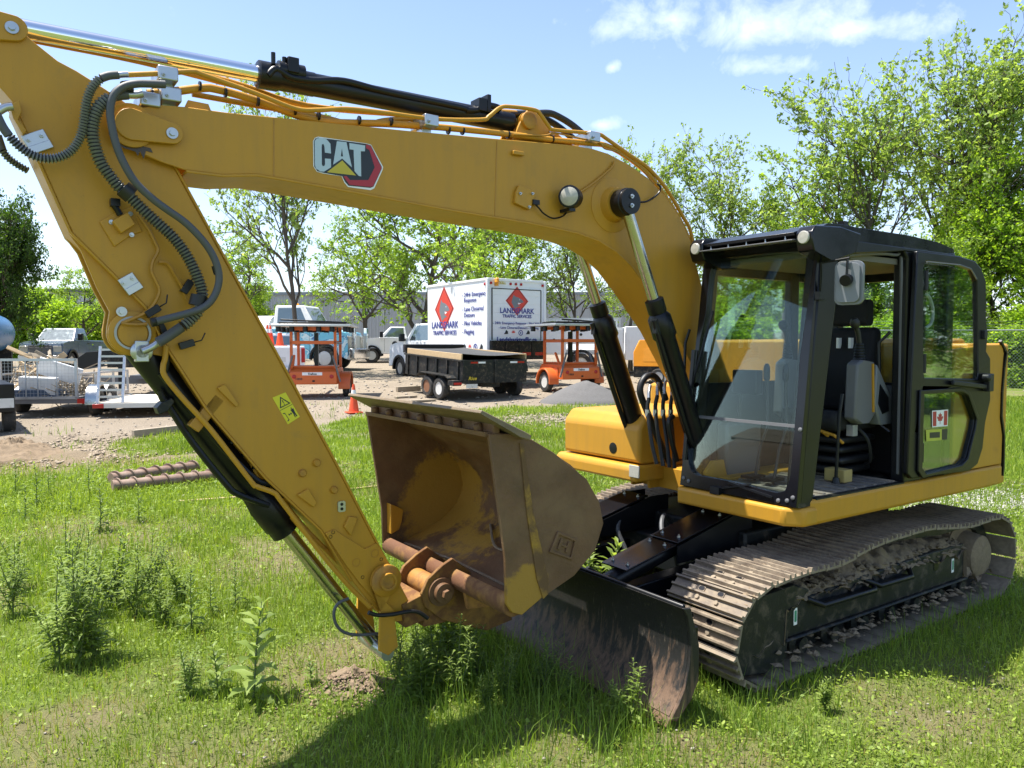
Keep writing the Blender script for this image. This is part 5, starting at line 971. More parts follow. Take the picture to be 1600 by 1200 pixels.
for k in range(6): m.box(bx_r - .02, bx_r - .012, -1.05, 1.05, bzs + .64 + k * .31, bzs + .925 + k * .31)
m.obj('door_slat', M_WHITE, RD, bevel=.004)
m = MB(); m.box(bx_r - .03, bx_r, -1.09, 1.09, bzt - .36, bzt - .33)
for y in (-1.09, 1.06): m.box(bx_r - .03, bx_r, y, y + .03, bzs + .6, bzt - .33)
m.obj('door_frame', M_BLKD, BT)
for y in (1.12, .28, .05, -.18, -1.15): m = MB(); m.lathe([(.05, 0), (.05, .03), (.03, .05), (0, .05)], (bx_r - .01, y, bzt - .16), (-1, 0, 0), 14); m.obj('marker_light', M_REDL, BT)
m = MB(); m.lathe([(.05, 0), (.05, .03), (.03, .05), (0, .05)], (bx_r + .15, 1.25, bzt - .2), (0, 1, 0), 14); m.obj('marker_light', M_REDL, BT)
m = MB(); m.lathe([(.09, 0), (.09, .02), (.075, .05), (.07, .13), (.04, .16)], (bx_r - .10, .92, bzt - .14), (0, 0, 1), 14); m.box(bx_r - .14, bx_r, .88, .96, bzt - .26, bzt - .14); m.obj('beacon', M_AMB, BT)
m = MB(); m.box(bx_r - .16, bx_r - .06, -1.2, 1.2, bzs - .1, bzs + .58)
for k in range(5): m.box(bx_r - .19, bx_r - .16, -1.2 + k * .58, -1.14 + k * .58, bzs - .1, bzs + .58)
m.box(bx_r - .19, bx_r - .16, -1.2, 1.2, bzs + .53, bzs + .58); LG = m.obj('lift_gate', M_BLKD, BT)
m = MB()
for k in range(4): m.box(bx_r - .164, bx_r - .161, -1.1 + k * .58, -.72 + k * .58, bzs + .05, bzs + .16)
m.obj('reflective_strip', M_REDL, LG)
for y in (-.95, .95): wheel(BT, -5.9, y, .41, .5, 1 if y > 0 else -1)
m = MB(); m.prism(arc(-5.9, .41, .52, 0, 180, 10) + arc(-5.9, .41, .56, 180, 0, 10), .75, 1.2); m.prism(arc(-5.9, .41, .52, 0, 180, 10) + arc(-5.9, .41, .56, 180, 0, 10), -1.2, -.75); m.obj('mudguard', M_BLK, BT)
m = MB(); m.box(bx_r, -.5, -.45, .45, .62, .85); m.box(-4.9, -4.1, .55, 1.1, .45, .9); m.box(-7.2, .5, -.45, .45, .5, .75); m.obj('chassis', M_BLKD, BT)
M_BLUEP = mat('navy_print', (.045, .055, .26), .5, var=.02); M_RED2 = mat('sign_red', (.62, .055, .035), .45, var=.05); M_SHARK = mat('grey_print', (.17, .19, .21), .5)
def sign(M, w, h, par, t=.004):
    """red diamond with a grey fish head over the two name lines; M: x right, y up on the panel"""
    def poly(name, pts, lvl, m):
        k = MB(); k.prism(pts, t + lvl * .002, t + lvl * .002 + .0018, 'z', M); return k.obj(name, m, par, smooth=0)
    dia = lambda s: [(0, h * s), (w * s, 0.0), (0, -h * s), (-w * s, 0.0)]
    poly('sign_border', dia(1.0), 0, M_RED2); poly('sign_line', dia(.93), 1, M_DKP); poly('sign_field', dia(.88), 2, M_RED2)
    poly('fish_head', [(-.22 * w, -.55 * h), (-.5 * w, -.1 * h), (-.42 * w, .18 * h), (-.30 * w, .42 * h), (-.18 * w, .30 * h), (.12 * w, .24 * h), (.42 * w, .10 * h), (.58 * w, -.06 * h), (.40 * w, -.12 * h), (.16 * w, -.10 * h), (.02 * w, -.26 * h), (.30 * w, -.34 * h), (.05 * w, -.40 * h)], 3, M_SHARK)
    poly('fish_tooth', [(.06 * w, -.12 * h), (.34 * w, -.15 * h), (.12 * w, -.24 * h)], 4, M_WHITEP); poly('fish_eye', [(.16 * w, .10 * h), (.24 * w, .12 * h), (.22 * w, .05 * h)], 4, M_WHITEP)
def T(par, M, body, x, y, size, bold=.0, align='CENTER', shear=0, m=None, sx=1): text('lettering', body, size, m or M_BLUEP, par, M @ Matrix.Translation((x, y, .012)), bold, shear, align, sx)
def icons(par, M, x, y, s, dx):
    for i in range(4):
        cx_ = x + i * dx; k = MB()
        if i in (0, 3): k.prism([(cx_ - s, y - s * .5), (cx_ + s, y - s * .4), (cx_ + s * .7, y - s * .1), (cx_ + s * .9, y + s * .3), (cx_ + .1 * s, y + s), (cx_ - .3 * s, y + .5 * s), (cx_ - .5 * s, y)], .008, .010, 'z', M)
        elif i == 1: k.prism([p for a in range(0, 200, 25) for p in ((cx_ + s * math.cos(R(a)), y + s * math.sin(R(a))), (cx_ + s * .5 * math.cos(R(a + 12)), y + s * .5 * math.sin(R(a + 12))))], .008, .010, 'z', M)
        else: k.prism(arc(cx_, y, s, 0, 350, 20), .008, .010, 'z', M, hole=arc(cx_, y, s * .72, 0, 350, 20)); k.prism(rrect(cx_ - .25 * s, cx_ + .25 * s, y - .35 * s, y + .35 * s, .1 * s), .008, .010, 'z', M)
        k.obj('icon', (M_DKP, M_RED2, M_BLUEP, M_DKP)[i], par, smooth=0)
# left side panel: x runs forward-to-rear as read from outside
MS = frame(((bx_f + bx_r) / 2, 1.25, (bzs + bzt) / 2), (-1, 0, 0), (0, 0, 1))
MS_d = MS @ Matrix.Translation((-.85, .42, 0)); sign(MS_d, .72, .86, BOX)
T(BOX, MS, 'LANDSHARK', -.82, -.30, .34, .008, shear=-.0, sx=1.02); T(BOX, MS, 'TRAFFIC SERVICES', -.82, -.56, .22, .006, sx=1.0)
for body, y in (('- 24Hr Emergency', .80), ('  Response', .60), ('- Lane Closures/', .28), ('  Detours', .06), ('- Pilot Vehicles', -.24), ('- Flagging', -.54)): T(BOX, MS, body, .48, y, .22, .003, 'LEFT', m=M_BLUEP)
T(BOX, MS, 'Landsharktraffic.ca', -.72, -1.10, .25, .006); icons(BOX, MS, .62, -1.04, .13, .38)
MRr = frame((bx_r - .02, 0, (bzs + bzt) / 2), (0, -1, 0), (0, 0, 1))
sign(MRr @ Matrix.Translation((0, .62, 0)), .50, .52, RD)
T(RD, MRr, 'LANDSHARK', 0, .18, .26, .006, sx=1.0); T(RD, MRr, 'TRAFFIC SERVICES', 0, .02, .16, .004, sx=.98)
T(RD, MRr, '- 24Hr Emergency Response - Pilot Vehicles', .08, -.22, .125, .002); T(RD, MRr, '- Lane Closures/Detours - Flagging', .08, -.38, .125, .002)
icons(RD, MRr, -.48, -.52, .10, .32); T(RD, MRr, 'Landsharktraffic.ca', 0, -.84, .235, .007)
T(BT, MRr, 'MICKELL', -.72, 1.20, .12, .003, m=M_YELP)

# ---- black tandem dump trailer
DT = thing('dump_trailer', 'black tandem-axle dump trailer with boards and dark tarp before the box truck', 'trailer', (*(-1.46,22.35), 0), R(123)); DT.location.z = gz(*DT.location[:2]); DT.rotation_euler = (0, R(-2.6), R(123)); DT.scale = (1, 1, .86)
Lt, Wt = 3.9, 1.12      # rear left corner is the origin
def dt(x, y): return (x, y - Wt)
m = MB(); m.box(0, Lt, -2 * Wt, 0, .62, .74); m.box(-.02, .04, -2 * Wt, 0, .62, 1.42); m.box(Lt - .05, Lt, -2 * Wt, 0, .74, 1.5); m.box(0, Lt, -.05, 0, .74, 1.42); m.box(0, Lt, -2 * Wt, -2 * Wt + .05, .74, 1.42)
for k in range(6): m.box(.2 + k * .68, .27 + k * .68, 0, .045, .62, 1.42)
m.box(0, Lt, 0, .05, 1.36, 1.42); m.box(-.06, -.02, -Wt - .05, -Wt + .05, .62, 1.42)
m.obj('bed', M_BLKD, DT, bevel=.008)
for y in (.0, -2 * Wt): m = MB(); m.box(.05, Lt - .2, y - .025, y + .02, 1.42, 1.62); m.obj('side_board', M_WOOD, DT, bevel=.006)
m = MB(); gx_, gy_ = 14, 8; m.add([(.02 + (Lt - .05) * i / gx_, -2 * Wt + .03 + (2 * Wt - .06) * j / gy_, 1.63 - .14 * math.sin(math.pi * j / gy_) * (.5 + .5 * math.sin(i * .9)) - .06 * math.sin(math.pi * i / gx_)) for i in range(gx_ + 1) for j in range(gy_ + 1)], [(i * (gy_ + 1) + j, i * (gy_ + 1) + j + 1, (i + 1) * (gy_ + 1) + j + 1, (i + 1) * (gy_ + 1) + j) for i in range(gx_) for j in range(gy_)]); m.obj('tarp', mat('tarp', (.045, .046, .048), .75, bump=.2), DT, smooth=60, recalc=False)
m = MB(); m.box(Lt - .02, Lt + .2, -2 * Wt, 0, 1.42, 1.75); m.obj('tarp_roller', M_BLK, DT, bevel=.03)
for x in (.95, 1.75): wheel(DT, x, .18, .37, .22, 1, M_RIMW if x < 1 else mat('rusty_rim', (.22, .10, .05), .6)); wheel(DT, x, -2 * Wt - .18, .37, .22, -1, M_RIMW)
m = MB(); m.prism([(.3, .78), (.5, .86), (2.2, .86), (2.4, .72), (2.4, .69), (2.2, .83), (.5, .83), (.3, .75)], .02, .32); m.obj('mudguard', M_BLKD, DT)
m = MB(); m.box(-.03, .3, .05, .32, .55, .72); m.box(.2, Lt + 1.2, -Wt - .3, -Wt + .3, .45, .60); m.obj('chassis', M_BLKD, DT)
m = MB(); m.box(-.05, .02, .04, .30, .58, .66); m.obj('tail_light', M_REDL, DT, bevel=.01)
for y0, mm in ((-.38, M_REDL), (-.62, M_WHITE), (-1.75, M_WHITE), (-2.0, M_REDL)): m = MB(); m.box(-.026, -.02, y0 - .14, y0 + .12, 1.30, 1.36); m.obj('reflective_strip', mm, DT)
m = MB(); m.box(-.03, -.02, -.5, -.12, .46, .60); m.obj('number_plate', M_RIMW, DT)
text('lettering', 'Rice', .16, M_YELP, DT, frame((-.035, -.32, .74), (0, -1, 0), (0, 0, 1)), .004, .2)

# ---- arrow-board trailers
def arrow_trailer(label, loc, rz):
    t = thing('arrow_board_trailer', label, 'trailer', loc, rz, 'orange arrow-board trailers')
    m = MB(); m.prism([(-.1, .42), (-.1, .80), (.1, .92), (1.3, .92), (1.45, .80), (1.45, .42)], -.72, .72); m.obj('body', M_ORANGE, t, bevel=.03)
    m = MB(); m.box(.1, 1.25, -.66, .66, .92, .98); m.obj('battery_lid', M_ORANGE, t, bevel=.02)
    for s in (1, -1):
        wheel(t, .62, s * .93, .34, .2, s, M_RIMW)
        k = MB(); k.prism(arc(.62, .34, .40, -10, 190, 12) + arc(.62, .34, .46, 190, -10, 12), s * .72, s * 1.08) if s > 0 else k.prism(arc(.62, .34, .40, -10, 190, 12) + arc(.62, .34, .46, 190, -10, 12), -1.08, -.72)
        k.box(.20, 1.04, min(s * .72, s * .75), max(s * .72, s * .75), .4, .8); k.obj('mudguard', M_ORANGE, t, bevel=.01)
        m = MB(); m.lathe([(.06, 0), (.06, .02), (.04, .03), (0, .03)], (-.1, s * .56, .66), (-1, 0, 0), 16); m.obj('tail_light', M_REDL, t)
        for x in (.05, 1.2): m = MB(); m.box(x - .04, x + .04, s * .66 - .04, s * .66 + .04, .9, 2.12); m.obj('upright', M_ORANGE, t, bevel=.006)
        m = MB(); m.bar((.05, s * .66, 1.68), (1.2, s * .66, 1.68), .06, .08); m.bar((-.06, s * .66, .5), (.5, s * .66, 1.3), .06, .06); m.obj('brace', M_ORANGE if s > 0 else M_GREYPL, t)
        m = MB(); m.bar((-.08, s * .82, .5), (-.1, s * .60, 1.30), .05, .05); m.obj('jack', M_GREYPL, t)
    for x in (.05, 1.2): m = MB(); m.bar((x, -.7, 1.70), (x, .7, 1.70), .08, .10); m.bar((x, -.7, 2.12), (x, .7, 2.12), .08, .10); m.obj('cross_bar', M_ORANGE, t)
    m = MB(); m.bar((.62, .0, .95), (.62, .0, 2.0), .12, .12); m.obj('mast', M_BLK, t)
    m = MB(); m.box(-.35, 1.75, -1.18, 1.18, 2.18, 2.25); AP = m.obj('arrow_panel', M_ALU, t, bevel=.01)
    for i in range(6):
        for x in (-.15, .6, 1.4): m = MB(); m.cyl((x, -1.0 + i * .4, 2.18), (x, -1.0 + i * .4, 2.02), .075, .085, n=12); m.obj('lamp', M_BLK, AP)
    m = MB(); m.box(-.1, .8, -1.0, 1.0, 2.26, 2.32); m.bar((-.2, -1.05, 2.3), (-.3, .9, 2.38), .05, .05); m.obj('solar_panel', M_BLK, t, bevel=.01)
    m = MB(); m.bar((1.45, 0, .5), (2.8, 0, .5), .1, .1); m.obj('tongue', M_ORANGE, t)
    m = MB(); m.box(-.106, -.1, -.28, .32, .70, .79); pl = m.obj('name_plate', M_WHITEP, t); text('lettering', 'Trafcon', .085, M_DKP, pl, frame((-.11, .02, .715), (0, -1, 0), (0, 0, 1)), .003, .2)
    text('lettering', '11013', .085, M_DKP, t, frame((-.104, .42, .56), (0, -1, 0), (0, 0, 1)), .004)
    m = MB(); m.box(-.108, -.1, -.06, .02, .5, .55); m.obj('socket', M_BLK, t)
    return t
a1 = (-5.92,23.46); arrow_trailer('orange arrow-board trailer left of the traffic cone, beside the excavator stick', (a1[0] - .15, a1[1], gz(*a1)), R(95))
a2 = (1.71,25.57); AT2 = arrow_trailer('orange arrow-board trailer behind the gravel pile, right of the dump trailer', (a2[0] + .55, a2[1] - .1, gz(*a2)), R(118))

# ---- pickups and trucks
t = thing('pickup_truck', 'white work pickup facing left, between the blue truck and the box truck', 'pickup truck', (*(-7.97,42.89), 0), R(187)); t.location.z = gz(*t.location[:2]); t.location.y += 1.0
truck_cab(t, M_WHITE); m = MB(); m.box(-4.6, -2.1, -1.05, 1.05, .75, 1.55); m.box(-4.6, -2.1, -1.0, 1.0, 1.55, 1.62); m.obj('utility_body', M_WHITE, t, bevel=.02)
m = MB(); m.box(-3.9, -2.3, -.9, .9, 1.62, 1.95); m.obj('tool_crates', mat('green_crate', (.04, .16, .08), .6), t, bevel=.02)
for y in (-.9, .9): wheel(t, -3.3, y, .41, .4, 1 if y > 0 else -1)
m = MB(); m.lathe([(.16, 0), (.16, .004)], (-1.3, .975, 1.05), (0, 1, 0), 20); m.obj('door_crest', M_DKP, t)
m = MB(); m.box(-4.6, 0, -.4, .4, .5, .75); m.obj('chassis', M_BLK, t)
M_AQUA = bpy.data.materials.new('aqua_graphics'); M_AQUA.use_nodes = True; tt = M_AQUA.node_tree; tcn = N(tt, 'ShaderNodeTexCoord'); bb = tt.nodes['Principled BSDF']; bb.inputs['Roughness'].default_value = .3
nn = noise_n(tt, tcn.outputs['Object'], 1.7, 2, .4, 1.8); tt.links.new(ramp(tt, nn, [(0, (.10, .42, .62)), (.46, (.16, .52, .68)), (.5, (.04, .07, .3)), (.53, (.30, .62, .74)), (.62, (.70, .78, .80)), (.68, (.16, .50, .66))]), bb.inputs['Base Color'])
t = thing('water_truck', 'pale blue truck with swirling graphics and chrome bumper behind the left arrow-board trailer', 'truck', (*(-8.7,37.29), 0), R(-8)); t.location.z = gz(*t.location[:2])
truck_cab(t, M_AQUA, R_w=.55, zh=1.9, zr=3.05, xb=-2.6, hood0=1.15, W2=1.1, trim=M_ALU, roof=M_WHITE)
m = MB(); m.box(1.25, 1.5, -1.15, 1.15, .55, 1.0); m.box(1.3, 1.48, -.95, -.75, .5, 2.0); m.box(1.3, 1.48, .75, .95, .5, 2.0); m.obj('bull_bar', M_CHROME, t, bevel=.02)
m = MB(); m.lathe([(.12, 0), (.12, .1), (.06, .16)], (-1.8, 0, 3.05), (0, 0, 1), 14); m.obj('beacon', M_AMB, t)
m = MB(); m.cyl((-7.0, 0, 1.75), (-2.9, 0, 1.75), .85, n=28); m.box(-7.0, -2.7, -.5, .5, .6, .95); m.obj('tank', M_WHITE, t, bevel=.02)
for y in (-.85, .85): wheel(t, -5.6, y, .52, .5, 1 if y > 0 else -1)
t = thing('pickup_truck', 'white pickup bed with red tail light and cones, behind the left arrow-board trailer', 'pickup truck', (*(-8.7,28.65), 0), R(112)); t.location.z = gz(*t.location[:2]); PB = t
m = MB(); m.box(0, 2.4, -.95, .95, .62, 1.42); m.obj('bed', M_WHITE, t, bevel=.03); m = MB(); m.box(-.02, .0, -.8, .8, .68, 1.36); m.box(-.15, .02, -.95, .95, .48, .62); m.obj('tailgate', M_WHITE, t, bevel=.01)
for s in (1, -1): m = MB(); m.box(-.03, .06, s * .82, s * .955, .80, 1.34); m.obj('tail_light', M_REDL, t, bevel=.01); wheel(t, 1.1, s * .84, .4, .26, s); flare(t, 1.1, s * .93, .45, .4, M_WHITE)
m = MB(); m.box(-.024, -.02, -.25, .25, .82, 1.0); m.obj('tailgate_panel', M_RIMW, t)
g0 = Vector((5.2, 0)); sub = thing('cabin_frame', '', ''); sub.parent = t
for k in ('label', 'category'):
    if k in sub: del sub[k]
sub.name = 'front_end'; sub.location = (4.6, 0, 0); truck_cab_parent = sub
bpy.data.objects.remove(sub)
m = MB(); vs = [(2.45, -.92, 1.2), (2.45, .92, 1.2), (4.2, .92, 1.2), (4.2, -.92, 1.2), (2.6, -.75, 1.92), (2.6, .75, 1.92), (3.7, .75, 1.92), (3.7, -.75, 1.92)]; m.add(vs, [(3, 2, 1, 0), (4, 5, 6, 7), (0, 1, 5, 4), (1, 2, 6, 5), (2, 3, 7, 6), (3, 0, 4, 7)]); m.box(2.42, 5.6, -.95, .95, .6, 1.22); m.obj('cabin', M_WHITE, t, bevel=.04)
m = MB(); m.slab([(2.475, -.75, 1.3), (2.475, .75, 1.3), (2.57, .66, 1.82), (2.57, -.66, 1.82)], .01); m.obj('rear_window', M_CARGLASS, t)
for s in (1, -1): wheel(t, 4.7, s * .84, .4, .26, s)
def cone(name, label, loc, h=.72, group=None):
    t = thing(name, label, 'traffic cone', loc, random.uniform(0, 1), group)
    m = MB(); b_ = h * .25; m.lathe([(b_ * .72, .03), (h * .035, h), (0, h)], (0, 0, 0), (0, 0, 1), 20); m.obj('cone_body', M_CONE, t)
    m = MB(); m.box(-b_, b_, -b_, b_, 0, .035); m.obj('cone_base', M_CONE, t, bevel=.01)
    def rr(z): return b_ * .72 + (h * .035 - b_ * .72) * (z - .03) / (h - .03) + .003
    m = MB(); m.lathe([(rr(h * .62), h * .62), (rr(h * .80), h * .80)], (0, 0, 0), (0, 0, 1), 20); m.obj('reflective_collar', M_WHITE, t); return t
M_CONE = mat('cone_orange', (.78, .085, .022), .5, var=.05)
c1 = (-4.07,19.71); cone('traffic_cone', 'orange traffic cone with white collar standing on the yard by the bucket lip', (c1[0], c1[1], gz(*c1)), .74)
for i, (dx, dy) in enumerate(((.5, .35), (.5, -.1), (1.0, .2))):
    p = PB.matrix_basis @ Vector((dx, dy, 1.42)); cone('traffic_cone', 'orange traffic cone standing in the white pickup bed', p, .8, 'cones in the pickup bed')
# service truck with compartments
t = thing('service_truck', 'white service truck with compartment doors, behind the right arrow-board trailer', 'truck', (*(3.04,32.6), 0), R(176)); t.location.z = gz(*t.location[:2]) + .05; t.location.y += 1.6; t.scale = (1.15, 1.15, 1.15)
m = MB(); m.box(-1.6, -.55, .75, 1.1, .75, 1.75); m.box(.55, 1.6, .75, 1.1, .75, 1.75); m.box(-1.6, 1.6, .75, 1.1, 1.15, 1.75); m.box(-1.6, 1.6, -1.1, -.75, .75, 1.75); m.box(-1.6, 1.6, -.75, .75, .75, .95); m.obj('service_body', M_WHITE, t, bevel=.02)
m = MB()
for x0, x1, z0 in ((-1.55, -.62, .8), (.62, 1.55, .8), (-.5, .5, 1.22)): m.box(x0, x1, 1.1, 1.115, z0, 1.70)
m.obj('compartment_door', M_WHITE, t, bevel=.006)
for x in (-1.0, 1.0, .0): m = MB(); m.lathe([(.05, 0), (.05, .02)], (x, 1.115, 1.3 if x else 1.5), (0, 1, 0), 14); m.obj('door_latch', M_BLK, t)
for s in (1, -1): wheel(t, 0, s * .9, .40, .4, s, M_RIMW); flare(t, 0, s * 1.1, .44, .4, M_BLK, .06)
for s in (1, -1): wheel(t, 3.5, s * .84, .4, .26, s)
m = MB(); m.prism([(1.7, .6), (1.7, 1.35), (1.8, 2.0), (2.7, 2.0), (3.2, 1.35), (4.3, 1.25), (4.4, .6)], -.95, .95); m.obj('cabin', M_WHITE, t, bevel=.05)
m = MB(); m.prism([(1.85, 1.4), (1.92, 1.9), (2.62, 1.9), (3.0, 1.4)], .952, .96); m.obj('side_window', M_CARGLASS, t)
m = MB(); m.bar((-1.5, .9, 2.1), (1.6, .9, 2.1), .05, .05); m.bar((-1.5, -.9, 2.1), (1.6, -.9, 2.1), .05, .05)
for x in (-1.45, 0, 1.5):
    for y in (-.9, .9): m.bar((x, y, 1.75), (x, y, 2.1), .05, .05)
m.obj('ladder_rack', M_ALU, t)
m = MB(); m.box(-2.7, -1.65, -1.0, 1.0, .55, 1.8); m.obj('tool_box', M_WHITE, t, bevel=.02)
# orange compressor
t = thing('air_compressor', 'orange towable compressor with a dark base, seen between the boom cylinders', 'compressor', (*(5.81,28.09), 0), R(150)); t.location.z = gz(*t.location[:2]); t.location.y += 1.0; t.scale = (.9, .9, .9)
m = MB(); m.prism([(-1.1, .75), (-1.15, 1.45), (-.9, 1.85), (.9, 1.85), (1.15, 1.35), (1.15, .75)], -.75, .75); m.obj('canopy', mat('compressor_orange', (.78, .30, .02), .4), t, bevel=.04)
m = MB(); m.box(-1.15, 1.15, -.72, .72, .28, .75); m.obj('base', M_BLKD, t, bevel=.03); m = MB(); m.bar((1.1, 0, .45), (2.3, 0, .45), .1, .1); m.obj('tongue', M_BLK, t)
for s in (1, -1): wheel(t, 0, s * .82, .33, .2, s)
m = MB(); m.box(-.7, .7, .752, .756, .95, 1.5); m.obj('canopy_door', mat('compressor_orange2', (.80, .32, .03), .45), t, bevel=.004)
# dark blue pickup facing the camera on the left
M_NAVY = mat('dark_blue_paint', (.09, .125, .18), .22, coat=.8)
t = thing('pickup_truck', 'blue-grey pickup with a big grille facing the camera, under the trees on the left', 'pickup truck', (-22.2, 37.0, gz(0, 37)), R(-84)); truck_cab(t, M_NAVY, trim=M_GREYPL)
m = MB(); m.box(-4.3, -1.95, -.96, .96, .55, 1.42); m.obj('bed', M_NAVY, t, bevel=.04)
for s in (1, -1): wheel(t, -3.4, s * .84, .41, .26, s)
# blue tank at the left edge
p = (-18.5015,27.0,2.5296); t = thing('water_tank', 'round blue plastic tank at the left edge behind the debris trailer', 'tank', (p[0], p[1], gz(p[0], p[1])), R(15)); zc_ = p[2] - gz(p[0], p[1])
m = MB(); m.lathe([(0, -1.2), (.45, -1.15), (.66, -.9), (.7, -.5), (.7, .5), (.66, .9), (.45, 1.15), (0, 1.2)], (0, 0, zc_), (0, 1, .0), 30); m.obj('tank_shell', mat('blue_tank', (.05, .16, .32), .3), t)
for y in (-.7, .7): m = MB(); m.box(-.6, .6, y - .06, y + .06, 0, zc_ - .5); m.obj('cradle', M_BLKD, t)

# ---- debris trailer with mesh tailgate
p = (-11.6,18.8); t = thing('utility_trailer', 'grey utility trailer with a wire-mesh tailgate, loaded with scrap, on the far left', 'trailer', (p[0], p[1], gz(*p)), R(96), None); DBT = t; wz_ = .45
m = MB()
for y in (-.88, .88): m.bar((0, y, wz_), (0, y, wz_ + .98), .06, .06, (1, 0, 0)); m.bar((0, y, wz_), (3.2, y, wz_), .07, .09); m.bar((0.1, y, wz_ + .6), (3.2, y, wz_ + .6), .05, .05)
for z in (wz_ + .02, wz_ + .96): m.bar((0, -.9, z), (0, .9, z), .06, .06)
for y in (-.42, .02, .3): m.bar((.0, y, wz_), (.0, y, wz_ + .96), .02, .02, (1, 0, 0))
for x in (1.1, 2.2, 3.2):
    for y in (-.88, .88): m.bar((x, y, wz_), (x, y, wz_ + .6), .05, .05, (1, 0, 0))
m.obj('trailer_frame', M_ALU, t)
m = MB()
for k in range(22): y = -.86 + k * .082; m.bar((.01, y, wz_ + .04), (.01, y, wz_ + .95), .005, .005, (1, 0, 0))
for k in range(12): z = wz_ + .05 + k * .082; m.bar((.015, -.86, z), (.015, .86, z), .005, .005)
tag(m.obj('wire_mesh', M_ALU, t), kind='stuff')
m = MB(); m.box(0.02, 3.2, -.86, .86, wz_ - .04, wz_); m.box(-.02, .1, -1.0, 1.0, wz_ - .12, wz_ - .02); m.bar((3.2, 0, wz_), (4.6, 0, wz_), .1, .1); m.obj('deck', M_GREYPL, t)
for s in (1, -1):
    wheel(t, 1.3, s * 1.05, .33, .2, s); k = MB(); k.prism(arc(1.3, .33, .40, 0, 180, 12) + arc(1.3, .33, .44, 180, 0, 12), min(s * .93, s * 1.18), max(s * .93, s * 1.18)); k.obj('mudguard', M_ALU, t)
    m = MB(); m.box(-.04, .02, s * .9, s * 1.1, wz_ - .12, wz_); m.obj('tail_light', M_REDL, t)
Mt = Matrix.Translation(t.location) @ Matrix.Rotation(R(96), 4, 'Z')
def panel(label, c, size, rot, m, name, cat):
    k = MB(); k.box(-size[0] / 2, size[0] / 2, -size[1] / 2, size[1] / 2, -size[2] / 2, size[2] / 2); o = k.obj(name, m, None, bevel=.006); o.matrix_world = Mt @ Matrix.Translation(c) @ Matrix(rot.to_4x4() if hasattr(rot, 'to_4x4') else rot); return tag(o, label, cat)
from mathutils import Euler
panel('large white sheet leaning behind the wire-mesh tailgate, upper one', (.55, -.25, wz_ + .66), (.05, 1.0, .45), Euler((.35, -.3, .1)).to_matrix(), M_WHITE, 'sheet_panel', 'panel')
panel('small white appliance panel low behind the wire-mesh tailgate', (.22, .10, wz_ + .32), (.22, .85, .42), Euler((.05, -.1, .0)).to_matrix(), M_RIMW, 'appliance_panel', 'panel')
panel('dark blue tub on the deck behind the wire-mesh tailgate', (.35, .15, wz_ + .12), (.5, 1.1, .2), Euler((0, 0, .1)).to_matrix(), mat('slate_tub', (.06, .09, .14), .5), 'tub', 'tub')
rr = random.Random(3)
for k in range(12):
    c = (rr.uniform(.5, 1.8), rr.uniform(.25, .85), wz_ + rr.uniform(.3, 1.1)); panel('scrap board lying in the debris heap of the mesh trailer', c, (rr.uniform(.02, .04), rr.uniform(.7, 1.5), rr.uniform(.08, .2)), Euler((rr.uniform(-.8, .8), rr.uniform(-.6, .6), rr.uniform(-.9, .9))).to_matrix(), M_WOOD if rr.random() < .6 else M_WOODG, 'scrap_board', 'board')['group'] = 'scrap boards in the mesh trailer'
m = MB()
for k in range(500):
    u = rr.random(); x = rr.uniform(.1, 2.2); y = rr.uniform(-.8, .8); z = wz_ + rr.random() * (1.15 if y > .2 else .45) * (1 - abs(x - 1.0) * .3); d = Vector((rr.gauss(0, 1), rr.gauss(0, 1), rr.gauss(0, .5))).normalized() * rr.uniform(.1, .4)
    m.bar((x, y, z), (x + d.x, max(-.86, min(.86, y + d.y)), z + d.z), rr.uniform(.01, .04), rr.uniform(.01, .03))
o = tag(m.obj('brush_heap', M_WOODG, None), 'heap of brushwood and scraps piled in the mesh trailer', 'debris heap', None, 'stuff'); o.matrix_world = Mt
# ---- ramp trailer
p = (-9.24,18.8); t = thing('ramp_trailer', 'low silver trailer with ladder ramp and plywood deck, just left of the excavator stick', 'trailer', (p[0], p[1], gz(*p)), R(103))
m = MB(); m.box(0, 3.4, -.85, .85, .33, .36); m.obj('plywood_deck', mat('plywood', (.62, .55, .44), .7, bump=.1), t)
m = MB(); m.bar((0, -.95, .29), (0, .95, .29), .10, .10)
for y in (-.9, .9): m.bar((0, y, .32), (3.4, y, .32), .07, .12)
m.bar((3.4, 0, .45), (4.6, 0, .45), .1, .1); m.obj('trailer_frame', M_ALU, t)
m = MB(); L0 = Vector((.02, 0, .26)); L1 = Vector((.40, 0, 1.74))
for y in (.30, .86): m.bar(L0 + Vector((0, y, 0)), L1 + Vector((0, y, 0)), .06, .05)
RMP = m.obj('ramp', M_ALU, t)
for k in range(9): m = MB(); q_ = L0.lerp(L1, (k + .5) / 9); m.bar(q_ + Vector((0, .30, 0)), q_ + Vector((0, .86, 0)), .05, .05); m.obj('rung', M_ALU, RMP)
m = MB(); m.box(.9, .94, .2, .85, 1.2, 1.62); m.obj('dark_board', M_BLKD, t)
for s in (1, -1):
    wheel(t, .75, s * 1.08, .34, .22, s); k = MB(); k.prism(arc(.75, .34, .41, -5, 185, 12) + arc(.75, .34, .45, 185, -5, 12), min(s * .94, s * 1.22), max(s * .94, s * 1.22)); k.obj('mudguard', M_CHROMED if s > 0 else M_ALU, t)
    m = MB(); m.box(-.07, .0, s * .70, s * .95, .24, .34); m.obj('tail_light', M_REDL, t, bevel=.01)
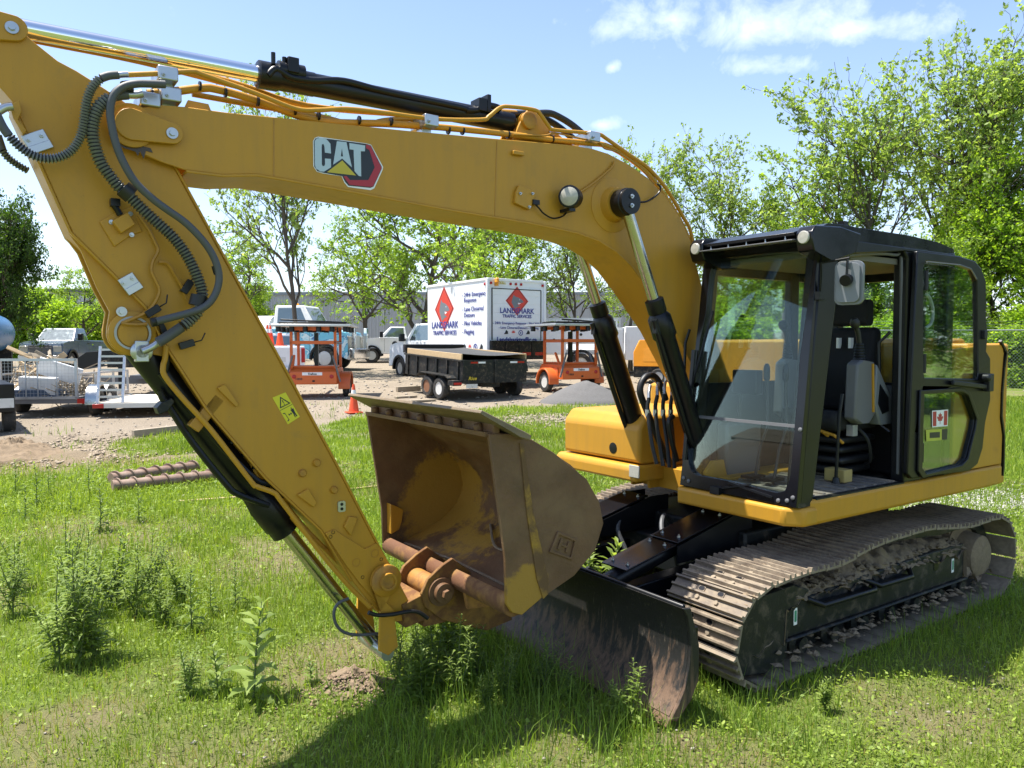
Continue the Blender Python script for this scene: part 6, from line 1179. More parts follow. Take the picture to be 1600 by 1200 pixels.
# ---- gooseneck flatbed
p = (-13.51,24.89); t = thing('gooseneck_trailer', 'black gooseneck trailer frame behind the ramp trailer', 'trailer', (p[0], p[1], gz(*p)), R(10))
m = MB(); m.prism([(-.9, .85), (-.2, 1.35), (1.4, 1.5), (1.4, 1.22), (.3, 1.08), (-.9, .55)], -.15, .15); m.box(.72, .86, -.12, .12, .1, 1.2); m.obj('neck', M_BLK, t, bevel=.01)
m = MB(); m.bar((-1.2, 0, .42), (3.0, 0, .42), .2, .22); m.box(1.3, 2.9, -.9, .9, .5, .62); m.obj('frame_rail', M_GREYPL, t)
# ---- dark trailer corner on the left edge
p = (-10.42,15.68); t = thing('box_trailer', 'black trailer with a plate and tyre cut off by the left edge', 'trailer', (p[0] - .82, p[1], gz(*p)), R(128))
m = MB(); m.box(0, 2.6, -.9, .95, .45, 1.05); m.obj('trailer_box', M_BLK, t, bevel=.02); m = MB(); m.box(-.02, 0, -.88, -.55, .55, .75); m.obj('number_plate', M_RIMW, t)
for s in (1, -1): wheel(t, .5, s * .82, .32, .22, s)
# ---- augers
def auger(label, a, b_, r):
    a = Vector((*a, gz(*a) + r * .8)); b_ = Vector((*b_, gz(*b_) + r * .8)); d = b_ - a; L = d.length
    t = thing('earth_auger', label, 'auger', a, math.atan2(d.y, d.x), 'rusty augers lying in the grass')
    m = MB(); m.lathe([(r * .78, 0), (r * .78, .02), (r * .72, .02), (r * .72, L - .02), (r * .65, L)], (0, 0, 0), (1, 0, 0), 18); m.lathe([(r * .45, -.001), (0, -.001)], (0, 0, 0), (-1, 0, 0), 14); m.obj('shaft', M_AUG, t)
    n = int(L * 60); vs = []; fs = []
    for i in range(n + 1):
        a_ = i / 60 * 2 * math.pi / .21; x = i / 60
        for rad in (r * .65, r * 1.05): vs.append((x, rad * math.cos(a_), rad * math.sin(a_)))
        for rad in (r * 1.05, r * .65): vs.append((x + .018, rad * math.cos(a_), rad * math.sin(a_)))
    for i in range(n):
        for k in range(4): fs.append((i * 4 + k, i * 4 + (k + 1) % 4, i * 4 + 4 + (k + 1) % 4, i * 4 + 4 + k))
    m = MB(); m.add(vs, fs); m.obj('flight', M_AUG, t, recalc=False); return t
M_AUG = mat('auger_rust', (.22, .14, .10), .65, var=.3, dirt=(.36, .28, .22), dirt_amt=.5, ds=8, bump=.2)
auger('rusty earth auger lying in the grass, the farther of the pair', (-5.82,11.06), (-5.06,12.22), .105); auger('rusty earth auger lying in the grass, the nearer of the pair', (-5.54,10.56), (-4.35,11.56), .105)
# ---- lumber
def plank(name, label, a, b_, w, h, m):
    k = MB(); z = h / 2; k.bar((*a, gz(*a) + z), (*b_, gz(*b_) + z), w, h); return tag(k.obj(name, m, None, bevel=.005), label, 'lumber')
plank('timber', 'weathered timber edging lying across the bare soil by the stick', (-7.73,15.59), (-6.94,16.59), .12, .14, M_WOODG)
plank('lath', 'thin pale lath lying in the grass near the augers', (-4.36,9.96), (-3.3,10.33), .05, .025, M_WOOD)
plank('timber', 'short dark timber block in front of the box truck wheel', (-3.84,25.57), (-3.13,26.04), .16, .16, M_WOODG)
plank('lath', 'pale stick in the grass between stick and bucket', (-2.33,10.68), (-1.89,10.93), .035, .02, M_WOOD)
for i, (a, b_) in enumerate((((-3.57,23.46), (-2.99,23.85)), ((-2.99,22.35), (-2.28,22.71)))): plank('timber', ('flat board beside the dump trailer wheels, farther one', 'flat board beside the dump trailer wheels, nearer one')[i], a, b_, .2, .05, M_WOODG)
# ---- gravel pile
p = (2.16,22.53); n = 40; vs = [(0, 0, .62)]; fs = []
for r_ in range(1, 16):
    for k in range(n):
        a = 2 * math.pi * k / n; rr_ = r_ / 15; rad = rr_ * (1 + .12 * mnoise.noise(Vector((math.cos(a) * 1.5, math.sin(a) * 1.5, 1))))
        x, y = 1.35 * rad * math.cos(a), 1.0 * rad * math.sin(a); z = .62 * (1 - rr_ ** 1.3) + .03 * mnoise.noise(Vector((x * 7, y * 7, 3))) - (.05 if r_ == 15 else 0); vs.append((x, y, z))
for k in range(n): fs.append((0, 1 + k, 1 + (k + 1) % n))
for r_ in range(14):
    for k in range(n): a = 1 + r_ * n; fs.append((a + k, a + n + k, a + n + (k + 1) % n, a + (k + 1) % n))
m = MB(); m.add(vs, fs); o = tag(m.obj('gravel_pile', mat('grey_gravel', (.12, .115, .11), .95, var=.4, vs=30, bump=1, bs=90), None, smooth=80), 'low grey gravel pile in front of the right arrow-board trailer', 'gravel pile'); o.location = (p[0], p[1], gz(*p) - .01)

# ---- warehouse beyond the trees
wd = 66.0; x0, x1 = -25.7749, 15.0811; zt = 6.4028
WHS = thing('warehouse', 'long pale grey corrugated metal warehouse beyond the trees', 'building', (x0, wd, gz(0, 60)))
M_CLAD = mat('grey_cladding', (.36, .38, .39), .5, var=.06, vs=.6); pw = (x1 - x0) / 14; h = zt - gz(0, 60)
pm = MB()
pts = []
for k in range(int(pw / .3)): xk = k * .3; pts += [(xk, 0), (xk + .12, 0), (xk + .16, -.06), (xk + .24, -.06), (xk + .28, 0)]
pts.append((pw, 0)); pm.add([(x, y, z) for x, y in pts for z in (0, h)], [(2 * i, 2 * i + 2, 2 * i + 3, 2 * i + 1) for i in range(len(pts) - 1)])
po = pm.obj('wall_panel', M_CLAD, WHS, smooth=0, recalc=False); pme = po.data
for k in range(1, 14): o = po.copy(); COL.objects.link(o); o.location = (k * pw, 0, 0)
m = MB(); m.box(-.2, x1 - x0 + .2, -.15, 20, h, h + .25); m.box(0, x1 - x0, .1, 19.8, 0, h); m.obj('roof', mat('roof_flashing', (.22, .25, .27), .5), WHS)
SH = thing('shed', 'pale building showing through the trees behind the blue pickup', 'building', (-35.6628, 58, gz(0, 58)))
m = MB(); m.box(0, 8, 0, 10, 0, 4.6); m.obj('wall', mat('pale_siding', (.48, .50, .50), .6), SH); m = MB(); m.box(-.3, 8.3, -.3, 10.3, 4.6, 4.85); m.obj('roof', M_GREYPL, SH)

# ---- chain-link fence on the right
FA, FB = Vector((5.5, 27.5, 0)), Vector((36, 24.5, 0)); fh = 2.05
FE = thing('chain_link_fence', 'chain-link fence with barbed wire at the edge of the wood on the right', 'fence', (FA.x, FA.y, gz(FA.x, 26)), math.atan2(FB.y - FA.y, FB.x - FA.x)); FLn = (FB - FA).length; M_GALV = mat('galvanised', (.42, .44, .45), .4, metal=.6)
for k in range(11):
    x = k * FLn / 10; m = MB(); m.cyl((x, 0, 0), (x, 0, fh + .05), .035, n=10); m.cyl((x, 0, fh), (x, -.22, fh + .33), .02, n=6); m.obj('post', M_GALV, FE)
m = MB(); m.cyl((0, 0, fh), (FLn, 0, fh), .024, n=8); m.obj('top_rail', M_GALV, FE)
m = MB()
for k in range(3): m.cyl((0, -.07 - k * .07, fh + .1 + k * .1), (FLn, -.07 - k * .07, fh + .1 + k * .1), .006, n=4)
m.obj('barbed_wire', M_GALV, FE)
m = MB(); st = .12
for k in range(int((FLn + fh) / st)):
    for sgn in (1, -1):
        a0 = k * st - (fh if sgn > 0 else 0); z0, z1, xa, xb_ = 0.03, fh, a0, a0 + sgn * fh
        if xa < 0: z0 = .03 + (0 - xa); xa = 0
        if xb_ > FLn: z1 = z1 - (xb_ - FLn); xb_ = FLn
        if xb_ < 0: z1 = z1 + xb_; xb_ = 0
        if xa > FLn: continue
        if z1 > z0: m.bar((xa, 0, z0), (xb_, .004, z1), .006, .006, (0, 1, 0))
tag(m.obj('wire_mesh', M_GALV, FE, smooth=0, recalc=False), kind='stuff')

# ================================================================== TREES
GREENS = {'spring': [(0, (.09, .15, .02)), (.35, (.17, .27, .035)), (.7, (.27, .39, .06)), (1, (.38, .50, .10))],
          'pale': [(0, (.12, .18, .045)), (.4, (.21, .30, .08)), (.75, (.31, .41, .13)), (1, (.42, .52, .20))],
          'dark': [(0, (.02, .045, .010)), (.4, (.04, .085, .016)), (.8, (.07, .13, .025)), (1, (.12, .19, .04))],
          'bright': [(0, (.12, .20, .02)), (.4, (.21, .33, .03)), (.7, (.31, .46, .045)), (1, (.42, .56, .08))]}
M_LEAF = {k: leaf_mat('leaves_' + k, v, .55) for k, v in GREENS.items()}
def tree_meshes(seed, H, r0, fork, spread, kids, leaf_n, leaf_s, kind, clump=.28, up=.35, lean=(0, 0)):
    """tapered trunk with limbs and twigs; leaves in small clumps on the twigs"""
    rg = random.Random(seed); wood = MB(); tips = []
    def branch(p, d, L, r, lvl):
        n = 7 if lvl == 0 else 5; P = [p.copy()]; d = d.copy()
        for i in range(n):
            w = .10 if lvl == 0 else .22
            d = (d + Vector((rg.gauss(0, w), rg.gauss(0, w), rg.gauss(0, w) + (up * .16 if lvl else .12)))).normalized(); P.append(P[-1] + d * L / n)
        wood.tube(P, r, 8 if lvl == 0 else (6 if lvl == 1 else 4), rf=lambda i: max(.008, r * (1 - .78 * i / n)) * (1.35 if (lvl == 0 and i == 0) else 1))
        if lvl >= 2: tips.extend((P[k], lvl) for k in range(2, n + 1))
        if lvl == 3: return
        for k in range(kids[lvl]):
            t = (fork + (1 - fork) * (k + rg.random()) / kids[lvl]) if lvl == 0 else rg.uniform(.25, 1.0)
            i = min(n - 1, int(t * n)); q = P[i].lerp(P[i + 1], t * n - i); dd = (P[i + 1] - P[i]).normalized()
            az = k * 2.4 + rg.uniform(-.6, .6); s = dd.orthogonal().normalized(); s = Matrix.Rotation(az, 3, dd) @ s
            ang = spread * rg.uniform(.75, 1.2) * (1.0 if lvl else (1.25 - .5 * t)); nd = (dd * math.cos(ang) + s * math.sin(ang)).normalized()
            ln = L * (rg.uniform(.42, .62) * (1.15 - .45 * t) if lvl == 0 else rg.uniform(.45, .7)); branch(q, nd, ln, max(.012, r * (.52 if lvl == 0 else .5) * (1.1 - .4 * t)), lvl + 1)
    branch(Vector((0, 0, -.15)), Vector((lean[0], lean[1], 1)).normalized(), H * .86, r0, 0)
    r_ = np.random.default_rng(seed); T = np.array([tuple(p) for p, l in tips]); idx = r_.integers(0, len(T), leaf_n // 5)
    cc = T[idx] + r_.normal(0, clump * .7, (len(idx), 3)); C_ = np.repeat(cc, 5, 0) + r_.normal(0, clump * .42, (len(idx) * 5, 3)); n = len(C_)
    tint = np.clip(np.repeat(r_.normal(.5, .22, len(idx)), 5) + r_.normal(0, .10, n), 0, 1)
    a = r_.normal(0, 1, (n, 3)); a /= np.linalg.norm(a, axis=1, keepdims=True); b_ = np.cross(a, r_.normal(0, 1, (n, 3)) + np.array([0, 0, .6])); b_ /= np.linalg.norm(b_, axis=1, keepdims=True) + 1e-9
    s = leaf_s * r_.uniform(.6, 1.3, (n, 1)); V = np.stack([C_ - a * s, C_ + b_ * s * .55, C_ + a * s, C_ - b_ * s * .55], 1).reshape(-1, 3)
    F = np.arange(n * 4).reshape(-1, 4)
    wo = wood.obj('trunk', M_BARK, None, recalc=False); lo_ = np_mesh('crown', V, F, M_LEAF[kind], attr={'tint': tint})
    return wo, lo_
PROT = {}; HT = {}
def proto(key, *a, **k):
    w_, l_ = tree_meshes(*a, **k); PROT[key] = (w_.data, l_.data); HT[key] = max(v.co.z for v in l_.data.vertices); bpy.data.objects.remove(w_); bpy.data.objects.remove(l_)
#            seed H   r0   fork spread kids        leaves size kind
proto('tall', 11, 13, .20, .30, .62, (13, 7, 5), 10000, .115, 'pale', clump=.18)
proto('tall2', 29, 13, .19, .36, .55, (12, 7, 5), 10000, .115, 'pale', clump=.18, lean=(.05, 0))
proto('spread', 17, 11, .27, .20, .95, (9, 7, 5), 12000, .11, 'spring', clump=.21, up=.25)
proto('maple', 23, 11, .24, .14, .75, (16, 8, 5), 30000, .14, 'dark', clump=.34)
proto('bright', 31, 10, .16, .10, .70, (17, 8, 5), 18000, .115, 'bright', clump=.26)
proto('bright2', 37, 9, .14, .06, .80, (16, 8, 5), 20000, .115, 'spring', clump=.28)
proto('bush', 41, 4, .07, .02, .95, (12, 8, 5), 16000, .095, 'bright', clump=.28)
def tree(key, px_x, y, h, label, rz, sx=1.0, name='tree', cat='tree', group=None):
    base = HT[key]
    t = thing(name, label, cat, (px_x, y, gz(px_x, y)), rz, group); s = h / base; t.scale = (s * sx, s * sx, s)
    for nme, me in zip(('trunk', 'crown'), PROT[key]): o = bpy.data.objects.new(nme, me); COL.objects.link(o); o.parent = t
    return t
def tx(px, y): return (px - 800) / 1200 * y
TREES = [
 ('maple', -8, 34, 8.2, 'dark green maple standing at the left edge behind the blue pickup', 0.3, .72),
 ('maple', -230, 36, 10, 'dark maple just outside the left edge', 2.3, .8),
 ('bush', 60, 40, 4.6, 'dark shrubs under the maple on the left', 1.0, 1.3),
 ('spread', 135, 44, 5.6, 'small pale tree between the blue pickup and the stick', 1.7, 1.1),
 ('bush', 180, 47, 4.2, 'low bush beyond the ramp trailer', .5, 1.5),
 ('spread', 365, 42, 7.6, 'sparse tree showing just right of the stick', 2.9, 1.0),
 ('tall', 470, 33, 13.6, 'tall slim tree under the middle of the boom with twigs above the stick cylinder', .4, .75),
 ('bright2', 420, 46, 5.2, 'green bushy tree behind the left arrow-board trailer', 1.1, 1.2),
 ('spread', 650, 34, 10.2, 'broad tree with dark forking limbs left of the box truck', 3.6, 1.15),
 ('spread', 575, 48, 9.5, 'leafy tree behind the white pickup', 1.2, 1.0),
 ('tall2', 742, 44, 10.5, 'slim tree behind the middle of the box truck roof', 2.2, 1.0),
 ('spread', 815, 40, 9.2, 'leafy tree beyond the right end of the box truck', 5.0, 1.0),
 ('tall', 893, 38, 8.6, 'straight-trunked tree behind the right arrow-board trailer', 2.0, .9),
 ('tall2', 985, 36, 11.4, 'tree rising behind the bend of the boom', 4.0, .8),
 ('spread', 1030, 40, 7.5, 'small tree between boom and cab', .9, 1.0),
 ('tall', 1142, 37, 11.2, 'airy young tree above the left corner of the cab roof', 1.5, .95),
 ('spread', 1240, 36, 10.6, 'rounded leafy tree above the middle of the cab roof', 2.6, 1.0),
 ('tall2', 1368, 33, 13.2, 'forked tree with dark trunk above the right part of the cab roof', .7, 1.05),
 ('tall', 1440, 35, 15.6, 'tallest tree, slim and airy, above the rear of the cab', 3.3, .95),
 ('tall2', 1560, 32, 14.4, 'tall tree at the right edge behind the fence', 5.2, 1.0),
 ('tall', 1660, 33, 15.5, 'tall tree just outside the right edge', 1.9, 1.0),
 ('bright', 1530, 31, 8.6, 'bright yellow-green tree behind the open cab door', .2, 1.05),
 ('bright', 1625, 31, 10, 'bright yellow-green tree at the right edge above the counterweight', 2.1, 1.0),
 ('bright2', 1430, 30, 6.6, 'fresh green tree seen behind the cab roof corner', 3.1, 1.1),
 ('bright2', 1330, 31.5, 6.2, 'dense green tree seen through the cab windows, right one', 4.4, 1.2),
 ('bright2', 1230, 32.5, 6.4, 'dense green tree seen through the windscreen, middle one', 1.4, 1.2),
 ('bright', 1140, 33.5, 6.0, 'dense green tree seen through the windscreen, left one', 5.5, 1.1),
 ('bright2', 1720, 30, 8, 'green tree beyond the right edge', 2.8, 1.1),
 ('bright', 1840, 31, 10, 'green tree well beyond the right edge', .8, 1.1),
 ('bright2', 2020, 26, 9, 'unseen green tree at the right, added for door reflections, far one', 1.8, 1.1), ('bright', 2350, 21, 9, 'unseen green tree at the right, added for door reflections, second one', 2.8, 1.2), ('bright2', 2850, 16, 9, 'unseen green tree at the right, added for door reflections, third one', .3, 1.2), ('bright', 3700, 11, 8, 'unseen green tree at the right, added for door reflections, nearest one', 4.8, 1.2), ('maple', 4800, 7.5, 9, 'unseen dark maple at the right, added for door reflections', 4.1, 1.1),  # out of view, added for the open door's glass to reflect
]
for k, px, y, h, lab, rz, sx in TREES: tree(k, tx(px, y), y, h, lab, rz, sx, name='shrub' if k == 'bush' else 'tree', cat='shrub' if k == 'bush' else 'tree')
rr = random.Random(8)
for i in range(15):
    y = rr.uniform(27.7, 29); tree('bush', tx(1130 + i * 45, y), y, rr.uniform(1.8, 3.4), 'green shrub in the undergrowth behind the chain-link fence', rr.uniform(0, 6), rr.uniform(1.2, 1.7), 'shrub', 'shrub', 'undergrowth shrubs behind the fence')
for i in range(7):
    y = rr.uniform(47, 57); tree('bush', tx(-60 + i * 68, y), y, rr.uniform(2.8, 4.8), 'shrub in the hedge line before the warehouse', rr.uniform(0, 6), rr.uniform(1.3, 1.9), 'shrub', 'shrub', 'shrubs along the far side of the yard')

# ================================================================== GRASS (uncountable: stuff)
EXL = Vector(EX.location); ca, sa = math.cos(EX.rotation_euler.z), math.sin(EX.rotation_euler.z)
def to_m(x, y): dx, dy = x - EXL.x, y - EXL.y; return dx * ca + dy * sa, -dx * sa + dy * ca
def blades(name, x, y, h, w, tint, rg, m, bend=.5, zoff=0.0):
    n = len(x); z = GZ(x, y) + np.clip(1.4 - np.abs(y - 10) / 14, 0, 1) * ((fnoise(x, y, .8, 21) - .5) * .05 + (fnoise(x, y, 4.5, 22) - .5) * .03) - .02 + zoff
    a = rg.uniform(0, 2 * np.pi, n); l = rg.uniform(0, 2 * np.pi, n); lean = np.abs(rg.normal(0, bend, n)) * h
    dx, dy = np.cos(a) * w / 2, np.sin(a) * w / 2; lx, ly = np.cos(l) * lean, np.sin(l) * lean
    hz_ = np.sqrt(np.maximum(h * h - lean * lean * .8, (h * .25) ** 2))
    def P(k, s, f): return np.stack([x + lx * k ** 1.7 + dx * s * f, y + ly * k ** 1.7 + dy * s * f, z + hz_ * k], -1)
    V = np.stack([P(0, -1, 1), P(0, 1, 1), P(.55, 1, .8), P(.55, -1, .8), P(1, 1, .08), P(1, -1, .08)], 1).reshape(-1, 3)
    o = np.arange(n)[:, None] * 6; F = np.stack([o + np.array([0, 1, 2, 3]), o + np.array([3, 2, 4, 5])], 1).reshape(-1, 4)
    return np_mesh(name, V, F, m, attr={'tint': np.repeat(tint, 2)})
GRASS = [(0, (.34, .27, .12)), (.14, (.28, .26, .08)), (.3, (.135, .20, .026)), (.6, (.20, .285, .036)), (.85, (.285, .375, .052)), (1, (.36, .44, .08))]
M_GRASS = leaf_mat('grass_blades', GRASS, .42); M_TALL = leaf_mat('tall_grass_blades', [(0, (.10, .165, .022)), (.5, (.17, .27, .036)), (1, (.26, .37, .06))], .42)
rg = np.random.default_rng(4)
def sample(n, y0, y1, pw):
    u = rg.random(n); y = (y0 ** pw + u * (y1 ** pw - y0 ** pw)) ** (1 / pw); x = rg.uniform(-1, 1, n) * (.70 * y + 1.3); return x, y
def off_machine(x, y):
    mx, my = to_m(x, y); return ~((np.abs(mx) < 1.75) & (np.abs(np.abs(my) - 1.0) < .29))
x, y = sample(480000, 2.5, 24, .8); k = (rg.random(len(x)) < grass_mask(x, y)) & off_machine(x, y); x, y = x[k], y[k]
lush = fnoise(x, y, .9, 41); h = (.035 + .10 * lush ** 1.4) * rg.uniform(.6, 1.5, len(x)) * (1 + .3 * np.exp(-((y - 12) / 5) ** 2)); w = np.maximum(.0048, y * .0009) * rg.uniform(.7, 1.4, len(x))
tint = np.clip(.33 + .55 * fnoise(x, y, .7, 51) + rg.normal(0, .14, len(x)) + .07 - .28 * (rg.random(len(x)) < .06), 0, 1)
tag(blades('grass', x, y, h, w, tint, rg, M_GRASS, .65), 'short sunny grass around the excavator', 'grass', None, 'stuff')
# longer tufts: round the tracks, the blade, the bucket and in scattered clumps
px_, py_ = sample(260000, 2.8, 22, .8); mx, my = to_m(px_, py_)
d = np.exp(-(np.minimum(np.abs(my - 1.33), np.abs(my - .66)) / .10) ** 2) * (np.abs(mx) < 1.85)
d = np.maximum(d, np.exp(-((mx - 2.75) / .42) ** 2) * (np.abs(my) < 1.7) * .9); d = np.maximum(d, np.exp(-((mx - 2.05) / .3) ** 2) * (np.abs(my) < 1.5) * .9); d = np.maximum(d, np.exp(-((mx - 1.95) / .25) ** 2 - ((my - 1.5) / .35) ** 2) * .9)
d = np.maximum(d, .75 * np.exp(-((mx - 3.4) / .5) ** 2 - ((my - .4) / .8) ** 2))
d = np.maximum(d, .5 * sstep(.60, .72, fnoise(px_, py_, .55, 61))); d = np.maximum(d, .8 * np.exp(-((px_ - -6.09) / .5) ** 2 - ((py_ - 14.25) / .7) ** 2)); d = np.maximum(d, .6 * sstep(4.5, 7, px_) * sstep(6, 9, py_))
k = (rg.random(len(px_)) < d * .55 * (.3 + .7 * grass_mask(px_, py_))) & off_machine(px_, py_); x, y = px_[k], py_[k]
mx, my = to_m(x, y); h = (.10 + .17 * fnoise(x, y, 1.7, 71)) * rg.uniform(.55, 1.25, len(x)) * (1 + .45 * np.exp(-((mx - 2.6) / .3) ** 2) * (np.abs(my) < 1.5)); w = np.maximum(.005, y * .0007) * rg.uniform(.7, 1.4, len(x))
tag(blades('tall_grass', x, y, h, w, np.clip(.5 + rg.normal(0, .25, len(x)), 0, 1), rg, M_TALL, .5), 'longer grass tufts along the tracks, blade and bucket', 'grass', None, 'stuff')
n = 70000; x, y = sample(n, 2.5, 14, .75); k = (rg.random(n) < .35 + .9 * (1 - grass_mask(x, y))) & off_machine(x, y) & (y < 13.5); x, y = x[k], y[k]
tag(blades('straw', x, y, rg.uniform(.03, .11, len(x)), np.maximum(.004, y * .0006) * rg.uniform(.7, 1.3, len(x)), np.clip(rg.normal(.06, .07, len(x)), 0, .3), rg, M_GRASS, 1.6), 'dead straw lying in the turf and on the bare patches', 'straw', None, 'stuff')
# clover and small broad leaves
x, y = sample(150000, 2.5, 13, .7); k = (rg.random(len(x)) < grass_mask(x, y) * (.25 + .75 * sstep(.4, .6, fnoise(x, y, 1.1, 81)))) & off_machine(x, y); x, y = x[k], y[k]; n = len(x)
s = np.maximum(.008, y * .0016) * rg.uniform(.6, 1.7, n); z = GZ(x, y) + rg.uniform(.0, .045, n); a = rg.uniform(0, 6.28, n); e = rg.uniform(.5, .9, n); tl = rg.normal(0, .35, (n, 2))
def Q(u, v): px2 = np.cos(a) * u - np.sin(a) * v * e; py2 = np.sin(a) * u + np.cos(a) * v * e; return np.stack([x + px2 * s, y + py2 * s, z + (px2 * tl[:, 0] + py2 * tl[:, 1]) * s], -1)
V = np.stack([Q(-1, -.25), Q(0, -.8), Q(1, -.2), Q(1, .2), Q(0, .8), Q(-1, .25)], 1).reshape(-1, 3); o_ = np.arange(n)[:, None] * 6; F = np.stack([o_ + np.array([0, 1, 4, 5]), o_ + np.array([1, 2, 3, 4])], 1).reshape(-1, 4)
tag(np_mesh('clover', V, F, M_GRASS, attr={'tint': np.repeat(np.clip(rg.normal(.62, .17, n), .25, 1), 2)}), 'clover and small broad-leaved plants in the turf', 'ground cover', None, 'stuff')
# clods, stones and wood chips lying about
def litter(name, label, cat, x, y, s, m, flat=.6, long=1.0):
    n = len(x); z = GZ(x, y) + mound(x, y); base = np.array([(1, 0, 0), (.1, 1, .1), (-1, .1, 0), (0, -1, .1), (.1, .1, 1), (0, 0, -.7)]); rot = rg.uniform(0, 6.28, n); j = base[None] * rg.uniform(.6, 1.4, (n, 6, 1)) + rg.normal(0, .15, (n, 6, 3)); sc_ = np.stack([s * long, s, s * flat], -1)[:, None, :]; j = j * sc_
    c_, s_ = np.cos(rot)[:, None], np.sin(rot)[:, None]; V = np.stack([j[..., 0] * c_ - j[..., 1] * s_ + x[:, None], j[..., 0] * s_ + j[..., 1] * c_ + y[:, None], j[..., 2] + z[:, None] + (s * flat * .2)[:, None]], -1).reshape(-1, 3)
    tri = np.array([(0, 1, 4), (1, 2, 4), (2, 3, 4), (3, 0, 4), (1, 0, 5), (2, 1, 5), (3, 2, 5), (0, 3, 5)]); F = (np.arange(n)[:, None, None] * 6 + tri[None]).reshape(-1, 3)
    return tag(np_mesh(name, V, F, m), label, cat, None, 'stuff')
n = 900; litter('soil_clods', 'dry soil clods scattered round the foot of the bucket cylinder', 'soil', rg.normal(-.99, .17, n), rg.normal(4.56, .15, n), rg.uniform(.004, .022, n) ** 1.0 * rg.uniform(.4, 1, n), mat('mound_clods', (.22, .155, .10), .95, var=.4))
n = 7000; x, y = sample(n, 2.6, 32, .8); k = rg.random(n) > grass_mask(x, y) * 1.1; litter('pebbles', 'pebbles and crumbs on the bare soil', 'stones', x[k], y[k], rg.uniform(.004, .016, k.sum()) * np.maximum(1, y[k] / 7), mat('pebble', (.30, .27, .225), .9, var=.4, vs=12))
n = 1600; x = rg.uniform(-.2, 3.4, n); y = rg.normal(18.4, .7, n) + .1 * x; litter('wood_chips', 'bark and wood chips scattered beyond the bucket', 'wood chips', x, y, rg.uniform(.015, .05, n), M_WOODG, .4, 2.2)
c_ = (6.2,9.96); n = 2600; x = rg.normal(c_[0] + .4, .9, n); y = rg.normal(c_[1], .42, n); litter('white_gravel', 'patch of pale crushed stone behind the right track', 'gravel', x, y, rg.uniform(.012, .04, n), mat('pale_stone', (.36, .345, .32), .9, var=.35, vs=20))
c_ = (-8.56,13.44); n = 1800; litter('soil_clods', 'lumps on the soil mound at the left edge', 'soil', rg.normal(c_[0] + .4, 1.1, n), rg.normal(c_[1] + .4, .9, n), rg.uniform(.012, .05, n), mat('mound_soil', (.30, .24, .17), .95, var=.3))

# ================================================================== WEEDS (one plant each)
M_WEED = leaf_mat('weed_leaves', [(0, (.10, .15, .03)), (.4, (.17, .24, .05)), (.75, (.24, .32, .075)), (1, (.31, .39, .11))], .5)
M_STEM = mat('weed_stem', (.10, .13, .05), .7)
def weed_proto(seed, H, nl, ll, lw, droop, lobes, side=0):
    rg_ = random.Random(seed); V = []; F = []; tint = []; st = MB()
    def leaf(p, az, L, w, pitch):
        d = Vector((math.cos(az), math.sin(az), 0)); s = Vector((-d.y, d.x, 0)); n = 5; tn = rg_.uniform(.1, .95); o = len(V); pp = Vector(p); ang = pitch
        for i in range(n + 1):
            t = i / n; ww = w * math.sin(math.pi * min(1, .12 + t * .88)) ** .8 * (1 + (lobes if i % 2 else -lobes)); q = pp
            V.append(tuple(q - s * ww + Vector((0, 0, ww * .35)))); V.append(tuple(q)); V.append(tuple(q + s * ww + Vector((0, 0, ww * .35))))
            ang -= droop / n; pp = pp + (d * math.cos(ang) + Vector((0, 0, math.sin(ang)))) * L / n
        for i in range(n):
            for k in (0, 1): F.append((o + 3 * i + k, o + 3 * i + k + 1, o + 3 * i + 4 + k, o + 3 * i + 3 + k)); tint.append(tn)
    def stalk(p0, d0, H_, n_, sc):
        P = [Vector(p0)]; d = Vector(d0)
        for i in range(6): d = (d + Vector((rg_.gauss(0, .06), rg_.gauss(0, .06), .1))).normalized(); P.append(P[-1] + d * H_ / 6)
        st.tube(P, .006 * sc, 5, rf=lambda i: .0065 * sc * (1 - .12 * i))
        for k in range(n_):
            t = (k + .5) / n_; t = .03 + .97 * t; i = min(5, int(t * 6)); q = P[i].lerp(P[i + 1], t * 6 - i); f = (1 - .62 * t) if t > .15 else .8 + t
            leaf(q, k * 2.4 + rg_.uniform(-.3, .3), ll * f * rg_.uniform(.75, 1.2) * sc, lw * f * sc, rg_.uniform(.35, .8) + .5 * t)
    stalk((0, 0, -.02), (0, 0, 1), H, nl, 1)
    for k in range(side): a = rg_.uniform(0, 6.28); stalk((.02 * math.cos(a), .02 * math.sin(a), H * rg_.uniform(.02, .35)), (math.cos(a) * .5, math.sin(a) * .5, 1), H * rg_.uniform(.45, .8), nl * 2 // 3, .75)
    s_ = st.obj('stem', M_STEM, None, recalc=False); l_ = np_mesh('leaves', np.array(V), np.array(F), M_WEED, attr={'tint': np.array(tint)}); r = (s_.data, l_.data); bpy.data.objects.remove(s_); bpy.data.objects.remove(l_); return r
WP = [weed_proto(1, .62, 40, .19, .020, 1.1, .4), weed_proto(2, .55, 40, .19, .020, 1.0, .45, 4), weed_proto(3, .50, 26, .22, .034, 1.0, .3), weed_proto(4, .60, 44, .17, .013, 1.2, .45, 6), weed_proto(5, .45, 36, .17, .026, .7, .15, 5)]
def weed(bx_, by_, top, kind, label, group):
    return bx_, by_, top, kind, label, group
def plant(p, d_px, kind, label, group=None):
    """p: ground point; d_px: apparent height in photo pixels turned into metres at that distance"""
    h_ = d_px * p[1] / 1200 ; t = thing('weed_plant', label, 'weed', (p[0], p[1], gz(*p)), random.uniform(0, 6.28), group); s = h_ / (.62, .55, .50, .60, .45)[kind]; t.scale = (s, s, s)
    for nme, me in zip(('stem', 'leaves'), WP[kind]): o = bpy.data.objects.new(nme, me); COL.objects.link(o); o.parent = t
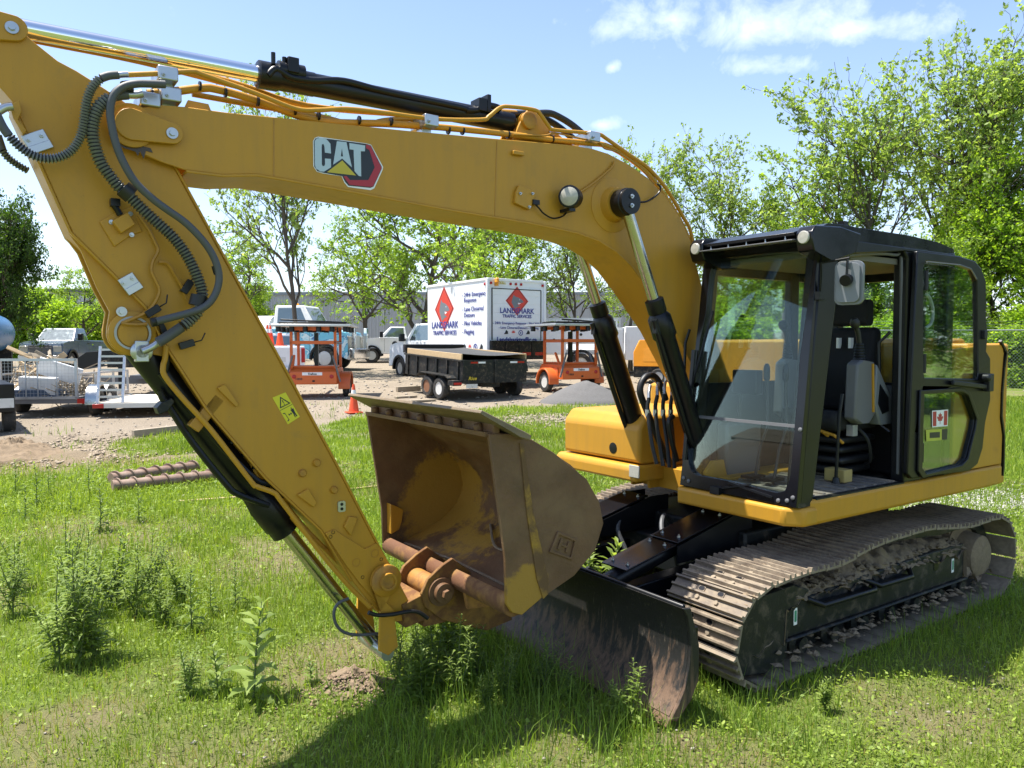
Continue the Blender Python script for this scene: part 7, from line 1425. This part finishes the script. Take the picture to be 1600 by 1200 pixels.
L1, G1_ = 'tall feathery weed in the dense weed patch on the left', 'weeds in the left patch'
for p, h, k in (((-2.97,4.95), 170, 3), ((-2.84,4.95), 190, 3), ((-2.77,5.01), 120, 1), ((-3.13,5.34), 150, 1), ((-3.3,5.86), 140, 3), ((-2.91,5.86), 130, 3), ((-3.19,6.08), 120, 1), ((-2.99,6.31), 110, 3), ((-2.34,5.52), 110, 0), ((-2.61,5.65), 80, 1), ((-2.33,5.86), 70, 0), ((-2.19,6.0), 80, 0), ((-3.87,5.86), 120, 3), ((-4.22,6.48), 90, 1), ((-3.69,6.31), 130, 3), ((-2.71,6.15), 80, 1)): plant(p, h, k, L1, G1_)
L2, G2_ = 'small upright weed at the edge of the bare soil on the left', 'weeds by the soil edge'
for p, h in (((-6.13,9.79), 70), ((-6.85,10.52), 55), ((-6.27,10.33), 50), ((-5.73,10.33), 60), ((-5.85,9.15), 60), ((-4.63,8.53), 90), ((-4.43,9.0), 60), ((-5.49,9.46), 50)): plant(p, h, 0, L2, G2_)
plant((-1.52,4.41), 165, 2, 'tall broad-leaved thistle standing alone left of the bucket cylinder foot'); plant((-1.94,4.49), 90, 1, 'thin weed left of the tall thistle'); plant((-1.77,4.53), 85, 2, 'leafy weed just left of the tall thistle'); plant((-1.22,4.58), 55, 2, 'small weed right of the tall thistle in the shade')
plant((0.65,4.11), 100, 1, 'feathery weed standing in front of the blade corner'); plant((0.58,4.21), 60, 1, 'small weed beside the blade corner')
L3, G3_ = 'leafy green weed growing in front of the coupler below the bucket', 'weeds below the bucket'
for p, h, k in (((-0.68,4.58), 110, 3), ((-0.61,4.81), 100, 3), ((-0.47,4.58), 125, 1), ((-0.31,4.49), 130, 3), ((-0.22,4.71), 110, 1), ((-0.41,4.85), 90, 4), ((-0.53,4.45), 90, 4), ((-0.04,4.45), 100, 3), ((0.19,4.53), 95, 3), ((0.34,4.41), 70, 1), ((-0.6,4.37), 70, 4), ((-0.15,4.29), 60, 4)): plant(p, h, k, L3, G3_)
L4, G4_ = 'bright green leafy weed growing between bucket and blade arms', 'weeds behind the blade'
for xm, ym, h in ((1.95, -.12, .62), (1.85, -.3, .70), (1.7, -.10, .66), (2.05, -.4, .55), (1.9, .05, .50), (1.6, -.45, .6)):
    X_, Y_ = EXL.x + xm * ca - ym * sa, EXL.y + xm * sa + ym * ca; plant((X_, Y_), h * 1200 / Y_, 4, L4, G4_)
plant((1.79,4.29), 50, 4, 'broad-leaved dock plant in the foreground grass on the right')
